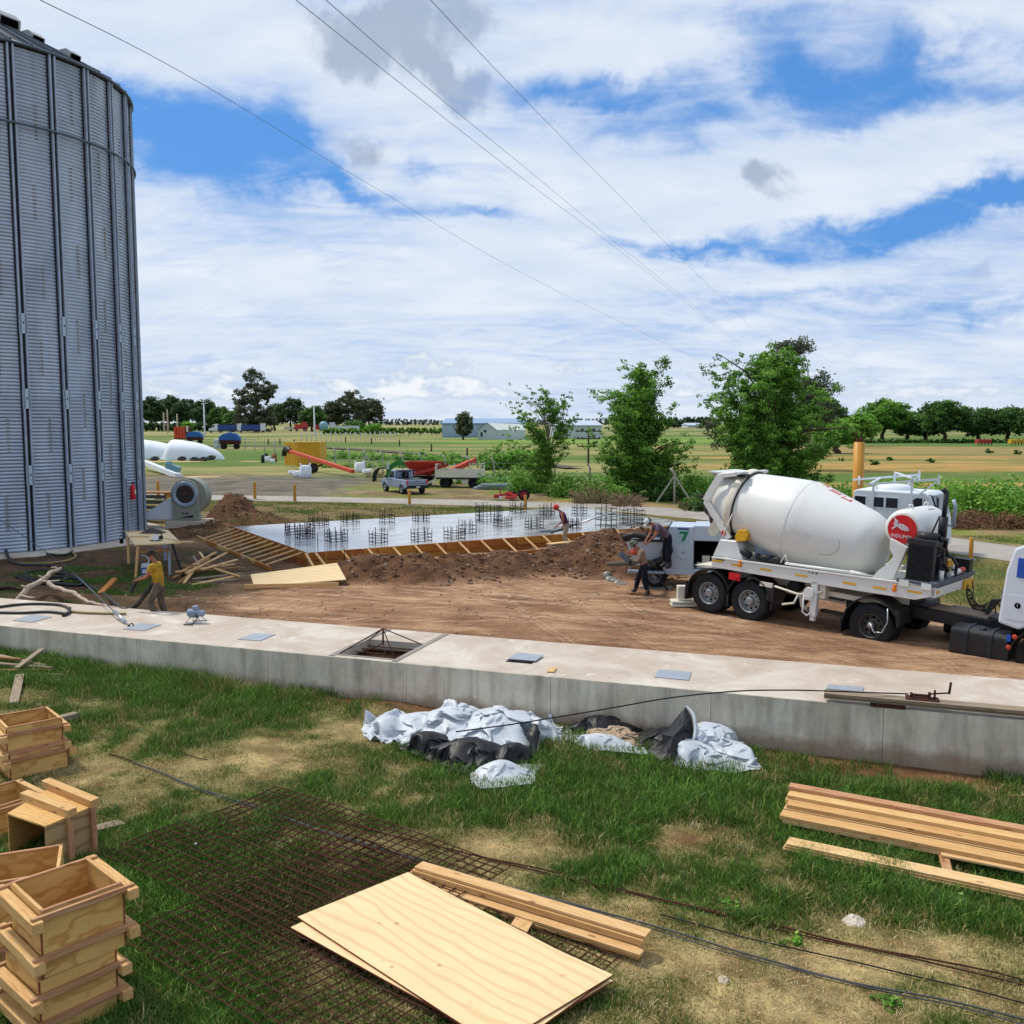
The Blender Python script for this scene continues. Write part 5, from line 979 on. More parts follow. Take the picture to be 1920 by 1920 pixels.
# ---------------- concrete mixer semi trailer and its tractor ----------------
def basis(A, h, pitch, roll=0):
    h = Vector(h).normalized(); S = Vector((h.x*math.cos(pitch), h.y*math.cos(pitch), math.sin(pitch))); T = Vector((-h.y, h.x, 0)); N = S.cross(T)
    m = Matrix((S, T, N)).transposed().to_4x4(); return Matrix.Translation(A) @ m
TM = basis(TA, HD, math.radians(-3))
def wheel(parent, x, y, side, r=.53, w=.29, name='wheel', hub=True, rim='rim_grey', lug=8, rimr=.56):
    # side -1: outer face towards -y
    A = RX(math.pi/2) if side < 0 else RX(-math.pi/2)      # lathe +h points outwards
    c = (x, y, r); m = M(); rr = r*rimr
    m.lathe([(rr, w*.42), (rr*1.06, w*.48), (r*.86, w*.5), (r*.97, w*.44), (r, w*.33), (r, -w*.33), (r*.97, -w*.44), (r*.86, -w*.5), (rr, -w*.45)], 40, A, c); t = m.build('tyre', MATS['black_rubber'], parent)
    m = M(); 
    for k in range(36):
        a = k/36*2*math.pi
        m.box(Vector(c)+A @ Vector((r*1.0*math.cos(a), r*1.0*math.sin(a), 0)), (.02, .035, w*.6), A @ RZ(a))
    m.build('tread', MATS['black_rubber'], t) if r > .4 else None
    if hub:
        m = M(); m.lathe([(rr*1.02, w*.42), (rr*.98, w*.47), (rr*.92, w*.40), (rr*.86, w*.2), (rr*.80, -w*.05), (rr*.62, -w*.10), (rr*.40, w*.05), (rr*.36, w*.05)], 32, A, c); m.build('rim', MATS[rim], parent)
        m = M(); m.lathe([(rr*.37, w*.0), (rr*.36, w*.42), (rr*.28, w*.50), (0, w*.5)], 18, A, c); m.build('hub', MATS[rim], parent)
        m = M()
        for k in range(lug):
            a = k/lug*2*math.pi; m.lathe([(rr*.10, -w*.04), (rr*.10, w*.0), (0, w*.0)], 8, A, Vector(c)+A @ Vector((rr*.66*math.cos(a), rr*.66*math.sin(a), -w*.02)))
        m.build('vent_hole', MATS['dark_hole'], parent)
def arc_band(m, cx, cz, r, a0, a1, y0, y1, th=.03, n=14):
    P = []
    for i in range(n+1): a = math.radians(a0+(a1-a0)*i/n); P.append((cx+r*math.cos(a), cz+r*math.sin(a)))
    for i in range(n+1): a = math.radians(a1+(a0-a1)*i/n); P.append((cx+(r-th)*math.cos(a), cz+(r-th)*math.sin(a)))
    k = n+1
    for i in range(n):
        q = [P[i], P[i+1], P[2*k-2-i], P[2*k-1-i]]; m.prism(q, y0, y1)
def mixer():
    t = thing('mixer_trailer', 'white concrete mixer semi trailer with a huge drum and a red round emblem', 'concrete mixer', mat=TM)
    WH = MATS['white_paint']
    # wheels
    for x in (-.05, 1.16):
        for (y, s, h) in ((.145, -1, True), (.47, -1, False), (2.03, 1, False), (2.355, 1, True)): wheel(t, x, y, s, hub=h)
        m = M(); m.tube([(x, .3, .53), (x, 2.2, .53)], .07, 10); m.build('axle', MATS['dark_metal'], t)
    # side beams of the platform (z rises gently, tapers below the nose)
    for y0, y1 in ((.02, .10), (2.40, 2.48)):
        m = M(); m.prism([(-.02, 1.25), (2.0, 1.27), (5.32, 1.34), (5.75, 1.50), (5.75, 1.70), (5.0, 1.665), (3.0, 1.60), (-.02, 1.50)], y0, y1); m.build('side_beam', WH, t, bevel=.008)
        m = M(); m.prism([(-.02, 1.50), (5.0, 1.667), (5.0, 1.70), (-.02, 1.53)], y0-.03 if y0 < 1 else y0, y1 if y0 < 1 else y1+.03); m.build('beam_flange', WH, t)
    m = M(); m.prism([(-.02, 1.40), (5.74, 1.55), (5.74, 1.60), (-.02, 1.45)], .11, 2.39); m.build('deck', MATS['cream_paint'], t)
    m = M(); m.b2((-.02, .1, 1.2), (.06, 2.4, 1.45)); m.build('rear_beam', WH, t)
    m = M(); m.b2((5.66, .02, 1.46), (5.76, 2.48, 1.66)); m.build('nose_beam', MATS['deck_wood'] if False else WH, t, bevel=.01)
    m = M(); m.b2((5.60, -.02, 1.70), (5.78, 2.5, 1.80)); m.b2((4.88, -.02, 1.70), (5.6, .05, 1.78)); m.build('grey_edge_rail', plain('slate', '#4d5664', .5), t, bevel=.006)
    for x in (4.95, 5.45): m = M(); m.b2((x, -.035, 1.62), (x+.22, -.0, 1.76)); m.build('bracket_plate', WH, t)
    for x, z in ((.14, 1.435), (.72, 1.415), (1.55, 1.43), (2.52, 1.44), (3.75, 1.455), (4.48, 1.47), (5.28, 1.52)):
        m = M(); m.box((x+.02, .017, z), (.32, .006, .055), RY(-.022)); m.build('reflective_strip', MATS['reflective_yellow'], t)
    for y in (.35,): m = M(); m.b2((5.765, y-.3, 1.55), (5.77, y-.1, 1.62)); m.build('reflective_strip', MATS['reflective_yellow'], t)
    m = M()
    for i in range(4): m.box((.13+i*.07, .017, 1.485), (.055, .006, .03))
    m.build('small_lettering', MATS['dark_metal'], t)
    m = M(); m.box((2.83, .017, 1.555), (.05, .006, .035)); m.box((2.93, .017, 1.558), (.05, .006, .035)); m.box((2.73, .017, 1.56), (.05, .004, .02)); m.build('small_decal', MATS['dark_metal'], t)
    for x, z in ((.83, 1.44), (4.84, 1.50)): m = M(); m.lathe([(0, .05), (.05, .04), (.06, 0)], 12, RX(math.pi/2), (x, .02, z)); m.lathe([(0, .04), (.035, .03), (.04, 0)], 12, RX(math.pi/2), (x+.02, .0, z+.09)); m.build('marker_lamp', MATS['amber'], t)
    m = M(); m.b2((.55, -.03, 1.02), (.88, -.0, 1.20)); m.build('red_panel', MATS['bright_red'], t)
    # fenders, mud flaps
    for x in (-.05, 1.16):
        m = M(); arc_band(m, x, .53, .66, -10 if x > 0 else 20, 190 if x < 1 else 165, -.03, .63); m.build('mudguard', MATS['black_plastic'], t)
    m = M(); m.b2((-.76, -.03, .25), (-.72, .62, .75)); m.b2((.52, -.02, .28), (.57, .62, .62)); m.b2((1.66, -.03, .66), (1.86, .62, .99)); m.build('mud_flap', MATS['black_plastic'], t)
    m = M(); arc_band(m, -.05, .53, .66, 20, 190, 1.88, 2.5); arc_band(m, 1.16, .53, .66, -10, 165, 1.88, 2.5); m.build('far_mudguard', MATS['black_plastic'], t)
    m = M(); m.prism([(-.55, 1.22), (-.3, 1.26), (.1, 1.28), (.3, 1.24), (-.2, 1.2)], .05, 2.45); m.b2((1.45, -.02, 1.0), (1.8, .03, 1.11)); m.build('mudguard_cover', MATS['cream_paint'], t)
    m = M(); m.b2((-.4, .85, .75), (4.9, 1.0, 1.26)); m.b2((-.4, 1.5, .75), (4.9, 1.65, 1.26)); m.build('chassis_rail', MATS['cream_paint'], t)
    m = M(); m.tube([(1.85, .02, 1.05), (2.5, .02, .96), (3.1, .05, 1.12)], .028, 8); m.tube([(2.5, .02, .96), (2.4, .02, .72), (2.1, .0, .63)], .028, 8); m.tube([(2.38, .4, .9), (2.45, .4, .6), (2.6, .4, .55)], .06, 8); m.build('side_rail', MATS['cream_paint'], t)
    m = M(); m.lathe([(0, 0), (.16, 0), (.16, .9), (0, .9)], 18, RX(-math.pi/2), (2.1, .5, 1.02)); m.build('air_tank', MATS['dark_metal'], t)
    # landing legs
    for y in (.02, 2.30):
        g = M(); g.b2((2.82, y, .48), (2.98, y+.15, 1.35)); g.b2((2.83, y+.02, .36), (2.95, y+.12, .48)); o = g.build('landing_leg', WH, t, bevel=.006)
        m = M(); m.lathe([(0, .05), (.13, .05), (.14, 0)], 18, RX(math.pi/2), (2.78, y-.01, 1.05)); m.box((2.78, y+.01, .97), (.22, .1, .2)); m.build('gearbox', WH, o)
        m = M(); m.tube([(2.66, y-.03, 1.0), (2.66, y-.04, .55), (2.78, y-.04, .48), (2.86, y-.02, .56)], .02, 8); m.build('crank', WH, o)
    m = M(); m.b2((3.0, .1, .95), (3.15, 2.4, 1.3)); m.b2((3.1, .3, 1.0), (4.6, 2.2, 1.12)); m.build('cross_member', MATS['cream_paint'], t)
    # drum
    th = math.radians(10.5); A = Matrix((( -math.cos(th), 0, math.sin(th)), (0, 1, 0), (math.sin(th), 0, math.cos(th)))).transposed()
    ax = Vector((math.cos(th), 0, -math.sin(th))); up = Vector((math.sin(th), 0, math.cos(th))); D = Matrix((up, Vector((0, 1, 0)), ax)).transposed(); o0 = Vector((0, 1.25, 2.90))
    prof = [(.50, -.72), (.66, -.60), (.74, -.35), (.86, -.02), (.90, .12)]
    m = M(); m.lathe(prof+[(.90, .28), (.98, .75), (1.06, 1.25), (1.125, 1.7), (1.145, 1.95), (1.125, 2.2), (.98, 3.0), (.86, 3.62), (.76, 3.86), (.45, 4.12), (0, 4.22)], 72, D, o0); dr = m.build('drum', MATS['drum_paint'], t)
    m = M(); m.lathe([(.40, -.70), (.50, -.745), (.52, -.71)], 48, D, o0); m.lathe([(.0, -.5), (.45, -.5), (.46, -.70)], 32, D, o0); m.build('drum_mouth', MATS['dark_hole'], dr)
    m = M(); m.lathe([(.90, .10), (.975, .10), (.985, .13), (.985, .27), (.975, .30), (.93, .30)], 72, D, o0); m.build('drum_ring', MATS['cream_paint'], dr)
    m = M(); m.lathe([(.90, .31), (.955, .312), (.955, .325), (.90, .33)], 72, D, o0); m.build('ring_edge', MATS['dark_metal'], dr)
    for r, h in ((1.145, 1.95),):
        m = M(); m.lathe([(r+.004, h-.006), (r+.009, h), (r+.002, h+.008)], 72, D, o0); m.build('weld_seam', plain('seam_white', '#d0d1cd', .5), dr)
    # inspection hatch outline with rust drips on the near side, lower front
    def on_drum(h, phi, e=.006):
        hs = [p[1] for p in PR]; rs = [p[0] for p in PR]; r = float(np.interp(h, hs, rs)); d = up*math.cos(phi)+Vector((0, -1, 0))*math.sin(phi); return o0+ax*h+d*(r+e)
    PR = prof+[(.90, .28), (.98, .75), (1.06, 1.25), (1.125, 1.7), (1.145, 1.95), (1.125, 2.2), (.98, 3.0), (.86, 3.62)]
    m = M(); m.tube([on_drum(3.0+.36*math.cos(a), 1.62+.34*math.sin(a), .001) for a in [-.6+i*.2 for i in range(13)]], .006, 5); m.build('hatch_seam', plain('seam_rust', '#8f8577', .7), dr)
    # red lettering fragments running over the top front of the drum
    def patch(h0, h1, p0, p1, sl=0): return [on_drum(h0, p0, .004), on_drum(h1, p0+sl, .004), on_drum(h1, p1+sl, .004), on_drum(h0, p1, .004)]
    m = M()
    for q in [(2.15, 2.32, -.10, .02), (2.40, 2.46, -.04, .16), (2.46, 2.72, .08, .14), (2.46, 2.72, -.04, .02), (2.78, 2.84, .02, .22), (2.84, 3.05, .14, .2), (2.99, 3.05, .06, .14)]: m.add(patch(*q), [(0, 3, 2, 1)])
    m.build('red_lettering', MATS['bright_red'], dr)
    # rear pedestal, rollers
    m = M(); m.prism([(-.10, 1.52), (.80, 1.55), (.55, 2.0), (.08, 1.98)], .2, .55); m.prism([(-.10, 1.52), (.80, 1.55), (.55, 2.0), (.08, 1.98)], 1.95, 2.3); m.b2((.1, .55, 1.6), (.5, 1.95, 1.95)); m.build('rear_pedestal', WH, t, bevel=.01)
    m = M(); m.lathe([(0, -.09), (.13, -.09), (.13, .09), (0, .09)], 20, D, o0+ax*.2+Vector((.0, -.62, -.86))); m.lathe([(0, -.09), (.13, -.09), (.13, .09), (0, .09)], 20, D, o0+ax*.2+Vector((.0, .62, -.86))); m.build('support_roller', MATS['dark_metal'], t)
    m = M(); m.prism([(.52, 1.98), (.80, 2.04), (.86, 2.22), (.78, 2.33), (.56, 2.3), (.48, 2.12)], .25, .52); m.build('yellow_guard', MATS['yellow_paint'], t, bevel=.02)
    # chute frame: two slanting legs, an upper triangular brace and the hopper
    for y0 in (.42, 1.98):
        m = M()
        for P, w in (([(.22, 2.0), (-.12, 2.42), (-.56, 2.93)], .17), ([(-.56, 2.93), (-.36, 3.30), (-.14, 3.66)], .20), ([(-.14, 3.66), (.3, 3.74)], .12)):
            for a, b in zip(P, P[1:]): m.bar((a[0], y0, a[1]), (b[0], y0, b[1]), .10, w, (0, 1, 0)) if False else m.bar((a[0], y0, a[1]), (b[0], y0, b[1]), .10, w)
        m.build('frame_leg', WH, t, bevel=.01)
    m = M(); m.bar((-.56, .40, 2.93), (-.56, 2.05, 2.93), .1, .12); m.bar((-.14, .40, 3.68), (-.14, 2.05, 3.68), .1, .08); m.bar((.3, .42, 3.76), (.3, 2.0, 3.76), .14, .06); m.build('frame_cross_bar', WH, t)
    def hopper(m, x0, x1, z0, z1, y0, y1, k):
        a = [(x0, y0, z1), (x1, y0, z1), (x1, y1, z1), (x0, y1, z1)]; cx = (x0+x1)/2+.1; cy = (y0+y1)/2; b = [(cx+(p[0]-cx)*k, cy+(p[1]-cy)*k, z0) for p in a]; m.add(a+b, [(0, 1, 5, 4), (1, 2, 6, 5), (2, 3, 7, 6), (3, 0, 4, 7), (4, 5, 1, 0), (5, 6, 2, 1), (6, 7, 3, 2), (7, 4, 0, 3)])
    m = M(); hopper(m, -.62, .0, 3.25, 3.72, .62, 1.88, .35); m.build('feed_hopper', MATS['galv_vent'] if False else WH, t)
    m = M(); m.b2((-.62, .55, 3.70), (.25, 1.95, 3.735)); m.build('hopper_rim', WH, t)
    m = M(); n = 10; V = []
    for i in range(7):
        q = i/6; c = Vector((-.30-.40*q, 1.25-.1*q, 2.75-.62*q))
        for j in range(n+1): a = math.pi*(j/n); V.append(c+Vector((-.0, -math.cos(a)*(.42-.1*q), -math.sin(a)*(.30-.05*q))))
    fs = [(i*(n+1)+j, (i+1)*(n+1)+j, (i+1)*(n+1)+j+1, i*(n+1)+j+1) for i in range(6) for j in range(n)]; m.add(V, fs, True); m.build('discharge_chute', WH, t)
    m = M(); m.b2((.28, .52, 3.66), (.50, .80, 3.74)); m.build('work_lamp', MATS['dark_metal'], t)
    m = M(); m.tube([(.05, .33, 1.98), (.34, .3, 2.7)], .018, 6); m.build('stay_rod', WH, t)
    m = M(); m.lathe([(0, .012), (.07, .012), (.075, 0)], 16, RX(math.pi/2), (.08, .36, 2.14)); m.build('warning_disc', MATS['bright_red'], t)
    m = M(); m.tube([(.6, .3, 1.66), (.75, .3, 1.75), (.95, .3, 1.66)], .10, 10); m.lathe([(0, 0), (.09, 0), (.09, .5), (0, .5)], 14, RY(math.pi/2) @ RX(0), (1.1, .4, 1.66)); m.tube([(1.6, .2, 1.6), (1.75, .2, 1.72), (1.95, .2, 1.62)], .07, 8); m.build('hydraulic_unit', MATS['dark_metal'], t)
    m = M(); m.b2((.9, .6, 1.55), (1.9, .9, 1.92)); m.build('grey_tank', MATS['motor_blue'], t)
    m = M(); m.tube([(1.9, .14, 1.66), (2.02, .12, 1.86), (2.1, .14, 1.66)], .02, 6); m.tube([(2.05, .10, 1.66), (4.1, .08, 1.725)], .035, 8); m.tube([(3.75, .08, 1.72), (4.3, .06, 1.72)], [.05, .01], 8); m.build('wash_pipe', WH, t)
    # front support legs and water tank across the trailer
    for y0 in (.35, 2.0):
        m = M(); m.prism([(4.16, 1.62), (4.66, 1.66), (4.92, 2.45), (4.5, 2.62), (4.52, 2.35), (4.62, 2.2), (4.45, 1.95), (4.25, 1.74)], y0, y0+.12); m.build('front_support', WH, t, bevel=.008)
    c = Vector((4.70, 0, 2.84)); R0 = .46; A2 = RX(-math.pi/2); m = M(); m.lathe([(0, .52), (.20, .53), (.38, .57), (.44, .64), (R0, .74), (R0, 2.1), (.44, 2.2), (.36, 2.27), (0, 2.32)], 48, A2, c); tk = m.build('water_tank', WH, t)
    m = M(); m.lathe([(0, -.508), (.335, -.508), (.335, -.515)] if False else [(0, .512), (.335, .512), (.338, .53)], 48, A2, c); m.build('emblem_disc', MATS['bright_red'], tk)
    for y in (.95, 1.9): m = M(); m.tube([(c.x-.05, y, c.z+R0-.01), (c.x-.04, y, c.z+R0+.09), (c.x+.03, y, c.z+R0+.09), (c.x+.05, y, c.z+R0-.01)], .02, 6); m.build('lifting_lug', WH, tk)
    rx = Matrix.Rotation(math.pi/2, 4, 'X')
    text_mesh('emblem_text', 'INDUMIX', .115, MATS['hat_white'], tk, Matrix.Translation((c.x, .506, c.z-.17)) @ rx, .003)
    m = M(); P = [(-.02+.19*math.cos(a)*1, .055*math.sin(a)*(1.25 if math.cos(a) > -.2 else .9)+.06-.16*math.cos(a)*.35) for a in [i/20*2*math.pi for i in range(20)]]
    m.prism([(c.x+x, c.z+z) for x, z in P], .500, .511); m.prism([(c.x-.17, c.z+.12), (c.x-.20, c.z+.26), (c.x-.10, c.z+.18), (c.x-.12, c.z+.1)], .500, .511); m.prism([(c.x-.24, c.z-.0), (c.x-.15, c.z+.07), (c.x-.13, c.z+.05), (c.x-.22, c.z-.03)], .500, .511); m.build('emblem_shape', MATS['hat_white'], tk)
    m = M()
    for k in range(4): m.bar((c.x-.08+k*.07, .4985, c.z+.115-k*.022), (c.x-.10+k*.07, .4985, c.z-.0-k*.02), .004, .010)
    m.build('emblem_stripe', MATS['bright_red'], tk)
    m = M()
    for k in range(5):
        a = 1.12+(k%2)*.05; d = Vector((math.cos(a), 0, math.sin(a))); m.box(c+Vector((0, 1.55+k*.08, 0))+d*(R0+.001), (.05, .05, .003), RY(math.pi/2-a))
    m.build('faded_lettering', plain('faded_print', '#8a6f70', .6), tk)
    # radiator, engine, exhaust
    e = M(); e.b2((5.02, .12, 1.74), (5.62, .26, 2.66)); rd = e.build('radiator', MATS['black_plastic'], t, bevel=.02)
    m = M()
    for k in range(22): m.box((5.06+k*.0245, .112, 2.18), (.010, .02, .80))
    kind(m.build('radiator_fins', MATS['dark_metal'], rd), 'stuff')
    for z in (2.60, 1.68): m = M(); m.b2((5.0, .10, z), (5.64, .30, z+.11)); m.build('radiator_tank', MATS['black_plastic'], rd)
    m = M(); m.b2((5.1, .3, 1.72), (5.55, 1.2, 2.35)); m.b2((5.15, .35, 2.35), (5.5, 1.0, 2.62)); m.b2((5.50, .5, 1.9), (5.66, .9, 2.3)); m.b2((5.0, 1.2, 1.7), (5.4, 1.8, 2.1)); m.build('engine_block', MATS['dark_metal'], t, bevel=.03)
    m = M(); m.lathe([(0, -.16), (.11, -.16), (.12, 0), (.11, .3), (0, .3)], 16, RY(math.pi/2), (5.25, .5, 2.74)); m.tube([(5.55, .5, 2.74), (5.65, .7, 2.7), (5.6, .8, 2.5), (5.62, .9, 2.35)], .055, 8); m.tube([(5.5, .32, 2.6), (5.68, .5, 2.5), (5.66, .6, 2.2), (5.75, .7, 2.0)], .04, 8); m.tube([(5.4, .9, 2.3), (5.7, 1.0, 2.3), (5.8, 1.1, 2.1), (5.75, 1.2, 1.85)], .04, 8); m.build('engine_hose', MATS['hose_black'], t)
    m = M(); m.tube([(5.42, .95, 2.45), (5.46, .95, 2.7)], .06, 10); m.tube([(5.46, .95, 2.7), (5.46, .95, 3.2)], .10, 12); m.tube([(5.46, .95, 3.2), (5.47, .95, 3.78)], .055, 10); m.tube([(5.47, .95, 3.76), (5.38, .93, 3.84)], .06, 10); m.build('exhaust_stack', MATS['dark_metal'], t)
    m = M(); m.tube([(5.35, 1.0, 3.2), (5.2, .95, 2.7)], .02, 6); m.build('exhaust_stay', MATS['dark_metal'], t)
    m = M(); m.b2((5.5, .95, 2.05), (5.68, 1.25, 2.2)); m.build('yellow_box', MATS['yellow_paint'], t, bevel=.01); m = M(); m.b2((5.52, 1.35, 1.95), (5.66, 1.5, 2.1)); m.build('expansion_tank', WH, t, bevel=.02)
    m = M(); m.tube([(5.70, .45, 1.80), (5.70, .45, 2.02)], .055, 12); m.build('oil_filter', MATS['white_paint'], t)
    m = M(); m.b2((5.35, 2.15, 1.72), (5.75, 2.4, 2.1)); m.b2((5.2, 1.3, 1.72), (5.6, 1.9, 1.8)); m.build('battery_box', MATS['black_plastic'], t)
    m = M(); m.tube([(5.68, 1.0, 1.86), (5.72, 1.55, 1.90)], .06, 12); m.build('roll_white', WH, t); m = M(); m.tube([(5.72, 1.55, 1.90), (5.73, 1.78, 1.915)], .062, 12); m.build('roll_red', MATS['orange_red'], t)
    m = M(); m.b2((5.77, 1.75, 1.45), (5.82, 2.3, 1.66)); m.build('connector_panel', MATS['yellow_paint'], t)
    return t
mixer()
plain('rim_dark', '#4c4a47', .55, .3, .15, 5, 0, .4, '#5f5448', 3, .6)
def tractor():
    t = thing('tractor_truck', 'white cab tractor truck with black chassis pulling the mixer trailer', 'truck', mat=TM)
    X3, X4 = 4.36, 8.02
    for (y, s, h) in ((.155, -1, True), (.48, -1, False), (2.02, 1, False), (2.345, 1, True)): wheel(t, X3, y, s, hub=h, rimr=.55, rim='rim_dark')
    wheel(t, X4, .19, -1); wheel(t, X4, 2.31, 1)
    m = M(); m.tube([(X3, .3, .53), (X3, 2.2, .53)], .09, 10); m.lathe([(0, -.25), (.22, -.18), (.26, 0), (.22, .18), (0, .25)], 16, I3, (X3, 1.25, .55)); m.build('rear_axle', MATS['dark_metal'], t)
    for y in (.82, 1.58): m = M(); m.b2((3.45, y, .74), (8.4, y+.09, 1.02)); m.build('chassis_rail', MATS['black_plastic'], t, bevel=.01)
    m = M(); m.b2((5.35, .92, 1.0), (6.75, 1.57, 1.04)); m.build('deck_plate', MATS['deck_wood'], t)
    m = M(); m.b2((4.75, .86, 1.04), (5.35, 1.64, 1.06)); m.b2((3.4, .78, .7), (3.5, 1.72, 1.05)); m.b2((2.95, .35, .92), (3.5, .5, 1.03)); m.b2((2.95, .35, .55), (3.5, .5, .62)); m.build('crossmember', MATS['black_plastic'], t)
    m = M(); m.lathe([(0, 1.12), (.42, 1.12), (.46, 1.06), (.42, 1.02)], 28, I3, (4.4, 1.25, 0)); m.prism([(4.0, 1.0), (5.0, 1.0), (5.0, 1.08), (4.85, 1.2), (4.1, 1.2)], .86, 1.64); m.build('fifth_wheel', MATS['dark_metal'], t)
    for y0, y1 in ((-.02, .65), (1.86, 2.52)):
        m = M(); arc_band(m, X3, .53, .69, 12, 178, y0, y1); m.b2((3.63, y0, .25), (3.67, y1, .6)); m.prism([(4.98, .62), (5.05, .66), (5.02, 1.0), (4.9, 1.02)], y0, y1); m.build('mudguard', MATS['black_plastic'], t)
    m = M(); m.tube([(X3+.02, -.03, .6), (X3+.12, -.05, .42), (X3+.32, -.06, .45), (X3+.42, -.05, .72), (4.75, -.03, 1.03)], .016, 6); m.lathe([(0, .05), (.06, .04), (.065, 0)], 12, RX(math.pi/2), (X3, .04, .55)); m.build('tyre_inflation_pipe', MATS['steel_bright'], t)
    # fuel tank, battery side
    m = M(); n = 14; P = []
    rr_ = .16
    for cx, cz, a0 in ((.45+.02, .9-rr_, 90), (.45+.02, .28+rr_, 180), (0, 0, 0)): pass
    def rrect(y0, y1, z0, z1, r):
        P = []
        for (cy, cz, a) in ((y1-r, z1-r, 0), (y0+r, z1-r, 90), (y0+r, z0+r, 180), (y1-r, z0+r, 270)):
            for i in range(5): q = math.radians(a+i*22.5); P.append((cy+r*math.cos(q), cz+r*math.sin(q)))
        return P
    def rprism(m, P, x0, x1):
        k = len(P); vs = [(x0, p[0], p[1]) for p in P]+[(x1, p[0], p[1]) for p in P]; m.add(vs, [tuple(range(k)), tuple(reversed(range(k, 2*k)))]+[(i, i+k, (i+1) % k+k, (i+1) % k) for i in range(k)])
    m = M(); rprism(m, rrect(.04, .72, .24, .92, .13), 6.14, 7.34); ft = m.build('fuel_tank', MATS['black_plastic'], t, bevel=.04)
    for x in (6.48, 6.98): m = M(); rprism(m, rrect(.02, .74, .22, .94, .14), x-.04, x+.04); m.build('tank_strap', plain('strap_grey', '#23272d', .5), ft)
    m = M(); m.lathe([(0, .05), (.06, .05), (.07, 0)], 14, I3, (6.78, .2, .92)); m.build('filler_cap', MATS['dark_metal'], ft)
    m = M(); rprism(m, rrect(1.8, 2.45, .3, .92, .12), 5.4, 6.9); m.build('far_tank', MATS['black_plastic'], t, bevel=.03)
    # cab rear
    m = M(); m.prism([(7.08, 1.16), (7.14, 2.3), (7.26, 2.80), (7.4, 2.88), (9.2, 2.95), (9.35, 2.0), (9.4, .9), (8.6, .8), (8.55, 1.05), (8.3, 1.22), (7.7, 1.2), (7.5, 1.08)], .06, 2.46); cab = m.build('cab', MATS['white_steel_cab'], t, bevel=.05)
    m = M(); m.b2((7.20, .052, 1.28), (7.95, .058, 1.82)); m.build('locker_door', MATS['white_steel_cab'], cab, bevel=.01)
    m = M(); m.prism([(8.15, 1.85), (9.2, 1.85), (9.1, 2.62), (8.15, 2.62)], .046, .056); m.build('side_window', MATS['glass_dark'], cab)
    m = M(); m.prism([(9.37, 1.9), (9.385, 1.9), (9.27, 2.65), (9.255, 2.65)], .25, 2.25); m.build('windscreen', MATS['glass_dark'], cab)
    m = M(); m.b2((8.05, .05, 1.25), (9.3, .058, 2.72)); m.build('door', MATS['white_steel_cab'], cab)
    for y in (.35, 1.9): m = M(); m.b2((9.38, y, .95), (9.42, y+.3, 1.12)); m.build('headlight', MATS['hat_white'], cab)
    m = M(); m.b2((6.98, .5, 1.2), (7.10, 2.1, 1.8)); m.build('cab_back_panel', plain('slate2', '#6a7280', .5), cab)
    m = M(); m.b2((7.36, .048, 2.2), (7.62, .054, 2.62)); m.build('blue_sign', plain('sign_blue', '#1f4fb0', .5), cab)
    m = M(); m.lathe([(0, .006), (.062, .006), (.062, 0)], 24, RX(math.pi/2), (7.44, .05, 1.60)); m.build('number_disc', MATS['dark_hole'], cab)
    text_mesh('number', '1', .10, MATS['hat_white'], cab, Matrix.Translation((7.44, .040, 1.60)) @ Matrix.Rotation(math.pi/2, 4, 'X'), .002)
    m = M(); arc_band(m, X4, .53, .66, 20, 175, .02, .6); m.b2((7.32, .03, .15), (7.36, .6, .7)); m.build('front_mudguard', MATS['black_plastic'], t)
    for x, z in ((7.46, .93), (7.36, .68)): m = M(); m.lathe([(0, .04), (.045, .03), (.055, 0)], 12, RX(math.pi/2), (x, .02, z)); m.build('marker_lamp', MATS['orange_red'], t)
    m = M(); m.b2((7.30, .03, .80), (7.38, .06, .95)); m.build('blue_cap', plain('sign_blue2', '#1f4fb0', .5), t)
    # spiral lines and their stand
    m = M(); m.prism([(6.45, 1.04), (6.52, 1.04), (6.78, 1.45), (6.55, 1.40)], 1.3, 1.38); m.build('hose_stand', MATS['black_plastic'], t)
    m = M(); P = []; a0 = Vector((5.82, 1.95, 1.50)); b0 = Vector((6.10, 1.72, 1.02)); c0 = Vector((6.60, 1.40, 1.38))
    for i in range(180):
        q = i/179; c = a0*(1-q)**2+(b0+Vector((0, 0, -.32)))*2*q*(1-q)+c0*q*q; w = i*.62; rr2 = .07*min(1, q*8, (1-q)*8); P.append(c+Vector((rr2*math.cos(w), rr2*.4*math.sin(w), rr2*math.sin(w))))
    m.tube(P, .014, 5); m.build('spiral_air_line', MATS['hose_black'], t)
    m = M(); m.tube([a0, a0+Vector((-.03, 0, .12))], .02, 6); m.build('air_coupling', MATS['hose_black'], t); m = M(); m.tube(smooth([a0+Vector((0, .3, .1)), a0+Vector((.08, .2, -.25)), a0+Vector((.0, .05, -.3)), a0+Vector((0, -.1, .05))]), .012, 6); m.build('cable', MATS['hose_black'], t); m = M(); m.tube(smooth([c0, c0+Vector((.05, -.05, -.2)), c0+Vector((.1, -.1, -.38))]), .018, 6); m.build('cable', MATS['hose_black'], t); m = M(); m.tube(smooth([c0, c0+Vector((.15, -.1, -.1)), c0+Vector((.2, -.1, -.38))]), .018, 6); m.build('cable', MATS['hose_black'], t)
    m = M(); m.tube([(6.9, .8, 1.05), (7.2, .6, 1.15), (7.3, .5, .95)], .04, 8); m.tube([(7.05, .9, 1.0), (7.05, .9, 1.25)], .03, 6); m.box((6.95, .95, 1.08), (.5, .5, .08)); m.build('rear_cab_mount', MATS['black_plastic'], t)
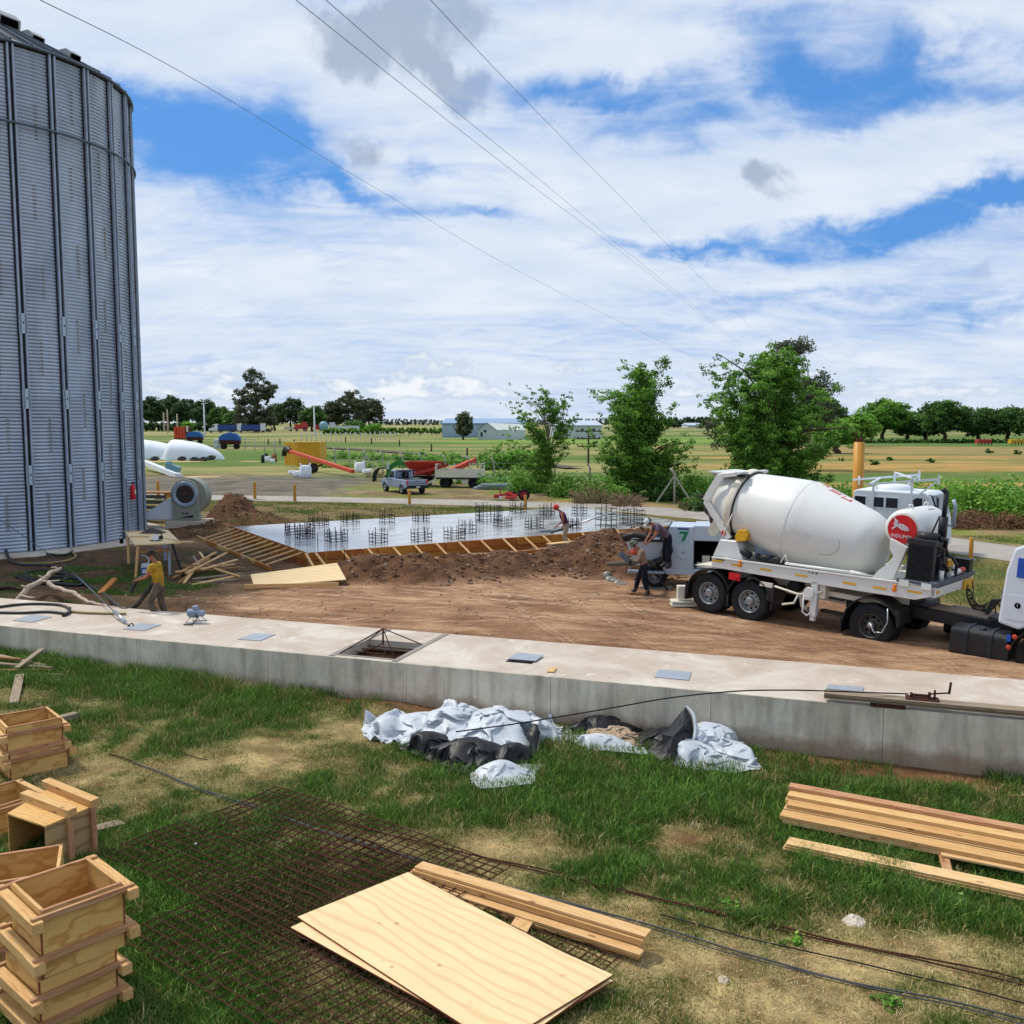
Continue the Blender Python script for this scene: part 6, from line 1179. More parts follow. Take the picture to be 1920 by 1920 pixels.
plain('white_steel_cab', '#ccd4de', .35, 0, .03, 1)
tractor()
# ---------------- trailer mounted concrete pump behind the mixer ----------------
def pump():
    A = PZ(1335, 1092, .0); A = PY(1290, 1088, 28.6); A.z = .0; hh = Vector((.80, -.30, 0)); t = thing('concrete_pump', 'pale blue white trailer concrete pump with a green seven emblem behind the mixer', 'concrete pump', mat=basis(Vector((A.x-1.33, 28.6+.25, .0)), (.97, -.24, 0), 0))
    PB = MATS['pump_white']
    m = M(); m.b2((0.0, 0, .45), (3.4, 1.5, .62)); m.build('chassis', PB, t, bevel=.01)
    for (x, y, s) in ((.35, .1, -1), (.35, 1.5, 1)): wheel(t, x, y, s, .36, .24, lug=6, hub=True)
    m = M(); m.b2((.72, .02, .62), (1.50, 1.45, 1.92)); m.build('tank_cabinet', PB, t, bevel=.02)
    m = M(); m.b2((1.50, .03, 1.50), (3.3, 1.45, 1.96)); m.b2((2.55, .03, .62), (3.3, 1.45, 1.5)); m.b2((1.50, .5, .62), (2.56, 1.4, 1.5)); m.build('engine_hood', PB, t, bevel=.02)
    m = M(); m.b2((1.51, .42, .70), (2.54, .49, 1.49)); m.build('engine_bay', MATS['dark_hole'], t); m = M(); m.b2((1.75, .3, .8), (1.98, .41, 1.02)); m.b2((1.6, .3, .64), (2.1, .41, .8)); m.build('pump_motor', MATS['cream_paint'], t)
    m = M(); m.b2((.98, .012, 1.42), (1.38, .018, 1.84)); m.build('emblem_plate', plain('emblem_pale', '#a5c3cc', .5), t)
    m = M(); m.prism([(1.07, 1.78), (1.33, 1.78), (1.33, 1.72), (1.23, 1.48), (1.12, 1.48), (1.22, 1.70), (1.07, 1.70)], .004, .010); m.build('green_seven', MATS['pale_green_logo'], t); m = M(); m.b2((1.02, .005, 1.83), (1.36, .011, 1.88)); m.build('small_caption', MATS['blue_body'], t)
    m = M(); m.lathe([(.19, -.01), (.20, .02), (.17, .02), (.0, .01)], 24, RX(math.pi/2), (1.2, .02, 1.14)); m.build('round_cover', PB, t); m = M(); m.lathe([(0, .03), (.02, .03), (.02, 0)], 8, RX(math.pi/2), (1.2, .01, 1.14)); m.build('bolt', MATS['dark_metal'], t)
    R_ = Matrix.Rotation(math.pi/2, 4, 'X')
    text_mesh('model_text', 'W.', .26, MATS['blue_body'], t, Matrix.Translation((2.55, .022, 1.72)) @ R_, .003); text_mesh('model_text', '20', .2, plain('text_blue', '#3f7fc0', .5), t, Matrix.Translation((2.72, .022, 1.36)) @ R_, .003)
    # hopper at the rear
    def frus(m, x0, x1, y0, y1, zt, zb, k):
        a = [(x0, y0, zt), (x1, y0, zt), (x1, y1, zt), (x0, y1, zt)]; cx = (x0+x1)/2; cy = (y0+y1)/2; b = [(cx+(p[0]-cx)*k, cy+(p[1]-cy)*k, zb) for p in a]; m.add(a+b, [(4, 5, 1, 0), (5, 6, 2, 1), (6, 7, 3, 2), (7, 4, 0, 3), (4, 7, 6, 5)])
    m = M(); frus(m, -.55, .62, -.05, 1.35, 1.45, .66, .55); m.build('hopper', PB, t); m = M(); m.b2((-.6, -.1, 1.44), (.66, -.0, 1.52)); m.b2((-.6, 1.3, 1.44), (.66, 1.4, 1.52)); m.b2((-.62, -.1, 1.44), (-.5, 1.4, 1.52)); m.build('hopper_rim', MATS['black_plastic'], t)
    m = M(); m.prism([(.42, 1.45), (.75, 1.95), (.78, 1.93), (.50, 1.42)], -.02, 1.2); m.build('splash_guard', MATS['black_plastic'], t)
    m = M(); m.tube([(-.62, -.0, 1.52), (-.3, -.15, 1.66), (.0, -.1, 1.6), (.2, 0, 1.52)], .09, 8); m.build('black_cover', MATS['hose_black'], t)
    m = M(); m.lathe([(0, .1), (.11, .08), (.12, -.08), (0, -.1)], 14, I3, (-.28, -.12, 1.12)); m.build('red_lamp', MATS['orange_red'], t)
    m = M(); m.b2((-.45, -.25, .50), (.65, -.0, .56)); m.bar((-.35, -.2, .52), (-.45, -.2, .95), .12, .02); m.build('step', MATS['galv'], t)
    m = M(); m.lathe([(0, -.2), (.13, -.2), (.13, .2), (0, .2)], 12, RY(1.2), (.5, -.08, .85)); m.tube([(.2, -.1, .6), (.45, -.15, .8), (.7, -.1, .7), (.85, -.05, 1.2), (.8, -.0, 1.4)], .05, 8); m.tube([(.6, -.1, 1.35), (.7, -.1, 1.0), (.62, -.1, .8)], .03, 6); m.build('valve_gear', MATS['dark_metal'], t)
    m = M(); m.tube([(.68, -.05, 1.9), (.7, -.05, 1.55), (.66, -.05, 1.45)], .02, 6); m.tube([(.1, .0, 1.55), (.12, .0, 1.85)], .02, 6); m.build('lever', MATS['dark_metal'], t)
    m = M(); m.tube(smooth([Vector((2.0, .8, 1.96)), Vector((1.95, .8, 2.2)), Vector((1.82, .8, 2.35)), Vector((1.84, .8, 2.6)), Vector((1.72, .8, 2.78)), Vector((1.60, .8, 2.8))]), .055, 8); m.tube([(2.0, .8, 2.05), (2.6, .8, 2.12)], .12, 10); m.build('exhaust', plain('exhaust_rust', '#3d2c2c', .7, .2), t)
    m = M(); m.tube([(.35, -.1, .5), (.8, -.4, .02)], .025, 6); m.build('stay_bar', MATS['dark_metal'], t)
    m = M(); m.b2((2.9, .0, .1), (3.0, .1, .6)); m.build('leg', PB, t)
    # small outrigger box in front of the wheels of the trailer
    q = thing('outrigger_foot', 'cream steel outrigger box with stacked foot plates left of the trailer tyres', 'outrigger', PY(1282, 1108, 25.9)); q.location.z = float(H(q.location.x, q.location.y))
    m = M(); m.b2((-.18, -.1, .22), (.22, .12, .58)); m.build('jack_housing', MATS['cream_paint'], q, bevel=.01)
    for k in range(2): m = M(); m.b2((-.35, -.2, .02+k*.09), (.3, .2, .085+k*.09)); m.build('foot_plate', MATS['cream_paint'], q, bevel=.01)
plain('pump_white', '#b5c2d0', .4, 0, .05, 1.4, 0, .5, '#8b8a86', 1.5, .66)
pump()
# ---------------- white crew truck parked beyond the mixer ----------------
def crew_truck():
    # nearside of the cab faces us; nose to the right
    z0 = 0; A = PY(1640, 1075, 31.0); B = PY(1706, 938, 31.0)
    h = Vector((.80, -.60, 0)).normalized(); O = PY(1681, 960, 36.0); t = thing('crew_truck', 'white crew cab truck with a tubular roof rack standing behind the mixer', 'truck', mat=basis(Vector((O.x, 36.0, -.18)), h, math.radians(-1)))
    WP = MATS['white_steel']
    zt = 2.62
    m = M(); m.prism([(-1.7, .75), (-1.7, zt-.08), (-1.55, zt), (.95, zt), (1.12, zt-.1), (1.40, 1.75), (1.46, 1.5), (1.5, 1.0), (1.5, .55), (-1.6, .55)], 0, 2.2); m.build('cab', WP, t, bevel=.05)
    def win(x0, x1, z0, z1, nm='window', mt='glass_dark', fr=True):
        g = M(); g.b2((x0, -.012, z0), (x1, -.004, z1)); o = g.build(nm, MATS[mt], t)
        if fr: m = M(); m.b2((x0-.04, -.02, z0-.04), (x0, .0, z1+.04)); m.b2((x1, -.02, z0-.04), (x1+.04, .0, z1+.04)); m.b2((x0, -.02, z1), (x1, .0, z1+.04)); m.b2((x0, -.02, z0-.04), (x1, .0, z0)); m.build('window_frame', WP, o)
    win(-.95, -.52, 1.98, 2.36); win(-.44, .0, 1.98, 2.36); win(-1.62, -1.2, 1.98, 2.36)
    m = M(); m.prism([(.55, 1.80), (1.16, 1.80), (.92, 2.42), (.55, 2.42)], -.014, -.004); o = m.build('window', MATS['glass_dark'], t); m = M(); m.b2((.88, -.02, 1.82), (.92, .0, 2.42)); m.build('quarter_bar', WP, o)
    m = M(); m.prism([(1.17, 1.82), (1.44, 1.8), (1.20, 2.50), (.98, 2.50)], .2, 2.0); m.build('windscreen', MATS['glass_dark'], t)
    m = M(); n = 12; m.lathe([(.0, .2), (.5, .17), (.62, .05), (.64, -.05)], 20, Matrix.Diagonal((1.15, .9, 1)), (-.45, 1.1, zt+.03)); m.build('roof_pod', WP, t)
    def rack(x0, y):
        m = M(); m.tube([(x0-1.55, y, zt+.02), (x0-1.55, y, zt+.38)], .04, 8); m.bar((x0-1.8, y, zt+.22), (x0+.75, y, zt+.55), .07, .08); m.bar((x0-.15, y, 1.5), (x0-.15, y, zt+.6), .07, .07); m.bar((x0-.1, y, zt-.25), (x0+.75, y, zt+.5), .06, .06); m.bar((x0+.78, y, zt+.35), (x0+.78, y, zt+.72), .07, .07); m.build('rack_side', WP, t)
    rack(.65, -.12); rack(-.6, 2.2)
    m = M(); m.bar((-1.1, -.1, zt+.2), (-1.3, 2.2, zt+.35), .06, .06); m.bar((.5, -.1, zt+.55), (-.75, 2.2, zt+.6), .06, .06); m.bar((-.9, -.12, 1.6), (-.9, -.12, zt+.32), .07, .07); m.build('rack_cross_bar', WP, t)
    m = M(); m.bar((1.5, -.35, 1.7), (1.5, -.35, 2.5), .03, .2); m.tube([(1.1, -.02, 2.55), (1.45, -.35, 2.55), (1.5, -.35, 1.65), (1.15, -.02, 1.75)], .02, 6); m.build('mirror', MATS['dark_metal'], t)
    m = M(); m.tube([(1.75, 1.2, 1.3), (1.78, 1.2, 2.1), (1.7, 1.2, 2.35)], .07, 10); m.bar((1.4, 1.2, 1.35), (1.8, 1.2, 1.35), .08, .08); m.build('air_stack', MATS['galv'], t)
    for x in (-.9, .9):
        for y, s in ((.15, -1), (2.05, 1)): wheel(t, x, y, s, .5, .28)
    m = M(); m.b2((-5.2, .1, .95), (-1.8, 2.1, 1.15)); m.b2((-5.0, .7, .6), (-1.6, 1.5, .95)); m.build('flat_bed', WP, t)
    for y, s in ((.15, -1), (2.05, 1)): wheel(t, -4.2, y, s, .5, .28)
crew_truck()
# ---------------- far yard: vehicles and farm gear ----------------
def far_thing(nm, lab, cat, u, v, ang, scale=1, Y=None, group=None):
    p = PZ(u, v, 0) if Y is None else PY(u, v, Y); z = float(H(p.x, p.y)) if Y is None else p.z; return thing(nm, lab, cat, (p.x, p.y, z), ang, group, scale=scale)
def pickup():
    t = far_thing('pickup_truck', 'silver single cab pickup truck with a black roll bar and dark bed rail', 'pickup', 757, 924, math.atan2(.866, -.5), .86); B = MATS['pickup_paint']
    # x forward, y left (y<0 is the far side); near side is y>0
    m = M(); m.prism([(-2.75, .62), (-2.75, 1.18), (-.15, 1.20), (-.1, 1.22), (1.0, 1.22), (2.35, 1.08), (2.62, .95), (2.68, .55), (2.2, .50), (-2.6, .50)], -.95, .95); body = m.build('body', B, t, bevel=.06)
    m = M(); m.prism([(-.15, 1.22), (.0, 1.84), (.18, 1.90), (.75, 1.88), (1.35, 1.24)], -.82, .82); cab = m.build('cab', B, t, bevel=.06)
    for s in (-1, 1):
        m = M(); m.prism([(.05, 1.28), (.12, 1.76), (.70, 1.76), (1.12, 1.28)], s*.825, s*.84); m.build('side_window', MATS['glass_dark'], cab)
        m = M(); m.prism([(.35, .56), (.35, 1.22), (1.38, 1.22), (1.38, .56)], s*.955, s*.962); m.build('door', B, t)
        m = M(); m.box((.5, s*.97, 1.08), (.16, .03, .04)); m.build('door_handle', MATS['dark_metal'], t)
        m = M(); m.box((1.25, s*1.05, 1.3), (.10, .2, .2)); m.build('mirror', MATS['dark_metal'], t)
        m = M(); m.box((-2.72, s*.86, 1.0), (.1, .14, .32)); m.build('tail_light', MATS['bright_red'], t); m = M(); m.box((2.6, s*.75, .86), (.1, .3, .2)); m.build('headlight', MATS['hat_white'], t)
        for x in (-1.75, 1.75):
            wheel(t, x, s*.85, s, .40, .27, lug=5, rim='rim_grey')
            m = M(); arc_band(m, x, .42, .52, 0, 180, s*.9-.06, s*.9+.09, .06); m.build('wheel_arch', B, t)
    m = M(); m.prism([(-.10, 1.35), (-.02, 1.78), (.0, 1.78), (-.08, 1.35)], -.7, .7); m.build('rear_window', MATS['glass_dark'], cab); m = M(); m.prism([(1.36, 1.28), (.82, 1.82), (.80, 1.80), (1.3, 1.26)], -.74, .74); m.build('windscreen', MATS['glass_dark'], cab)
    m = M(); m.b2((-2.65, -.82, 1.19), (-.25, .82, 1.205)); m.build('bed', MATS['black_plastic'], t); m = M(); m.tube([(-.35, -.8, 1.2), (-.35, -.75, 1.86), (-.35, .75, 1.86), (-.35, .8, 1.2)], .04, 8); m.tube([(-.35, .75, 1.86), (-1.2, .85, 1.22)], .035, 8); m.tube([(-.35, -.75, 1.86), (-1.2, -.85, 1.22)], .035, 8); m.build('roll_bar', MATS['dark_metal'], t)
    m = M(); m.lathe([(.2, -.12), (.36, -.12), (.38, 0), (.36, .12), (.2, .12)], 20, RX(math.pi/2) @ RY(.2), (-.6, .1, 1.5)); m.build('spare_wheel', MATS['black_rubber'], t)
    m = M(); m.b2((-2.90, -.95, .50), (-2.74, .95, .74)); m.build('rear_bumper', MATS['dark_metal'], t, bevel=.02); m = M(); m.box((-2.765, 0, 1.1), (.02, .22, .06)); m.build('tailgate_handle', MATS['dark_metal'], t); m = M(); m.box((-2.765, 0, .92), (.01, 1.4, .02)); m.build('tailgate_crease', MATS['galv_dark'], t); m = M(); m.box((-2.91, 0, .62), (.01, .34, .12)); m.build('number_plate', MATS['hat_white'], t)
pickup()
def cream_trailer():
    t = far_thing('farm_trailer', 'cream drop side farm trailer with black wheels beside the pickup', 'trailer', 862, 914, -.10, .92); B = MATS['cream_paint']
    m = M(); m.b2((-1.85, -1.0, .72), (1.95, 1.0, .86)); m.build('chassis', MATS['dark_metal'], t)
    for i in range(3):
        m = M(); m.b2((-1.85, -1.06, .88+i*.21), (1.95, -1.0, 1.075+i*.21)); m.build('side_board', B, t)
        m = M(); m.b2((-1.85, 1.0, .88+i*.21), (1.95, 1.06, 1.075+i*.21)); m.build('side_board', B, t)
        m = M(); m.b2((-1.91, -1.0, .88+i*.3), (-1.85, 1.0, 1.16+i*.3)); m.build('head_board', B, t)
    m = M(); m.b2((1.95, -1.0, .88), (2.0, 1.0, 1.5)); m.build('tail_board', B, t)
    for x in (-1.85, -.6, .7, 1.95): m = M(); m.b2((x-.04, -1.09, .84), (x+.04, -1.05, 1.6 if abs(x) < 1.5 else 2.0)); m.b2((x-.04, 1.05, .84), (x+.04, 1.09, 2.0)); m.build('stake', B, t)
    m = M(); m.tube([(1.2, -1.05, 1.55), (1.2, -1.05, 2.0), (1.95, -1.05, 1.98), (1.95, 1.0, 1.98)], .03, 6); m.tube([(-1.85, -1.05, 1.9), (-1.85, 1.0, 1.95)], .04, 6); m.build('top_rail', B, t)
    for x in (-1.15, 1.25):
        for y, s in ((-.8, -1), (.8, 1)): wheel(t, x, y, s, .42, .3, lug=5, rim='dark_metal')
    m = M(); m.b2((.3, -.9, .35), (.95, -.5, .72)); m.build('white_box', B, t); m = M(); m.bar((-1.8, -.5, .6), (-2.8, -.7, .25), .08, .08); m.bar((-1.8, -.9, .75), (-2.7, -1.0, .4), .06, .06); m.bar((-2.2, -.95, .4), (-1.7, -.95, .85), .05, .2); m.build('drawbar', B, t)
    m = M(); m.lathe([(0, -.3), (.14, -.3), (.14, .3), (0, .3)], 12, RX(math.pi/2), (-.25, -.7, .62)); m.build('air_tank', MATS['cream_paint'], t)
cream_trailer()
def panels_stack():
    t = far_thing('steel_panel_stack', 'flat stack of galvanised steel panels on the ground right of the cream trailer', 'panel stack', 935, 917, -.12)
    for k in range(3): m = M(); m.box((-.3+.12*k, -.1*k, .10+k*.13), (3.0-.3*k, 2.0, .11), RZ(.05*k)); m.build('panel', MATS['galv'], t)
    u = thing('steel_beam', 'long pale steel beam sloping down behind the galvanised panel stack', 'beam', PZ(945, 912, .1)); m = M(); m.bar((-2.6, .6, .9), (1.9, -.4, .2), .3, .14); m.build('beam', MATS['galv'], u)
panels_stack()
def mower():
    t = far_thing('red_mower', 'low red farm mower frame with one large black wheel on the road verge', 'mower', 955, 939, -.05); R_ = MATS['red_paint']
    m = M(); m.bar((-1.0, 0, .35), (.8, -.1, .35), .12, .1); m.bar((-.9, -.3, .3), (.2, .35, .5), .1, .1); m.bar((-.2, .4, .55), (.5, -.4, .25), .12, .06); m.box((-.75, .1, .25), (.5, .6, .2)); m.bar((-.6, 0, .3), (-.55, 0, .75), .08, .08); m.bar((.1, 0, .3), (.75, .0, .45), .2, .1); m.build('frame', R_, t)
    m = M(); m.box((.1, -.2, .2), (.7, .7, .14)); m.build('deck', R_, t)
    wheel(t, .95, -.15, -1, .38, .18, lug=5, rim='red_paint'); wheel(t, .1, .6, 1, .3, .16, lug=5, rim='red_paint'); m = M(); m.lathe([(0, .06), (.1, .05), (.1, 0)], 10, RX(math.pi/2), (-.55, -.3, .2)); m.build('caster', MATS['hat_white'], t)
mower()
def wagon_red():
    t = thing('red_wagon', 'red sloping grain wagon hopper between the pickup and the cream trailer', 'wagon', (*PY(790, 905, 75).xy, 0), -.1); R_ = MATS['red_paint']
    m = M(); a = [(-1.2, -1.1, 1.95), (1.7, -1.1, 1.95), (1.7, 1.1, 1.95), (-1.2, 1.1, 1.95)]; b = [(-.5, -.6, .9), (.9, -.6, .9), (.9, .6, .9), (-.5, .6, .9)]; m.add(a+b, [(4, 5, 1, 0), (5, 6, 2, 1), (6, 7, 3, 2), (7, 4, 0, 3), (4, 7, 6, 5)]); m.build('hopper', R_, t)
    m = M(); m.bar((-1.2, -1.3, .8), (2.4, -1.3, 1.75), .3, .22); m.build('chute', R_, t); m = M(); m.box((.3, 0, .75), (2.6, .9, .12)); m.build('frame', MATS['dark_metal'], t)
    for s in (-1, 1): wheel(t, .4, s*.9, s, .42, .28, lug=5, rim='dark_metal')
wagon_red()
def auger(nm, lab, P0, P1, r, wheels=None, hood=False):
    a, b = Vector(P0), Vector(P1); g = Vector((a.x, a.y, 0)); t = thing(nm, lab, 'auger', g); a -= g; b -= g
    m = M(); m.bar(a, b, r*2, r*2); m.build('tube', MATS['orange_red'], t, bevel=.03); d = (b-a).normalized()
    if hood: m = M(); m.tube(smooth([b-d*.2, b+d*.9+Vector((0, 0, .25)), b+d*1.7+Vector((0, 0, -.1)), b+d*2.1+Vector((0, 0, -.8))]), [r*1.2]*18+[r*1.5], 10) if False else m.tube(smooth([b-d*.2, b+d*.8+Vector((0, 0, .22)), b+d*1.5+Vector((0, 0, -.05)), b+d*1.9+Vector((0, 0, -.6))], 5), r*1.7, 10); m.build('spout_hood', MATS['dark_metal'], t)
    if wheels:
        w = Vector(wheels)-g; k = (a+b)/2; m = M(); m.bar(w+Vector((-.3, 0, 0)), a*.35+b*.65, .1, .1); m.bar(w, a*.6+b*.4, .12, .12); m.bar(w+Vector((0, -.8, 0)), w+Vector((0, .8, 0)), .1, .1); m.build('undercarriage', MATS['dark_metal'], t)
        for s in (-1, 1): wheel(t, w.x, w.y+s*.8, s, .5, .22, lug=5)
    else: m = M(); m.bar(b*.5+a*.5, Vector(((a+b).x/2, (a+b).y/2+.5, .2)), .08, .08); m.build('prop', MATS['dark_metal'], t)
auger('grain_auger', 'long orange red grain auger with a black hood resting before the yellow container', PY(662, 884, 86), PY(543, 846, 101), .17, PY(584, 882, 93), True)
auger('grain_auger', 'orange red auger slanting up behind the cream trailer', PY(822, 893, 76), PY(890, 863, 80), .2)
def container():
    p = PZ(561, 875, 0); k = F/p.y; t = thing('yellow_container', 'yellow corrugated steel container behind the long auger', 'container', (p.x, p.y, 0), -.06); Y_ = MATS['container_yellow']
    w = 2.75; L = 2.45; h = 2.75
    # left face looks to the camera left, right face to camera; corner at u=558
    m = M(); m.b2((-.25, .0, .1), (2.45, 2.7, h)); m.b2((-2.0, .35, .1), (-.25, 2.7, h-.02)) if False else None; m.build('core', Y_, t)
    n = 9
    for i in range(n): m = M(); x = -.22+i*.30; m.prism([(x, -.0)], 0, 0) if False else m.b2((x, -.05, .2), (x+.17, -.0, h-.1)); m.build('rib_panel', Y_, t)
    m = M(); m.prism([(-.25, .12), (-2.05, .12), (-2.05, h), (-.25, h)], .02, .1, lambda x, y, z: (x, y+(-.25-x)*.7, z)); 
    for i in range(4): x = -.5-i*.42; m.prism([(x, .3), (x-.04, .3), (x-.04, h-.2), (x, h-.2)], -.02, .02, lambda x, y, z: (x, y+(-.25-x)*.7, z))
    m.build('door_panel', Y_, t)
    m = M(); m.add([(-.25, .0, h+.01), (2.5, .0, h+.01), (2.5, 2.7, h+.01), (-.9, 2.7, h+.01), (-2.05, 1.3, h+.01)], [(0, 1, 2, 3, 4)]); m.b2((-.3, -.07, h-.08), (2.52, .05, h+.04)); m.b2((-.3, -.07, .0), (2.52, .05, .16)); m.build('roof_rail', Y_, t)
container()
def big_bag(u, v, w, h, lab, seed, Y=None):
    p = PZ(u, v, 0); k = F/p.y; w = w/k; h = h/k; n = 16; V = []; prof = [(.40, 0), (.50, .1), (.53, .4), (.50, .75), (.44, .92), (.40, .96)]
    m = M()
    for r, z in prof:
        for j in range(n): a = j/n*2*math.pi; q = 1/max(abs(math.cos(a)), abs(math.sin(a)))**.5; rr_ = r*w*q*(1+.12*(float(fb(3*math.cos(a)+seed, 3*math.sin(a)+z*4, 500, 2))-.5)); V.append((rr_*math.cos(a), rr_*math.sin(a), z*h))
    fs = [(i*n+j, i*n+(j+1) % n, (i+1)*n+(j+1) % n, (i+1)*n+j) for i in range(5) for j in range(n)]+[tuple(5*n+j for j in range(n))]; m.add(V, fs, True)
    t = thing('bulk_bag', lab, 'bag', (p.x, p.y, float(H(p.x, p.y))), .3, 'white bulk bags in the far yard'); m.build('sack', MATS['bag_white'], t)
    m = M()
    for sx in (-1, 1):
        for sy in (-1, 1): m.tube([(sx*w*.42, sy*w*.3, h*.92), (sx*w*.44, sy*w*.36, h*1.10), (sx*w*.3, sy*w*.42, h*.94)], w*.03, 5)
    m.build('lifting_strap', MATS['bag_white'], t)
big_bag(573, 897, 21, 25, 'tall white bulk bag in front of the yellow container', 1); big_bag(557, 895, 15, 12, 'small slumped white bag left of the tall bulk bag', 2); big_bag(546, 890, 10, 7, 'flat tied white bag left of the slumped bag', 3)
big_bag(675, 886, 20, 19, 'upright white bulk bag at the foot of the long auger', 4); big_bag(688, 889, 17, 9, 'collapsed white bag right of the bulk bag at the auger foot', 5); big_bag(502, 866, 11, 10, 'heap of white sacks left of the yellow container', 6); big_bag(511, 868, 9, 7, 'small white sack beside the tan barrel', 7)
def green_loader():
    t = far_thing('green_loader', 'green farm loader frame with black forks behind the pickup', 'loader', 738, 893, -.1); t.location.y = 80; q = PY(738, 893, 80); t.location.x = q.x; t.location.z = 0; g = MATS['green_paint']
    m = M(); m.bar((-.6, 0, 1.1), (.4, 0, 1.75), .3, .25); m.bar((.4, 0, 1.75), (2.0, 0, 1.1), .3, .35); m.bar((-.6, .8, 1.0), (.3, .8, 1.6), .25, .25); m.box((0, .3, .6), (1.2, .8, .8)); m.bar((.5, .0, 1.2), (.6, 0, 2.1), .12, .1); m.build('lift_arm', g, t)
    m = M()
    for y in (-.5, 0, .5): m.tube(smooth([Vector((-.5, y, 1.2)), Vector((-1.2, y, 1.15)), Vector((-1.6, y, .7)), Vector((-1.65, y, .05))], 4), .07, 6)
    m.build('fork', MATS['dark_metal'], t); m = M(); m.box((-.45, -.2, 1.35), (.25, .1, .5)); m.build('white_plate', MATS['hat_white'], t)
green_loader()
def silage(u0, u1, v, vt, Y, lab, seed):
    a = PY(u0, v, Y); b = PY(u1, v, Y); L = (b-a).length; hgt = PY(u0, vt, Y).z-PY(u0, v, Y).z; n, k = 30, 16; V = []
    for i in range(n+1):
        q = i/n; e = float(ss(-.02, .22, q))*max(0, 1-q**2.3)**.62+.01
        for j in range(k+1): s = j/k*math.pi; y = -math.cos(s)*2.4*max(.15, e); z = math.sin(s)**.8*hgt*e*(1+.05*(float(fb(q*9+seed, j*.4, 600, 3))-.5)); V.append((q*L, y+3, z))
    m = M(); m.add(V, [(i*(k+1)+j, (i+1)*(k+1)+j, (i+1)*(k+1)+j+1, i*(k+1)+j+1) for i in range(n) for j in range(k)], True); t = thing('grain_bag', lab, 'grain bag', (a.x, Y, float(H(a.x, Y))), 0, 'white grain bags lying in the yard'); m.build('skin', MATS['bag_white'], t)
silage(170, 352, 862, 822, 128, 'long white grain storage bag nearest the silo', 1); silage(285, 408, 863, 824, 124, 'tapering white grain storage bag right of the one by the silo', 7)
for i, (u, v, lab) in enumerate([(290, 861, 'black tyre weighing down the left grain bag'), (341, 861, 'black tyre between the two grain bags'), (364, 862, 'black tyre at the near edge of the tapering grain bag'), (381, 862, 'second tyre on the edge of the tapering grain bag'), (396, 859, 'tyre at the tip of the tapering grain bag')]):
    p = PY(u, v-1, 122.5); m = M(); m.lathe([(.25, -.12), (.5, -.14), (.6, 0), (.5, .14), (.25, .12)], 16); o = m.build('old_tyre', MATS['black_rubber'], None, p); tag(o, lab, 'tyre', 'old tyres weighing down the grain bags'); o.rotation_euler = (.35, 0, 0)
def white_conveyor():
    a = PY(268, 866, 99); b = PY(338, 894, 86); g = Vector((b.x, b.y, 0)); t = thing('white_conveyor', 'white slanting conveyor tube with a teal motor end by the silo edge', 'conveyor', g); m = M(); m.bar(a-g, b-g, .5, .45); m.build('tube', MATS['white_steel'], t); m = M(); m.box((-.7, .3, .9), (1.2, .7, .5), RY(.35)); m.build('motor_box', MATS['teal_paint'], t); m = M(); m.lathe([(0, -.25), (.3, -.25), (.3, .25), (0, .25)], 12, I3, (-1.1, .3, 1.25)); m.build('motor', MATS['teal_paint'], t)
white_conveyor()
def grain_spill(u, v, rx, ry, lab):
    p = PZ(u, v, 0); m = M(); m.lathe([(0, .08), (rx*.5, .05), (rx, 0)], 18, Matrix.Diagonal((1, ry/rx, 1))); o = m.build('grain_spill', plain('grain', '#b99a6c', .9, 0, .2, 3), None, (p.x, p.y, float(H(p.x, p.y))+.02)); tag(o, lab, 'grain')
grain_spill(370, 895, 2.2, 1.2, 'pale spilled grain at the foot of the white conveyor'); grain_spill(310, 866, 5, 2, 'pale spilled grain before the white bags'); grain_spill(470, 866, 1.6, .8, 'small pale heap on the grass left of the black drums')
def blue_wagon(nm, lab, u, v, k, hop=False):
    t = far_thing(nm, lab, 'wagon', u, v, .15, k); m = M(); m.prism([(-1.9, .9), (1.9, .9), (1.9, 1.7), (-1.9, 1.7)], -1.1, 1.1); m.build('box', MATS['rust'], t)
    m = M(); m.prism([(-2.0, 1.6), (-1.95, 2.4), (-1.2, 2.95), (0, 3.2), (1.2, 3.0), (1.95, 2.3), (2.05, 1.5), (1.7, 1.68), (-1.7, 1.72)], -1.2, 1.2); m.build('tarpaulin', MATS['blue_tarp'], t, bevel=.1)
    m = M(); m.bar((-1.7, -1.1, 1.0), (1.7, -1.1, 1.0), .1, .1); m.bar((-1.6, -1.15, .9), (-.6, -1.15, 1.6), .08, .08); m.bar((1.6, -1.15, .9), (.6, -1.15, 1.6), .08, .08); m.build('frame', MATS['rust'], t)
    for x in (-1.2, 1.2):
        for s in (-1, 1): wheel(t, x, s*.95, s, .5, .3, lug=5, rim='dark_metal')
blue_wagon('tarped_wagon', 'wagon under a bright blue tarpaulin before the wire fence', 432, 842, .95); blue_wagon('tarped_wagon', 'farther wagon with a blue tarp behind the orange hopper', 366, 832, .9)
def orange_hopper():
    t = far_thing('orange_hopper', 'tall orange steel hopper left of the blue tarped wagons', 'hopper', 340, 826, 0, 1)
    for i in range(4): m = M(); m.b2((-1.5+i*.75, -1.2, .5), (-.85+i*.75, 1.2, 3.6)); m.build('panel', MATS['orange_red'], t)
    m = M(); m.b2((-1.6, -1.3, .3), (1.6, 1.3, .5)); m.b2((1.6, -.8, 1.2), (2.4, .8, 3.5)); m.build('frame', MATS['rust'], t); m = M(); m.b2((1.7, -.9, 2.2), (2.2, .7, 3.6)); m.build('cream_panel', MATS['cream_paint'], t)
orange_hopper()
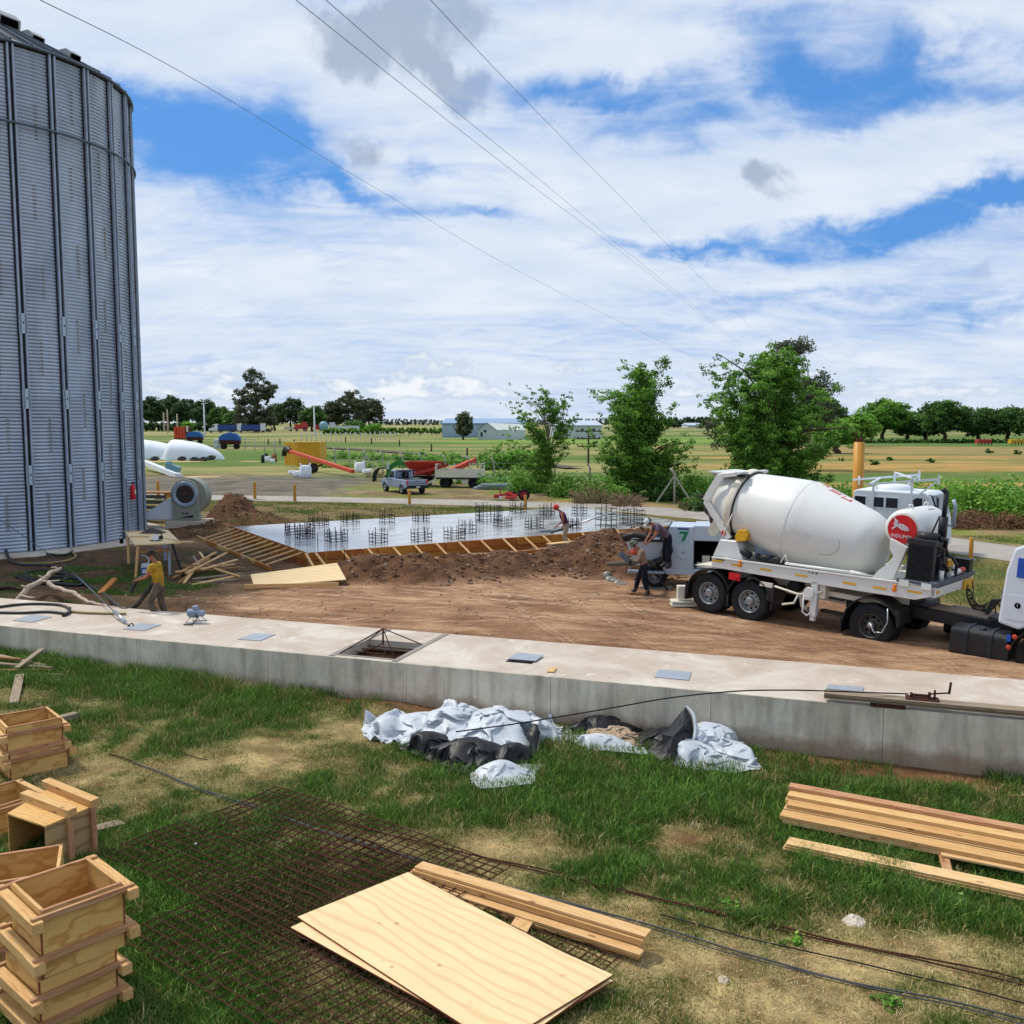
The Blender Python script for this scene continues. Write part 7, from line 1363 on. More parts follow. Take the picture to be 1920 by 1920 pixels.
m = M(); m.b2((-1.0, -.8, 0), (1.0, .8, 1.6)); 
t = far_thing('seed_bag_stack', 'stack of white and teal seed bags left of the blue tarped wagon', 'bag stack', 411, 841, .1, .9)
for i in range(4):
    for j in range(2): m = M(); m.box((-.5+j*1.02, 0, .25+i*.5), (.98, 1.2, .46)); m.build('seed_bag', MATS['hat_white'] if (i+j) % 2 else plain('pale_teal', '#a5c4c0', .6), t, bevel=.08)
def semi(u, v, Y, lab, cab=True, col='blue_body', s=1.0, length=1):
    p = PY(u, v, Y); t = thing('grain_truck', lab, 'truck', p, 0, scale=s)
    if cab:
        m = M(); m.prism([(-6.2, .9), (-6.3, 1.8), (-5.0, 2.2), (-4.6, 3.6), (-3.2, 3.9), (-2.4, 3.9), (-2.4, .9)], -1.2, 1.2); m.build('cab', MATS['hat_white'], t); m = M(); m.prism([(-4.85, 2.35), (-4.55, 3.35), (-3.8, 3.4), (-3.8, 2.35)], -1.22, -1.2); m.build('window', MATS['glass_dark'], t)
    m = M(); m.b2((-2.2, -1.25, 1.2), (5.2*length, 1.25, 3.5)); m.build('box', MATS[col], t)
    if not cab: m = M(); m.b2((-3.9, -1.3, 1.0), (-2.21, 1.3, 4.0)); m.b2((5.21*length, -1.3, 1.0), (5.2*length+1.6, 1.3, 4.1)); m.build('end_panel', MATS['hat_white'], t)
    m = M(); m.b2((-5.8 if cab else -3.8, -1.0, .8), (5.2*length, 1.0, 1.15)); m.build('chassis', MATS['dark_metal'], t)
    for x in ((-5.3, -1.2, 3.2) if cab else (-2.2, 3.6, 5.0)): wheel(t, x, -1.1, -1, .55, .3, lug=5); 
semi(420, 811.5, 415, 'far white nosed truck with a blue grain box in front of the eucalyptus'); semi(463, 811.5, 415, 'far blue trailer with white ends right of the white nosed truck', False, length=1.2)
t = thing('red_tractor', 'far red farm machine in front of the dark tree belt', 'tractor', PY(566, 809, 420)); m = M(); m.b2((-3, -1, 1), (2.6, 1, 3.2)); m.b2((0, -1, 3.2), (2, 1, 4.2)); m.build('body', MATS['red_paint'], t); wheel(t, 1.6, -1, -1, .9, .5, lug=5); wheel(t, -2, -1, -1, .6, .5, lug=5); m = M(); m.b2((-7.5, -1, .8), (-3.2, 1, 2.0)); m.build('grey_box', MATS['concrete_post'], t)
t = thing('white_tank', 'far pale domed tank right of the red farm machine', 'tank', PY(607, 809, 430)); m = M(); m.lathe([(0, 4.6), (1, 4.4), (2, 3.4), (2, .3), (0, .3)], 16); m.build('shell', MATS['teal_paint'], t); m = M(); m.b2((-4.5, -1, .8), (-2.1, 1, 3)); m.build('red_box', MATS['red_paint'], t)
t = thing('white_shed', 'far low white block wall right of the domed tank', 'shed', PY(646, 813, 390)); m = M(); m.b2((-6, -1, 0), (6, 1, 3.2)); m.b2((-6, -1, 3.2), (-4, 1, 4.6)); m.build('wall', MATS['shed_white'], t)
# drums beside the container
def drum(u, v, w, h, mat, lab): p = PZ(u, v, 0); k = F/p.y; r = w/2/k; hh = h/k; m = M(); m.lathe([(0, 0), (r, 0), (r, hh*.33), (r*1.04, hh*.34), (r, hh*.36), (r, hh*.66), (r*1.04, hh*.67), (r, hh*.69), (r, hh), (0, hh)], 16); t = thing('barrel', lab, 'barrel', p); m.build('shell', MATS[mat], t); m = M(); m.lathe([(r*.2, hh), (r*.2, hh+.03), (0, hh+.03)], 8, T=(r*.4, 0, 0)); m.build('bung', MATS['dark_metal'], t)
drum(515, 866, 9, 16, 'barrel_tan', 'tan barrel left of the yellow container'); drum(493, 868, 7, 15, 'black_plastic', 'black barrel left of the white sacks'); drum(499, 862, 6, 12, 'dark_metal', 'dark barrel behind the white sacks')
# ---------------- sheds and warehouses ----------------
def shed(nm, lab, u0, u1, vb, ve, vr, depth, wall, roof, Y, wins=(), gable=None, rot=0):
    a = PY(u0, vb, Y); b = PY(u1, vb, Y); L = b.x-a.x; he = PY(u0, ve, Y).z-a.z; hr = PY(u0, vr, Y).z-a.z; t = thing(nm, lab, 'building', a, rot)
    m = M(); m.b2((0, 0, -.5), (L, depth, he)); m.build('wall', MATS[wall], t)
    m = M()
    if gable: # ridge along y, gable towards the camera over [0,gable]
        g = gable; m.prism([(0, he-.01), (g, he-.01), (g/2, hr)], .01, depth); m.build('gable', MATS[wall], t); m = M(); m.add([(-.2, -.3, he), (g/2, -.3, hr+.1), (g/2, depth, hr+.1), (-.2, depth, he), (g+.2, -.3, he), (g+.2, depth, he)], [(0, 1, 2, 3), (1, 4, 5, 2)])
        m.build('roof', MATS[roof], t)
    else: m.add([(-.3, -.4, he), (L+.3, -.4, he), (L+.3, depth/2, hr), (-.3, depth/2, hr), (L+.3, depth+.3, he), (-.3, depth+.3, he), (-.3, -.4, he-.3), (L+.3, -.4, he-.3)], [(0, 1, 2, 3), (3, 2, 4, 5), (6, 7, 1, 0), (0, 3, 5), (1, 4, 2)]); m.build('roof', MATS[roof], t)
    for (x0, x1, z0, z1, nmw) in wins: m = M(); m.b2((x0*L, -.12, z0*he), (x1*L, -.02, z1*he)); o = m.build(nmw, MATS['window_dark'], t); m = M(); m.b2((x0*L-.1, -.16, z1*he), (x1*L+.1, -.02, z1*he+.12)); m.build('lintel', MATS[wall], o)
plain('roof_blue', '#7f9fc0', .35, .3, .05, .2); plain('roof_pale', '#b5bdb5', .4, .2, .05, .2); plain('roof_white', '#b4c0cf', .4, .2, .05, .2)
shed('warehouse', 'pale blue metal warehouse behind the round dark tree', 829, 985, 821, 793, 784, 40, 'shed_blue', 'roof_blue', 300, ((.5, .62, 0, .8, 'door'),))
shed('warehouse', 'white gabled shed in front of the blue warehouse', 896, 985, 824, 806, 793, 30, 'shed_white', 'roof_pale', 268, ((.13, .18, .75, 1.0, 'window'), (.06, .10, .3, .75, 'door')), gable=(PY(930, 824, 268).x-PY(896, 824, 268).x)*1.0)
# long pitched roof to the right of the gable
def long_roof():
    a = PY(929, 807, 268.5); b = PY(985, 806, 268.5); c = PY(985, 795, 282); d = PY(915, 793, 282); t = thing('shed_roof', 'pale sloping sheet roof running right from the white gable', 'roof', a); m = M(); m.add([p-a for p in (a, b, c, d)], [(0, 1, 2, 3)]); m.add([p-a+Vector((0, 0, -.2)) for p in (a, b, c, d)], [(3, 2, 1, 0)]); m.build('sheet', MATS['roof_pale'], t)
long_roof()
shed('warehouse', 'long white warehouse with a row of small windows between the two near trees', 1040, 1128, 826, 797, 788, 45, 'shed_white', 'roof_white', 290, ((.02, .10, 0, .5, 'door'), (.22, .34, .02, .10, 'vent'), (.62, .70, .02, .10, 'vent'), (.12, .18, .66, .78, 'window'), (.34, .40, .66, .78, 'window'), (.56, .62, .66, .78, 'window'), (.80, .86, .66, .78, 'window')))
shed('far_shed', 'distant low shed seen between the second and third near trees', 1290, 1316, 800, 797, 793, 20, 'shed_white', 'roof_white', 520); shed('hut', 'tiny white hut at the edge of the far field', 1361, 1370, 828, 822, 819, 4, 'shed_white', 'roof_white', 236)
shed('far_shed', 'white roofed shed under the right hand tree row', 1552, 1575, 826, 822, 818, 8, 'shed_cream', 'hat_white', 240); shed('far_shed', 'low white roofed shed left of the ochre column top', 1578, 1602, 828, 824, 821, 8, 'shed_cream', 'roof_white', 232)
for u, lab, mt in ((1843, 'far red farm implement under the right tree row', 'red_paint'), (1905, 'far yellow farm implement at the right edge under the trees', 'container_yellow')):
    t = thing('farm_implement', lab, 'machine', PY(u, 835, 205)); m = M(); m.b2((-1.4, -.8, .4), (1.4, .8, 1.3)); m.build('body', MATS[mt], t); m = M()
    for k in range(5): m.bar((-1.4+k*.7, -.85, 0), (-1.3+k*.7, -.85, .9), .12, .12)
    m.build('tine', MATS['dark_metal'], t)
# ---------------- lamp posts, poles, fences ----------------
def pole(nm, lab, u, vb, vt, Y, r, mat, cat='pole', arms=0, lamp=False):
    a = PY(u, vb, Y); h = PY(u, vt, Y).z-a.z; t = thing(nm, lab, cat, a); m = M(); m.lathe([(r, 0), (r*.7, h), (0, h)], 8); m.build('shaft', MATS[mat], t)
    if lamp: m = M(); m.box((.5, 0, h), (1.4, .5, .3)); m.build('lamp_head', MATS['hat_white'], t)
    for k in range(arms): m = M(); m.box((0, 0, h-.5-k*.75), (2.6-.2*k, .1, .12)); o = m.build('cross_arm', MATS['bark'], t); [M().lathe([(.05, .06), (.06, .2), (0, .22)], 6, T=(x, 0, h-.5-k*.75)).build('insulator', MATS['dark_metal'], o) for x in (-1.1, -.6, .6, 1.1)]
pole('lamp_post', 'tall white lamp post left of the big eucalyptus', 384, 818, 756, 330, .32, 'hat_white', 'lamp post', lamp=True); pole('lamp_post', 'tall white lamp post right of the eucalyptus before the tree belt', 590, 818, 761, 330, .32, 'hat_white', 'lamp post', lamp=True)
for i, (u, vb, vt, lab) in enumerate([(308, 810, 773, 'short weathered wooden pole nearest the silo in the far field'), (315, 812, 768, 'tallest of the three weathered wooden poles'), (333, 806, 776, 'rightmost of the three weathered wooden poles')]): pole('wooden_pole', lab, u, vb, vt, 300, .28, 'branch_pale')
pole('utility_pole', 'dark utility pole with cross arms between the first two near trees', 1103, 872, 799, 95, .11, 'bark', arms=3)
pole('utility_pole', 'small dark twin pole in front of the far fence left', 480 if False else 1340, 826, 800, 240, .15, 'bark')
def fence(nm, lab, P, h, mat, bent=False, r=.06, braces=()):
    t = thing(nm, lab, 'fence', P[0]); 
    for i, p in enumerate(P):
        q = p-P[0]; m = M(); m.tube([q+Vector((0, 0, -.2)), q+Vector((0, 0, h))]+([q+Vector((-.25, 0, h+.35))] if bent else []), r, 6); m.build('post', MATS[mat], t)
    m = M()
    for z in (.35, .7, 1.05, 1.4, 1.75):
        if z < h: m.tube([p-P[0]+Vector((0, 0, z)) for p in P], .008, 3, False)
    kind(m.build('wire', MATS['galv_dark'], t), 'stuff')
    for i in braces:
        q = P[i]-P[0]
        for sx in (-1.1, 1.1): m = M(); m.bar(q+Vector((0, 0, h*.95)), q+Vector((sx, -.3 if sx > 0 else .3, 0)), .09, .09); m.build('brace', MATS[mat], t)
def fpts(L): return [Vector((*PZ(u, v, 0).xy, float(H(*PZ(u, v, 0).xy)))) for u, v in L]
fence('post_fence', 'wire fence of pale concrete posts running along the verge in front of the near trees', fpts([(515, 861), (560, 866), (604, 873), (629, 876), (656, 880), (686, 886), (718, 890), (755, 893), (791, 897), (835, 901), (880, 905), (926, 909), (980, 913), (1040, 920), (1106, 928), (1179, 936), (1264, 946)]), 1.85, 'concrete_post', True, .07, (5, 16))
fence('post_fence', 'far row of white fence posts right of the second lamp post', fpts([(566+i*9.2, 829-i*.15) for i in range(20)]), 1.9, 'hat_white', True, .10)
fence('post_fence', 'crooked pale fence posts behind the blue tarped wagon', fpts([(460, 842), (478, 846), (496, 848), (515, 850)]), 2.4, 'concrete_post', False, .09)
fence('post_fence', 'line of dark short posts along the railway bank', fpts([(503, 834), (525, 833), (552, 836), (605, 841), (648, 830), (697, 833), (749, 837), (809, 848), (876, 858)]), 1.3, 'bark', False, .14)
fence('post_fence', 'thin fence beyond the field in front of the warehouses', fpts([(700+i*22, 817+i*.2) for i in range(13)]), 1.6, 'bark', False, .08)
# overhead wires
def wire(pts, lab, r): 
    P = [PY(u, v, Y) for u, v, Y in pts]; o = tube_obj('power_line', P, r*.62, 'wire_grey', lab, 'cable', 'overhead wires crossing the sky', n=4, sm=10)
wire([(60, -8, 24), (380, 158, 40), (700, 350, 70), (1010, 528, 115), (1305, 672, 180)], 'lowest overhead wire sloping from the upper left behind the silo to the trees', .022)
wire([(545, -8, 24), (800, 195, 38), (1000, 350, 60), (1200, 500, 100), (1378, 640, 160)], 'left wire of the close pair crossing the sky', .020); wire([(602, -8, 24), (820, 180, 38), (1000, 327, 60), (1200, 492, 100), (1385, 640, 160)], 'right wire of the close pair crossing the sky', .020)
wire([(800, -8, 24), (960, 162, 38), (1120, 325, 60), (1280, 487, 100), (1408, 614, 150)], 'rightmost overhead wire ending at the large tree', .020)
# ---------------- trees and plants ----------------
def leaf_mat(name, cols, trans=.25):
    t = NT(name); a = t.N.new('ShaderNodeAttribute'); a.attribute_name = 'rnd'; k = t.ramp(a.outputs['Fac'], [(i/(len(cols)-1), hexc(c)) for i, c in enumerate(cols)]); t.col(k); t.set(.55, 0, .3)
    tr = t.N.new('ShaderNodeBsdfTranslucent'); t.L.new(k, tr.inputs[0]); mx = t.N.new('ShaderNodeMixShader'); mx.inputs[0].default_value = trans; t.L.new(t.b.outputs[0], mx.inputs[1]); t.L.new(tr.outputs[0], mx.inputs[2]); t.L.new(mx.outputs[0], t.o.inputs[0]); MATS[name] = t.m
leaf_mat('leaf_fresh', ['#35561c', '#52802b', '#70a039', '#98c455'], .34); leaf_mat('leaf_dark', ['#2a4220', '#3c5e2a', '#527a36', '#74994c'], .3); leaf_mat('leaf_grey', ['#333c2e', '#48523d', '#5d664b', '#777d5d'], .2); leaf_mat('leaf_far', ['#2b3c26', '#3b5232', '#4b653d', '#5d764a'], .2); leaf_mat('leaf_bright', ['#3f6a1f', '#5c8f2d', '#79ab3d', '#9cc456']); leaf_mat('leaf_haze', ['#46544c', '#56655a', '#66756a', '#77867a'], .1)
def leaves(rg, C, R, n, size, flat=.6, sag=0):
    # C clump centres (k,3), R clump radii; returns quads
    k = len(C); w = np.array(R)**2; idx = rg.choice(k, n, p=w/w.sum()); u = rg.normal(size=(n, 3)); u /= np.linalg.norm(u, axis=1)[:, None]; rad = np.array(R)[idx]*rg.random(n)**.42*(1+.25*np.abs(rg.normal(size=n))**1.5)
    P = np.array(C)[idx]+u*rad[:, None]*np.array([1, 1, flat]); P[:, 2] -= sag*rg.random(n)
    a = rg.normal(size=(n, 3)); a[:, 2] *= .7; a /= np.linalg.norm(a, axis=1)[:, None]; b = np.cross(a, rg.normal(size=(n, 3))); b /= np.linalg.norm(b, axis=1)[:, None]
    s = size*(.55+.9*rg.random(n))[:, None]; V = np.stack([P-a*s, P+b*s*.55, P+a*s, P-b*s*.55], 1).reshape(-1, 3); Fq = np.arange(n*4).reshape(-1, 4)
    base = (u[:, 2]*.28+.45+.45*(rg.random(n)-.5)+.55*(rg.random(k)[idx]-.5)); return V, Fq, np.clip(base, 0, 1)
TREES = {}
def tree_mesh(key, seed, lobes, n_cl, n_leaf, lsz, mat, trunk_r, h, clr=.9, hollow=.35, sag=0, trunk_top=.7, lean=0, limbs=22, bark='bark', bark_r=1, arms=0):
    # lobes: list of (x, y, z, rx, ry, rz) in metres
    rg = np.random.default_rng(seed); L = np.array(lobes, float); vol = L[:, 3]*L[:, 4]*L[:, 5]; C = []; 
    if arms: L[:, 3:5] *= 1.22; L[:, 5] *= 1.1; vol = vol**.6; hollow = .72
    while len(C) < n_cl:
        i = rg.choice(len(L), p=vol**.8/(vol**.8).sum()); d = rg.normal(size=3); d /= np.linalg.norm(d); q = hollow+(1-hollow)*rg.random()**.6
        C.append(L[i, :3]+d*L[i, 3:]*q)
    C = np.array(C); R = clr*(.6+.8*rg.random(n_cl))
    if arms:
        T = C[:arms]; r_ = np.linalg.norm(T[:, :2], axis=1); S = np.stack([0*r_, 0*r_, np.clip(T[:, 2]-(.5+.9*r_), h*.08, h*trunk_top)], -1); q = []; R = []
        for i in range(arms):
            for f in np.linspace(.3, 1.05, 8): q.append(S[i]+(T[i]-S[i])*f+rg.normal(size=3)*clr*.45); R.append(clr*(1.25-.75*f)*(.7+.5*rg.random()))
        C = np.array(q); R = np.array(R); n_cl = len(C)
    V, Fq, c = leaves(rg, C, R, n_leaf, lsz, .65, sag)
    m = M(); tp = [Vector((lean*i/6+math.sin(i*1.7+seed)*trunk_r*.5, math.cos(i*2.1+seed)*trunk_r*.4, -.2+h*trunk_top*i/6)) for i in range(7)]; m.tube(tp, [trunk_r*(1.15-.85*i/6) for i in range(7)], 10)
    sel = rg.choice(n_cl, min(limbs, n_cl), replace=False)
    for s in sel:
        c_ = Vector(C[s]); z = max(h*.12, min(c_.z*.65, h*trunk_top*.95)); f = z/(h*trunk_top)*6; i = min(5, int(f)); b = tp[i].lerp(tp[i+1], f-i); mid = b.lerp(c_, .5)+Vector((rg.normal()*.15, rg.normal()*.15, .12*(c_-b).length)); r0 = trunk_r*(.42-.25*z/h)*bark_r
        m.tube([b, b.lerp(mid, .55), mid, c_.lerp(mid, .4), c_], [r0, r0*.75, r0*.55, r0*.35, r0*.12], 5)
    return V, Fq, c, m, mat, bark
def plant_tree(key, data, name, label, p, group=None, s=1, rot=0, cat='tree'):
    V, Fq, c, m, mat, bark = data
    t = thing(name, label, cat, p, rot, group, scale=s)
    if key not in TREES:
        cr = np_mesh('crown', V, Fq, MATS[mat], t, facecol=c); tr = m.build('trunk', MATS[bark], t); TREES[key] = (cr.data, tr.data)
    else:
        for nm, me in (('crown', TREES[key][0]), ('trunk', TREES[key][1])): link(bpy.data.objects.new(nm, me), t)
    return t
def lobes_px(u0, vb, Y, L):
    # lobes given in pixels around a tree standing at (u0, vb), to metres at distance Y
    k = F/(Y+.3); return [((u-u0)/k, random.uniform(-.5, .5)*ru/k*.5, (vb-v)/k, ru/k, ru/k*.85, rv/k) for u, v, ru, rv in L]
# three near trees on the fence line (left one thin and airy)
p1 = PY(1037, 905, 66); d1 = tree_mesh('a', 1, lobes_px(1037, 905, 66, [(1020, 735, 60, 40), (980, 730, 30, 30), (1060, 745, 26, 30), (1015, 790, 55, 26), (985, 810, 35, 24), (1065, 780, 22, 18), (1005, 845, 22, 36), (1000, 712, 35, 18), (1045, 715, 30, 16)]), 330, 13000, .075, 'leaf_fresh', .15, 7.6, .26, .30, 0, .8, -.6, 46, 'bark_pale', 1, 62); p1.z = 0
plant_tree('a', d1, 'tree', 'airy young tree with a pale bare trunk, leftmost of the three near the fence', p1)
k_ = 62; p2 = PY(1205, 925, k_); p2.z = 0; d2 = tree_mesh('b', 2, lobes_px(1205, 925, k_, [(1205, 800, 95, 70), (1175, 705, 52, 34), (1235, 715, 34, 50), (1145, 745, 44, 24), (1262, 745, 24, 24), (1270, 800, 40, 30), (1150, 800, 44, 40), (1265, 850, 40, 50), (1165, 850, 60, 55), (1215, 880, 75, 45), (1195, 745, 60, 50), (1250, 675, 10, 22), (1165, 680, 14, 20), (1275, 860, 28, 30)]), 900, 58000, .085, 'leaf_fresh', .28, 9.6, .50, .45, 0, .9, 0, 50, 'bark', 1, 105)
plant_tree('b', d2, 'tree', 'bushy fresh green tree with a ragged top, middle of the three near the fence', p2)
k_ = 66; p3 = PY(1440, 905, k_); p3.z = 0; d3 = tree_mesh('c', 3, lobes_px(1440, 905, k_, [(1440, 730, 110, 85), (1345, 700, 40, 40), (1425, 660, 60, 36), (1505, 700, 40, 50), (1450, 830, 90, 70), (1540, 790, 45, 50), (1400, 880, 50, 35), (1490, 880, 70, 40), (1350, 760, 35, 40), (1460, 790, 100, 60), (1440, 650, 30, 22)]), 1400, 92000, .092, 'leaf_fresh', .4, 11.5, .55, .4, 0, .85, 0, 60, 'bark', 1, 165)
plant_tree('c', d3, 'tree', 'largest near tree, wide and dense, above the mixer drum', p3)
# eucalyptus behind the large tree
k_ = 100; p4 = PY(1515, 872, k_); p4.z = 0; d4 = tree_mesh('d', 4, lobes_px(1515, 872, k_, [(1480, 640, 34, 18), (1530, 720, 40, 34), (1545, 770, 22, 30), (1500, 760, 50, 60), (1340, 800, 22, 34)]), 200, 11000, .14, 'leaf_grey', .22, 14, .6, .3, .2, .62, 0, 26, 'bark_pale')
plant_tree('d', d4, 'eucalyptus', 'grey green eucalyptus showing behind the right side of the largest near tree', p4)
# row of broad trees on the right
lam = 0
rt = [(1570, 828, 150, 36, 26, 'leaf_bright', 'bright green bushy tree right behind the eucalyptus'), (1655, 828, 235, 44, 33, 'leaf_fresh', 'broad dark green tree in the right hand row, left of the ochre column top'), (1612, 826, 190, 30, 26, 'leaf_bright', 'light green tree between the large near tree and the right row'), (1700, 828, 240, 26, 24, 'leaf_dark', 'small dark tree in the right row next to the broadest one'),
      (1770, 830, 225, 46, 33, 'leaf_fresh', 'roundest tree in the middle of the right row'), (1735, 829, 232, 26, 22, 'leaf_dark', 'low tree just left of the roundest tree'), (1835, 830, 230, 36, 26, 'leaf_dark', 'flat topped dark tree right of the roundest tree'), (1890, 830, 230, 34, 27, 'leaf_fresh', 'dark green tree near the right edge'), (1940, 830, 226, 34, 28, 'leaf_fresh', 'tree cut by the right edge of the picture'), (1540, 830, 240, 40, 34, 'leaf_dark', 'dark tree filling the gap behind the trunk of the largest near tree')]
for i, (u, vb, Y, ru, rv, mt, lab) in enumerate(rt):
    ru *= 1.15; rv *= 1.12; mt = 'leaf_dark' if i > 2 else mt
    p = PY(u, vb, Y); p.z = 0; b = vb; k = F/Y; vb0 = 790+5.1*k
    d = tree_mesh('r%d' % i, 20+i, lobes_px(u, vb0, Y, [(u, vb0-rv*1.35, ru, rv*.75), (u-ru*.45, vb0-rv*1.1, ru*.6, rv*.6), (u+ru*.5, vb0-rv*1.15, ru*.55, rv*.6), (u+ru*.1, vb0-rv*1.7, ru*.6, rv*.45)]), 260, 9500, .30*Y/230, mt, .5, rv*2/k, .85*Y/230, .35, 0, .6, 0, 14)
    plant_tree('r%d' % i, d, 'tree', lab, p, 'trees in the row beyond the right field')
# distant pale eucalyptus belts
def belt(nm, lab, u0, u1, vb, vt, Y, mat, seed, n, lsz):
    rg = np.random.default_rng(seed); k = F/Y; a = PY(u0, vb, Y); b = PY(u1, vb, Y); N = int((u1-u0)/7); xs = np.linspace(0, b.x-a.x, N); hh = (vb-vt)/k; C = []; R = []
    for x in xs:
        h = hh*(.62+.45*float(fb(x*.03*300/Y*3, seed, 700+seed, 3)))
        for z in np.linspace(.15, 1, 5): C.append((x+rg.normal()*hh*.12, rg.normal()*hh*.25, h*z*.92)); R.append(hh*.17*(1.2-.4*z)*(.7+.6*rg.random()))
    V, Fq, c = leaves(rg, np.array(C), np.array(R), n, lsz, .8); o = np_mesh(nm, V+np.array([a.x, a.y, a.z]), Fq, MATS[mat], facecol=c); tag(o, lab, 'trees'); kind(o, 'stuff')
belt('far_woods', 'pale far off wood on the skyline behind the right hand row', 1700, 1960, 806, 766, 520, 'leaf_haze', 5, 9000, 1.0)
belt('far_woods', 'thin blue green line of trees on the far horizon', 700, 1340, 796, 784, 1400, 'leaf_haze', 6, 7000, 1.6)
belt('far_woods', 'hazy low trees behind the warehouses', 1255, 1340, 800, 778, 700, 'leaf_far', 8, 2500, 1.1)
belt('far_woods', 'low dark hedge of bushes before the tree belt on the left', 268, 480, 806, 792, 470, 'leaf_far', 9, 4000, .8); belt('far_woods', 'low bushes between the warehouses and the left belt', 610, 830, 812, 802, 380, 'leaf_fresh', 10, 4200, .55)
belt('far_woods', 'scrub between the far field and the trees on the right', 1560, 1960, 832, 822, 222, 'leaf_dark', 12, 5000, .35)
# left tree belt, every crown that shows as its own tree
lt = [(285, 800, 520, 24, 26, 'leaf_far', 'leftmost dark tree of the far belt next to the silo'), (318, 800, 540, 24, 27, 'leaf_far', 'second dark tree of the far belt from the silo'), (352, 800, 520, 26, 25, 'leaf_far', 'third dark tree of the far belt from the silo'), (388, 802, 500, 24, 24, 'leaf_far', 'dark tree of the belt behind the white lamp post'), (415, 806, 470, 22, 20, 'leaf_dark', 'lower greener tree right of the left lamp post'), (438, 806, 460, 16, 16, 'leaf_dark', 'small green tree touching the left side of the eucalyptus'),
      (545, 802, 500, 30, 26, 'leaf_far', 'dark broad tree right of the big eucalyptus'), (515, 802, 520, 14, 20, 'leaf_far', 'slim dark tree just right of the big eucalyptus'), (585, 806, 470, 24, 20, 'leaf_dark', 'green tree behind the right lamp post'), (620, 804, 500, 20, 24, 'leaf_grey', 'greyish tree left of the large rounded grove'), (655, 802, 500, 36, 32, 'leaf_grey', 'largest rounded grey green tree of the grove right of the lamp post'), (692, 802, 510, 26, 26, 'leaf_grey', 'right hand dark tree ending the grove'), (665, 812, 440, 18, 10, 'leaf_dark', 'low bush under the rounded grove'), (700, 812, 430, 12, 7, 'leaf_fresh', 'small light bush at the right foot of the grove')]
for i, (u, vb, Y, ru, rv, mt, lab) in enumerate(lt):
    k = F/Y; vb0 = 790+5.1*k; p = PY(u, vb0, Y); p.z = 0; d = tree_mesh('l%d' % i, 50+i, lobes_px(u, vb0, Y, [(u, vb-rv*1.2, ru, rv*.85), (u-ru*.5, vb-rv*1.0, ru*.55, rv*.7), (u+ru*.5, vb-rv*.95, ru*.55, rv*.7), (u+ru*.2, vb-rv*1.65, ru*.5, rv*.5)]), 170, 5200, .62*Y/500, mt, .6, rv*2/k, 1.4*Y/500, .35, 0, .6, 0, 8)
    plant_tree('l%d' % i, d, 'tree', lab, p, 'trees of the far belt on the left')
Y = 440; k = F/Y; u, vb = 482, 812; p = PY(u, 790+5.1*k, Y); p.z = 0
d = tree_mesh('euc', 90, lobes_px(u, 790+5.1*k, Y, [(478, 712, 20, 20), (490, 735, 28, 22), (455, 745, 18, 16), (478, 770, 40, 32), (508, 728, 16, 14), (465, 790, 28, 16), (495, 790, 26, 18)]), 330, 13000, .5, 'leaf_grey', .9, 27, 1.15, .3, .6, .85, 0, 26); plant_tree('euc', d, 'eucalyptus', 'tall eucalyptus standing above the left tree belt', p)
Y = 262; k = F/Y; p = PY(869, 790+5.1*k, Y); p.z = 0; d = tree_mesh('rnd', 91, lobes_px(869, 790+5.1*k, Y, [(869, 793, 15, 14), (869, 806, 14, 10), (868, 784, 11, 9)]), 90, 2600, .42, 'leaf_grey', .3, 7, .8, .2, 0, .6, 0, 10); plant_tree('rnd', d, 'tree', 'single round dark tree in front of the blue warehouse', p)
Y = 330; k = F/Y; p = PY(352, 790+5.1*k, Y); p.z = 0; d = tree_mesh('sm', 92, lobes_px(352, 790+5.1*k, Y, [(352, 800, 10, 9)]), 30, 900, .5, 'leaf_fresh', .2, 3, .9, .2, 0, .6, 0, 5); plant_tree('sm', d, 'bush', 'small green bush behind the orange hopper', p, cat='bush')
# undergrowth along the fence
def scrub(name, lab, cells, mat, seed, n, lsz):
    rg = np.random.default_rng(seed); C = []; R = []
    for (u, v, Y, w, h, m_) in cells:
        c = PY(u, v, Y); g = float(H(c.x, c.y)); k = F/Y
        for _ in range(m_): x = c.x+rg.uniform(-1, 1)*w/k; y = Y+rg.uniform(-1, 1)*1.2; z = g+abs(rg.normal())*.4*h/k; C.append((x, y, min(z, g+h/k))); R.append((.35+.5*rg.random())*min(1, h/k*.5+.2))
    V, Fq, c = leaves(rg, np.array(C), np.array(R), n, lsz, .8); V[:, 2] = np.maximum(V[:, 2], -.1); o = np_mesh(name, V, Fq, MATS[mat], facecol=c); tag(o, lab, 'undergrowth'); kind(o, 'stuff')
scrub('undergrowth', 'fresh green weeds and bushes along the fence between the near trees', [(950, 900, 72, 50, 34, 60), (1000, 900, 68, 40, 40, 60), (1075, 905, 64, 40, 36, 60), (1130, 915, 60, 40, 40, 60), (1330, 925, 60, 40, 50, 90), (1240, 915, 63, 60, 24, 60), (1380, 920, 58, 40, 40, 60), (900, 890, 78, 50, 26, 50), (1450, 915, 58, 80, 36, 90), (1550, 912, 58, 60, 34, 60)], 'leaf_fresh', 1, 26000, .10)
scrub('undergrowth', 'bright leafy bank of weeds behind the road on the right', [(1600, 905, 60, 40, 30, 60), (1700, 910, 58, 60, 40, 120), (1780, 920, 54, 60, 46, 140), (1850, 935, 50, 60, 60, 160), (1920, 945, 47, 50, 70, 140), (1980, 960, 45, 40, 70, 90)], 'leaf_bright', 2, 30000, .10)
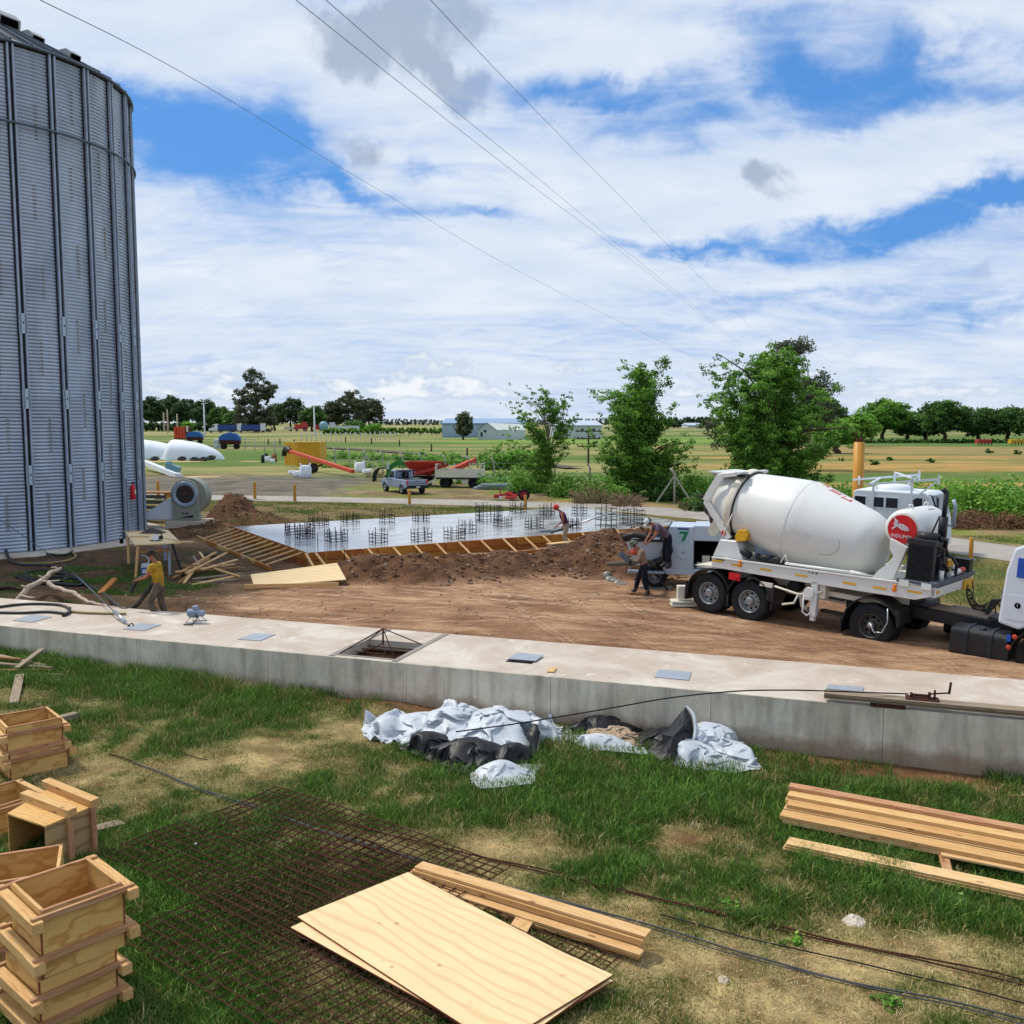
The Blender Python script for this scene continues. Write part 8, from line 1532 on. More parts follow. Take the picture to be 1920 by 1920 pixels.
scrub('undergrowth', 'light green weeds along the railway bank', [(620, 850, 130, 80, 12, 50), (760, 850, 125, 80, 14, 60), (880, 858, 112, 80, 18, 80), (960, 862, 100, 50, 36, 90), (700, 868, 105, 90, 10, 50), (830, 880, 88, 60, 14, 60)], 'leaf_bright', 3, 16000, .16)
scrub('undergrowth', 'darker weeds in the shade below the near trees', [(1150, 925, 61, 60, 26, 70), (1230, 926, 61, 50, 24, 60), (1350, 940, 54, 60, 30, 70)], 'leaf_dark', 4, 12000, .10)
def twig_heap(u, v, Y, w, h, n, lab, seed, lean=.4, mat='twig', r=.02):
    rg = random.Random(seed); c = PY(u, v, Y); c.z = float(H(c.x, c.y)); k = F/Y; m = M()
    for _ in range(n):
        x = rg.uniform(-.5, .5)*w/k; y = rg.uniform(-.8, .8); top = h/k*rg.uniform(.3, 1)*(1-abs(x/(w/k))*.9); tx = x+rg.uniform(-1, 1)*lean*h/k*1.4; P = [Vector((x*.35+tx*.65, y, top)), Vector((x*.6+tx*.2, y+rg.uniform(-.3, .3), top*.65)), Vector((x, y+rg.uniform(-.4, .4), .02))]; m.tube(smooth(P, 3), r*rg.uniform(.5, 1.2), 4)
    o = m.build('dry_brush', MATS[mat], None, c); tag(o, lab, 'dry branches'); kind(o, 'stuff')
plain('twig', '#86725a', .95, 0, .3, 8, 0, .2); plain('twig_red', '#7d5c46', .95, 0, .3, 8, 0, .2)
twig_heap(1110, 935, 58.5, 75, 42, 150, 'heap of dry drooping branches under the middle near tree', 1, .6); twig_heap(1175, 940, 56.5, 60, 34, 120, 'dry branch heap in front of the middle near tree', 2, .6); twig_heap(1305, 945, 54, 60, 30, 90, 'low dry brush behind the rear of the mixer', 3, .5, 'twig_red')
twig_heap(1860, 990, 45, 190, 38, 320, 'long heap of dry cut branches along the road on the right', 4, .8, 'twig_red'); twig_heap(1800, 975, 47.5, 110, 26, 140, 'dry brush behind the exhaust stack', 5, .8); twig_heap(705, 890, 86, 40, 16, 60, 'dry tumbleweed bushes at the fence behind the bulk bag', 6); twig_heap(820, 888, 84, 60, 20, 70, 'dry bush behind the red wagon', 7)
# clumps in the open field
for i, (u, v, w, h, lab) in enumerate([(1640, 872, 12, 12, 'dark weed clump in the right field left of the two flat ones'), (1670, 864, 10, 9, 'small dark weed clump near the middle of the right field'), (1748, 868, 8, 6, 'low dark weed tuft in the right field below the roundest tree'), (1853, 850, 8, 8, 'little weed bush far out in the right field'), (1905, 852, 8, 8, 'little weed bush at the right edge of the far field')]):
    p = PZ(u, v, 0); k = F/p.y; rg = np.random.default_rng(i); C = [(rg.normal()*w/k*.25, rg.normal()*.3, abs(rg.normal())*h/k*.4+.1) for _ in range(9)]; V, Fq, c = leaves(rg, np.array(C), np.full(9, w/k*.25), 500, .12); o = np_mesh('weed_clump', V, Fq, MATS['leaf_dark'], facecol=c); o.location = (p.x, p.y, float(H(p.x, p.y))); tag(o, lab, 'weeds')
plain('cable_grey', '#45484b', .7, 0, .2, 9)
# ---------------- foreground: formwork boxes ----------------
def fbox(parent, c, ang, w, d, h, levels, sheets=.02, tilt=None, beam_over=.13):
    # open plywood box; w along local x, d along local y; levels = batten heights (0..h)
    t = parent
    def P(nm, lo, hi, mt, bv=.003):
        L = [hi[i]-lo[i] for i in range(3)]; cc = Vector([(hi[i]+lo[i])/2 for i in range(3)]); ax = max(range(3), key=lambda i: L[i]); m = M()
        if ax == 0: m.box((0, 0, 0), L); R = Matrix.Identity(4)
        elif ax == 1: m.box((0, 0, 0), (L[1], L[0], L[2])); R = Matrix.Rotation(math.pi/2, 4, 'Z')
        else: m.box((0, 0, 0), (L[2], L[1], L[0])); R = Matrix.Rotation(-math.pi/2, 4, 'Y')
        o = m.build(nm, MATS[mt], t, bevel=bv); o.matrix_local = Matrix.Translation(cc) @ R; return o
    x, y, s = w/2, d/2, sheets
    P('panel', (-x, -y, 0), (x, -y+s, h), 'plywood', .001); P('panel', (-x, y-s, 0), (x, y, h), 'plywood', .001); P('panel', (-x, -y+s, 0), (-x+s, y-s, h), 'plywood', .001); P('panel', (x-s, -y+s, 0), (x, y-s, h), 'plywood', .001)
    P('corner_strip', (-x-.012, -y-.006, .0), (-x-.001, -y+s*.8, h-.01), 'ply_edge', 0); P('corner_strip', (x+.001, -y-.006, 0), (x+.012, -y+s*.8, h-.01), 'ply_edge', 0)
    P('rim_strip', (-x, -y-.001, h+.001), (x, -y+.035, h+.018), 'timber_red'); P('rim_strip', (-x, y-.035, h+.001), (x, y+.001, h+.018), 'timber_red'); P('rim_strip', (-x, -y+.036, h+.001), (-x+.035, y-.036, h+.016), 'timber'); P('rim_strip', (x-.035, -y+.036, h+.001), (x, y-.036, h+.016), 'timber')
    for z in levels:
        P('side_beam', (-x-.115, -y-beam_over*.8, z-.105), (-x-.014, y+beam_over, z), 'timber', .006); P('side_beam', (x+.014, -y-beam_over*.8, z-.105), (x+.115, y+beam_over, z), 'timber', .006)
        P('batten', (-x-.10, -y-.05, z-.035), (x+.10, -y-.008, z+.025), 'timber_red', .004); P('batten', (-x-.10, y+.008, z-.035), (x+.10, y+.05, z+.025), 'timber_red', .004)
wood('timber_red', '#c0936a', '#9a6548', '#cfa781', True, 0, .8)
GF = 'plywood formwork boxes stacked in the left foreground'
ang = math.atan2(.63, .60)
def mk(label, c, z, ang, w, d, h, levels): t = thing('formwork_box', label, 'formwork box', Vector((c[0], c[1], z)), ang, GF); fbox(t, c, ang, w, d, h, levels); return t
CX, CY = -4.255, 8.68
mk('topmost open plywood box of the front stack, its inside fully visible', (CX, CY), .085, ang, .74, .78, .62, (.585, .20))
mk('lower plywood box of the front stack, slightly turned under the open one', (CX-.06, CY-.05), -.53, ang+.05, .70, .76, .60, (.46, .20))
mk('plywood box half cut by the left edge behind the front stack', (-5.25, 9.55), -.10, ang-.42, .95, .72, .55, ()); mk('buried plywood box under the one half cut by the left edge', (-5.3, 9.5), -.55, ang-.4, .85, .7, .44, (.3,))
mk('topmost plywood box of the rear stack with a split batten', (-7.85, 15.0), -.08, ang-.1, .80, .80, .40, (.30, .02)); mk('lower plywood box of the rear stack', (-7.82, 14.98), -.55, ang-.04, .85, .85, .44, (.38,))
mk('plywood box of the rear stack standing behind the sideways box', (-7.2, 13.0), -.56, ang+.3, .8, .8, .75, (.7,)) if False else None
def side_box():
    # box lying on its side, opening to the lower left
    FL = PZ(16, 1622, -.52); t = thing('formwork_box', 'plywood box lying on its side with two thick beams across the top', 'formwork box', Vector((-6.0, 11.95, -.55)), 0, GF)
    # local frame: opening direction toward camera-left; corners from the picture
    z0, z1 = -.55, .15
    c0 = PZ(13, 1525, z1+.0); 
    P = dict(a=PZ(13, 1525, .15), b=PZ(85, 1549, .15), c=PZ(172, 1512, .15), d=PZ(92, 1478, .15)); o = Vector((-6.0, 11.95, -.55)); A, B, C, D = [P[k]-o for k in 'abcd']
    def slab(nm, p, q, r, s, th, n, mt):
        n = Vector(n)*th; vs = [p, q, r, s, p+n, q+n, r+n, s+n]; c = sum(vs, Vector())/8; e = (q-p); fr = frame(e, (s-p).cross(e) if (s-p).cross(e).length > 0 else (0, 0, 1)); m = M(); inv = fr.inverted(); m.add([inv @ (v-c) for v in vs], [(0, 1, 2, 3), (7, 6, 5, 4), (0, 4, 5, 1), (1, 5, 6, 2), (2, 6, 7, 3), (3, 7, 4, 0)]); ob = m.build(nm, MATS[mt], t, bevel=.002); ob.matrix_local = Matrix.Translation(c) @ fr.to_4x4(); return ob
    dn = Vector((0, 0, -.68)); up = Vector((0, 0, 1)); e1 = (B-A).normalized(); e2 = (C-B).normalized()
    slab('panel', A, B, C, D, .022, -up, 'plywood'); slab('panel', A+dn, B+dn, C+dn, D+dn, .022, up, 'plywood'); slab('panel', B-up*.023, C-up*.023, C+dn+up*.023, B+dn+up*.023, .022, -e1, 'plywood_grey'); slab('panel', A-up*.023, D-up*.023, D+dn+up*.023, A+dn+up*.023, .022, e1, 'plywood')
    for q, th in ((.42, .1), (.93, .09)):
        a = B.lerp(C, q); b = A.lerp(D, q); ex = (b-a).normalized(); slab('beam', a-ex*.06+up*.003, b+ex*.12+up*.003, b+ex*.12+e2*.13+up*.003, a-ex*.06+e2*.13+up*.003, .10, up, 'timber'); 
        slab('batten', a-up*.0+e1*.002, a+dn, a+dn+e2*.07, a+e2*.07, .06, e1, 'timber_red')
    slab('back_board', D+up*.002+e2*.0, C+up*.002, C+dn, D+dn, .02, e2, 'plywood')
plywood('plywood_grey', '#b3986c', '#9a8058', '#8a7250', 2.2)
side_box()
mk('plywood box behind the sideways box at the left edge', (-7.05, 12.75), -.56, ang+.1, .7, .8, .50, (.46,))
# plywood sheets, planks and timber stacks on the lawn
z = -.44
A, B, C = PZ(558, 1722, z+.03), PZ(765, 1638, z+.03), PZ(1143, 1835, z+.03); Dp = A+(C-B)
quad_sheet('plywood_sheet', [A, Dp, C, B], .02, 'plywood_pale', 'top pale plywood sheet of the pile in the middle foreground', 'plywood sheet', 'pale plywood sheets piled on the mesh', 'ply_edge')
def rot_about(P, c, a, off): return [c+RZ(a) @ (p-c)+Vector(off) for p in P]
cen = (A+C)/2
quad_sheet('plywood_sheet', rot_about([A, Dp, C, B], cen, .075, (-.0, -.05, -.024)), .02, 'plywood_pale', 'second plywood sheet, turned so its left corner sticks out below the top sheet', 'plywood sheet', 'pale plywood sheets piled on the mesh', 'ply_edge')
quad_sheet('plywood_sheet', rot_about([A, Dp, C, B], cen, -.012, (.04, .03, -.047)), .02, 'plywood_pale', 'lowest plywood sheet of the pile, only its right edge showing', 'plywood sheet', 'pale plywood sheets piled on the mesh', 'ply_edge')
def board(a, b, w, th, mat, lab, group, roll=0):
    c = (a+b)/2; d = b-a; m = M(); m.box((0, 0, 0), (d.length, w, th), RX(roll)); o = m.build('plank', MATS[mat], None, bevel=.003); o.matrix_world = Matrix.Translation(c) @ frame(d).to_4x4(); tag(o, lab, 'plank', group)
gp = 'planks stacked beside the plywood sheets'
board(PZ(785, 1622, -.33), PZ(1216, 1752, -.33), .17, .035, 'timber_pale', 'top plank of the narrow stack behind the plywood sheets', gp); board(PZ(780, 1628, -.372), PZ(1212, 1760, -.372), .18, .035, 'timber', 'second plank of the narrow stack behind the plywood sheets', gp); board(PZ(776, 1632, -.413), PZ(1208, 1764, -.413), .18, .035, 'timber_pale', 'third plank of the narrow stack behind the plywood sheets', gp)
board(PZ(775, 1648, -.455), PZ(1206, 1786, -.455), .17, .035, 'timber_pale', 'plank lying flat in front of the narrow stack, next to the plywood sheets', gp); board(PZ(768, 1655, -.495), PZ(1203, 1790, -.495), .17, .03, 'timber', 'lowest plank under the narrow stack by the plywood sheets', gp); board(PZ(985, 1722, -.47), PZ(958, 1765, -.47), .22, .02, 'timber_pale', 'short piece of board bridging the plywood sheets and the plank stack', gp)
gr = 'sawn timber stacked on the grass at the right'
dv = (PZ(1920, 1560, -.4)-PZ(1473, 1482, -.4)); dv.z = 0; dv.normalize(); nv = Vector((-dv.y, dv.x, 0))
s0 = PZ(1476, 1512, -.45); L = 4.3; CN = ['back', 'second', 'third', 'front']; LN = ['bottom', 'second', 'third', 'fourth', 'top']
for ci, (off, nl, w) in enumerate(((.36, 5, .17), (.17, 4, .19), (-.04, 3, .20), (-.30, 2, .24))):
    for li in range(nl):
        q = s0+nv*(off+random.uniform(-.015, .015))+dv*random.uniform(-.05, .05); q.z = -.535+li*.056; b = q+dv*L; b.z -= .055; board(q+Vector((0, 0, .028)), b+Vector((0, 0, .028)), w, .052, ('timber', 'timber_pale', 'timber', 'timber_pale')[(ci+li) % 4] if not (ci == 0 and li == 4) else 'timber_red', f"{'top' if li == nl-1 else LN[li]} board of the {CN[ci]} row in the sawn timber stack at the right", gr)
s1 = PZ(1471, 1572, -.5)
for i, lab in enumerate(['lowest of the three thin boards in front of the right timber stack', 'middle of the three thin boards in front of the right timber stack', 'top thin board in front of the right timber stack']):
    a = s1+dv*(.02*i)+nv*(.01*i); a.z = -.60+.032*i; b = a+dv*4.2; b.z -= .05; board(a, b, .24, .028, 'timber_pale', lab, gr)
a = PZ(1765, 1598, -.53); board(a, a+dv*2.4+Vector((0, 0, -.02)), .22, .03, 'timber_pale', 'wide loose board wedged between the right timber stack and the thin boards', gr); a = PZ(1768, 1600, -.565); board(a, a+nv*-.5+dv*.08, .12, .02, 'timber_red', 'short reddish cross piece under the wide loose board', gr)
# rebar mesh mats on the grass
def mesh_mat(nm, lab, O, d1, d2, n1, n2, s, z, r=.0095):
    O = Vector(O); d1 = Vector(d1).normalized(); d2 = Vector(d2).normalized(); t = thing(nm, lab, 'rebar mesh', O, 0, 'rusty rebar mesh mats on the grass'); rg = random.Random(n1*n2)
    def bars(dA, dB, nA, nB, zz, nmx):
        for i in range(nA):
            p = dA*(i*s); q = p+dB*((nB-1)*s+.08)-dB*.08; pts = []
            for j in range(9): w = p.lerp(q, j/8); hz = float(H(O.x+w.x, O.y+w.y)); pts.append(Vector((w.x, w.y, hz+z+zz-O.z+.035*math.sin(w.x*2.1+w.y*1.4)+.02))+dA*(rg.uniform(-.008, .008)))
            m = M(); m.tube(pts, r, 4, False); m.build(nmx, MATS['rust'], t)
    bars(d1, d2, n1, n2, 0, 'long_bar'); bars(d2, d1, n2, n1, .012, 'cross_bar')
O = PZ(190, 1602, -.5); E1 = PZ(520, 1890, -.5)-PZ(232, 1775, -.5); E2 = PZ(760, 1640, -.5)-PZ(520, 1890, -.5)
u1 = (PZ(1100, 1960, -.5)-PZ(230, 1770, -.5)); u1 = Vector((.78, -.62, 0)); u2 = Vector((.58, .81, 0)); u2 = Vector((.62, .78, 0))
mesh_mat('rebar_mesh', 'large rusty rebar mesh mat lying in the grass under the plywood sheets', PZ(222, 1768, -.5), u1, u2, 30, 23, .15, .055)
mesh_mat('rebar_mesh', 'second rusty rebar mesh mat lying skewed over the first behind the box stack', PZ(192, 1618, -.5), RZ(.07) @ u1, RZ(.07) @ u2, 30, 20, .15, .085)
# long rods and cables on the lawn
def ground_line(nm, lab, uv, r, mat, dz=.02, cat='cable', jit=.02):
    P = [G(u, v)+Vector((random.uniform(-jit, jit), random.uniform(-jit, jit), dz)) for u, v in uv]; P = smooth(P, 8); 
    for p in P: p.z = float(H(p.x, p.y))+dz
    return tube_obj(nm, P, r, mat, lab, cat, sm=0, n=6)
ground_line('cable', 'long grey blue cable bundle crossing the lawn diagonally', [(250, 1432), (330, 1465), (430, 1500), (560, 1545), (700, 1592), (840, 1632), (1000, 1680), (1150, 1720), (1260, 1752), (1400, 1795), (1560, 1838), (1740, 1873), (1960, 1925)], .011, 'cable_grey', .03)
ground_line('cable', 'second grey strand lying along the long cable bundle', [(330, 1467), (440, 1506), (600, 1560), (800, 1624), (1000, 1683), (1200, 1738), (1400, 1800), (1600, 1850), (1800, 1893), (1950, 1935)], .007, 'cable_grey', .03)
ground_line('rebar_rod', 'long rusty rod on the lawn behind the grey cable bundle', [(620, 1540), (800, 1585), (1000, 1630), (1240, 1690), (1420, 1730), (1600, 1775), (1800, 1815), (1950, 1850)], .010, 'rust', .03, 'rod'); ground_line('rebar_rod', 'second long rusty rod just below the first on the lawn', [(900, 1612), (1100, 1660), (1300, 1706), (1500, 1757), (1700, 1800), (1950, 1862)], .010, 'rust', .03, 'rod'); ground_line('rebar_rod', 'thin rod between the cable bundle and the rusty rods', [(1240, 1718), (1400, 1762), (1560, 1800), (1760, 1846), (1950, 1895)], .008, 'rebar_dark', .03, 'rod'); ground_line('rebar_rod', 'short rusty rod at the upper left end of the cable bundle', [(205, 1418), (232, 1424), (262, 1437)], .012, 'rust', .03, 'rod'); ground_line('rebar_rod', 'rusty rod on the dry grass above the cable bundle', [(310, 1392), (360, 1420), (390, 1428)], .008, 'rust', .03, 'rod')
# planks in the upper left of the lawn
gl = 'old planks thrown on the grass at the left edge'
for q, lab in zip([(-20, 1240, 85, 1258, .12, .16, .1, 'timber_grey'), (-10, 1255, 98, 1262, .10, .12, .1, 'timber_grey'), (-10, 1262, 98, 1263, .09, .04, .06, 'timber_old'), (40, 1266, 118, 1270, .08, .02, .03, 'timber_grey'), (32, 1266, 80, 1243, .12, .14, .30, 'timber_grey'), (26, 1322, 38, 1277, .17, .02, .12, 'timber_grey'), (-10, 1250, 40, 1250, .1, .2, .15, 'timber_old'), (80, 1273, 112, 1279, .06, .01, .01, 'timber_grey')], ['top grey plank pointing left in the pile at the left edge', 'second grey plank of the pile at the left edge', 'brown plank low in the pile at the left edge', 'thin grey plank half hidden in grass right of the pile', 'plank slanting up across the pile at the left edge', 'single grey plank pointing at the camera below the pile', 'short brown plank at the far left of the pile', 'thin slat in the grass at the right end of the pile']):
    plank(*q[:4], q[4], .04, q[5], q[6], q[7], lab, gl)
plank(-20, 1389, 144, 1350, .16, .10, .02, .05, 'deck_wood', 'dark weathered beam lying above the rear box stack'); plank(176, 1562, 230, 1546, .2, .02, .05, .03, 'timber_grey', 'pale board end sticking out right of the sideways box')
# crumpled paper and weeds
def crumple(nm, lab, cat, c, R, h, mat, seed, amp=.6, sub=4, sq=1, rot=0, fr=3.0, holes=False):
    import bmesh
    bm = bmesh.new(); bmesh.ops.create_grid(bm, x_segments=sub, y_segments=sub, size=1)
    for v in bm.verts:
        x, y = v.co.x, v.co.y; r = math.hypot(x, y); k = 1/max(1, max(abs(x), abs(y)) and r/max(abs(x), abs(y))); x *= k; y *= k; r = min(1, math.hypot(x, y)); a = math.atan2(y, x)
        q = 1+.25*(float(fb(a*1.3+seed, seed, 800, 3))-.5)*2
        f1 = abs(float(fb(x*fr+seed, y*fr, 810+seed, 4))-.5)*2; f2 = abs(float(fb(x*fr*2.7+seed, y*fr*2.3+4, 820+seed, 3))-.5)*2
        z = h*((1-r**2.6)*(.35+amp*(1-f1*1.6))+.22*(1-f2*2)*(1-r**6)); v.co = Vector((x*R*q, y*R*sq*q, max(.0, z)+.004))
    for f in bm.faces: f.smooth = False
    me = bpy.data.meshes.new(nm); bm.to_mesh(me); bm.free(); me.materials.append(MATS[mat]); o = bpy.data.objects.new(nm, me); link(o); o.location = c; o.rotation_euler = (0, 0, rot); tag(o, lab, cat); return o
plain('paper', '#c9bfae', .9, 0, .15, 12)
crumple('crumpled_paper', 'crumpled beige paper on the dry grass right of centre', 'paper', G(1601, 1728), .13, .05, 'paper', 3, .9, 14)
crumple('plastic_scrap', 'small clear plastic scrap on the dry grass near the bottom', 'scrap', G(1356, 1838), .06, .03, 'rag', 5, .9, 8)
# ---------------- plastic sheets heaped against the wall ----------------
def sheet_heap(nm, lab, cat, outline, mat, hfun, seed, res=.034, wr=1.0, group=None, z0=.0, fold=0):
    # a sheet larger than its outline, dropped on the ground by a small cloth relaxation so that the surplus buckles into folds
    P = np.array([tuple(G(u, v))[:2] for u, v in outline]); C = P.mean(0); n = len(P); seg = np.hypot(*(np.roll(P, -1, 0)-P).T); cum = np.r_[0, np.cumsum(seg)]; ext = P.max(0)-P.min(0)
    nx = int(np.clip(ext[0]/res*1.15, 16, 90)); ny = int(np.clip(ext[1]/res*1.6, 14, 74)); S, T = np.meshgrid(np.linspace(-1, 1, nx), np.linspace(-1, 1, ny), indexing='ij'); q = np.maximum(np.abs(S), np.abs(T)); q[q == 0] = 1e-6
    bs, bt = S/q, T/q; w = ext[0]/(ext[0]+ext[1])       # perimeter parameter of the square, counter clockwise from the lower left corner
    par = np.where(bt <= -.999999, (bs+1)/2*w, np.where(bs >= .999999, w+(bt+1)/2*(1-w), np.where(bt >= .999999, 1+(1-bs)/2*w, 1+w+(1-bt)/2*(1-w))))/2
    area = .5*np.sum(P[:, 0]*np.roll(P[:, 1], -1)-np.roll(P[:, 0], -1)*P[:, 1])
    if area < 0: P = P[::-1]; seg = np.hypot(*(np.roll(P, -1, 0)-P).T); cum = np.r_[0, np.cumsum(seg)]
    k0 = np.argmin((P[:, 0]-P[:, 0].min())/ext[0]+(P[:, 1]-P[:, 1].min())/ext[1]*.9); d = (par*cum[-1]+cum[k0]) % cum[-1]
    Pc = np.vstack([P, P[:1]]); X = C[0]+q*(np.interp(d, cum, Pc[:, 0])-C[0]); Y = C[1]+q*(np.interp(d, cum, Pc[:, 1])-C[1])
    rg = np.random.default_rng(seed); X = X+(fb(X*6, Y*6, 900+seed, 3)-.5)*.12; Y = Y+(fb(X*6+5, Y*6, 910+seed, 3)-.5)*.12
    dg = ss(0, .35, 1-q); flo = lambda a, b: H(a, b)+z0+hfun(a, b)*dg*1.25; Z = flo(X, Y)+.02+.34*fb(X*2.0+seed, Y*2.6, 920+seed, 2)*ss(0, .2, 1-q); p = np.stack([X, Y, Z], -1); v = p*0; rest0 = p[..., :2].copy(); e = 1+.30*wr
    cons = []
    for di, dj, kf in ((1, 0, 1), (0, 1, 1), (1, 1, .7), (1, -1, .7), (2, 0, .3), (0, 2, .3), (4, 0, .12), (0, 4, .12)):
        a = (slice(0, nx-di), slice(max(0, -dj), ny-max(0, dj))); b = (slice(di, nx), slice(max(0, dj), ny-max(0, -dj))); D = rest0[b]-rest0[a]; m = (rest0[a]+rest0[b])/2; L = np.hypot(D[..., 0], D[..., 1])*(e+.5*wr*(fb(m[..., 0]*2.2+seed*3, m[..., 1]*2.2, 930+seed, 3)-.45)); cons.append((a, b, L, kf))
    f = flo(p[..., 0], p[..., 1])
    for it in range(130):
        v *= .9; v[..., 2] -= .0016; old = p.copy(); p = p+v
        for _ in range(3):
            acc = p*0; cnt = np.full(p.shape[:2], 1e-6)
            for a, b, L, kf in cons:
                dd = p[b]-p[a]; l = np.sqrt((dd**2).sum(-1))+1e-9; c = (dd*((l-L)/l*.5*kf)[..., None]); acc[a] += c; acc[b] -= c; cnt[a] += kf; cnt[b] += kf
            p = p+acc/cnt[..., None]*1.5; lo = p[..., 2] < f+.006; p[..., 2] = np.where(lo, f+.006, p[..., 2])
            p[..., :2] = np.where((q > .97)[..., None], rest0*.6+p[..., :2]*.4, p[..., :2])
        v = (p-old); v[..., :2] *= .6; v[lo] *= .3; v = np.clip(v, -.03, .03)
    V = p.reshape(-1, 3); i = np.arange(nx-1)[:, None]; j = np.arange(ny-1)[None, :]; Fq = np.stack([i*ny+j, (i+1)*ny+j, (i+1)*ny+j+1, i*ny+j+1], -1).reshape(-1, 4); c = V.mean(0); o = np_mesh(nm, V-c, Fq, MATS[mat], None, True); o.location = c; tag(o, lab, cat, group); return o
def gauss(*L):
    def f(X, Y):
        z = 0*X
        for (u, v, sx, sy, h) in L: p = G(u, v); z = np.maximum(z, h*np.exp(-((X-p.x)/sx)**2-((Y-p.y)/sy)**2))
        return z
    return f
sheet_heap('plastic_sheet', 'large crumpled white plastic sheet heaped against the wall, left heap', 'plastic sheet', [(677, 1372), (684, 1352), (730, 1345), (800, 1348), (880, 1345), (960, 1345), (1030, 1352), (1085, 1380), (1060, 1398), (1000, 1390), (1008, 1420), (985, 1440), (930, 1432), (860, 1425), (790, 1412), (740, 1398), (700, 1392)], 'plastic_white', gauss((720, 1372, .45, .35, .30), (800, 1372, .7, .5, .26), (850, 1375, .7, .7, .42), (940, 1385, .9, .7, .42), (1020, 1385, .6, .4, .2)), 1, .03, 1.25)
sheet_heap('plastic_sheet', 'black plastic sheet folded over the front of the left white heap', 'plastic sheet', [(735, 1392), (790, 1398), (850, 1402), (920, 1412), (975, 1420), (1010, 1432), (960, 1448), (900, 1452), (880, 1458), (840, 1448), (790, 1425), (750, 1410)], 'plastic_black', gauss((800, 1412, .5, .3, .26), (880, 1430, .7, .35, .30), (960, 1432, .5, .3, .24)), 2, .028, 1.0, z0=.05)
sheet_heap('plastic_sheet', 'torn white plastic end lying nearest the camera below the black fold', 'plastic sheet', [(878, 1458), (900, 1448), (950, 1438), (1018, 1440), (1005, 1455), (1000, 1478), (950, 1482), (905, 1486), (886, 1478)], 'plastic_white', gauss((940, 1458, .35, .2, .18)), 3, .022, .8, z0=.06)
sheet_heap('plastic_sheet', 'small black fold at the right side of the left white heap', 'plastic sheet', [(994, 1392), (1010, 1395), (1012, 1418), (1002, 1428), (990, 1420)], 'plastic_black', gauss((1002, 1408, .2, .3, .3)), 4, .025, .6, z0=.1)
sheet_heap('plastic_sheet', 'black plastic sheet lying along the wall between the white heaps', 'plastic sheet', [(1045, 1368), (1080, 1360), (1150, 1362), (1220, 1370), (1300, 1380), (1320, 1400), (1290, 1425), (1240, 1425), (1205, 1408), (1150, 1392), (1090, 1385)], 'plastic_black', gauss((1120, 1372, .7, .25, .22), (1250, 1395, .5, .45, .22), (1290, 1388, .3, .3, .3)), 5, .03, 1.3)
sheet_heap('plastic_sheet', 'white plastic sheet lying in front of the beige rope bundle', 'plastic sheet', [(1060, 1388), (1090, 1378), (1110, 1392), (1180, 1402), (1208, 1408), (1215, 1420), (1160, 1416), (1100, 1410)], 'plastic_white', gauss((1120, 1400, .5, .2, .14)), 6, .026, .7, z0=.05)
sheet_heap('rope_bundle', 'bundle of dirty beige cloth and rope between the plastic sheets', 'bundle', [(1095, 1385), (1120, 1374), (1180, 1376), (1210, 1390), (1200, 1406), (1160, 1405), (1110, 1398)], 'rope_beige', gauss((1150, 1390, .5, .25, .15)), 7, .02, 1.7, z0=.06)
sheet_heap('plastic_sheet', 'large white plastic sheet with grey stains, right heap against the wall', 'plastic sheet', [(1250, 1430), (1290, 1410), (1310, 1392), (1340, 1388), (1376, 1395), (1382, 1412), (1400, 1424), (1418, 1432), (1424, 1448), (1380, 1455), (1320, 1450), (1270, 1445)], 'plastic_white', gauss((1330, 1408, .6, .5, .34), (1380, 1425, .5, .35, .2), (1290, 1425, .5, .35, .24), (1355, 1395, .4, .3, .34)), 8, .028, 1.2, z0=.05)
def flap():
    P = [(1215, 1408), (1240, 1385), (1262, 1355), (1286, 1326), (1296, 1345), (1300, 1372), (1290, 1395), (1262, 1420), (1240, 1428)]
    Yv = [15.7, 15.9, 16.1, 16.2, 16.05, 15.9, 15.7, 15.35, 15.3]; Q = [PY(u, v, y) for (u, v), y in zip(P, Yv)]; c = sum(Q, Vector())/len(Q); t = thing('plastic_flap', 'pointed black plastic flap standing up with a white edge at the right heap', 'plastic sheet', c)
    m = M(); cc = PY(1262, 1382, 15.55)-c; rg = random.Random(2); vs = [q-c for q in Q]; mid = [(v+cc)/2+Vector((rg.uniform(-.07, .07), rg.uniform(-.2, .14), rg.uniform(-.06, .06))) for v in vs]; n = len(vs)
    m.add([cc]+mid+vs, [(0, 1+i, 1+(i+1) % n) for i in range(n)]+[(1+i, 1+n+i, 1+n+(i+1) % n, 1+(i+1) % n) for i in range(n)]); o = m.build('black_side', MATS['plastic_black'], t); s = o.modifiers.new('s', 'SUBSURF'); s.levels = 1; s.render_levels = 1; s.subdivision_type = 'SIMPLE'; so = o.modifiers.new('t', 'SOLIDIFY'); so.thickness = .01
    e = [PY(u, v, y)-c for u, v, y in [(1286, 1323, 16.15), (1300, 1340, 16.0), (1304, 1368, 15.85), (1296, 1396, 15.65), (1268, 1424, 15.3)]]; m = M(); m.tube(smooth(e, 4), [.004+.03*math.sin(math.pi*min(1, i/14)) for i in range(17)], 6); m.build('white_edge', MATS['plastic_white'], t)
flap()
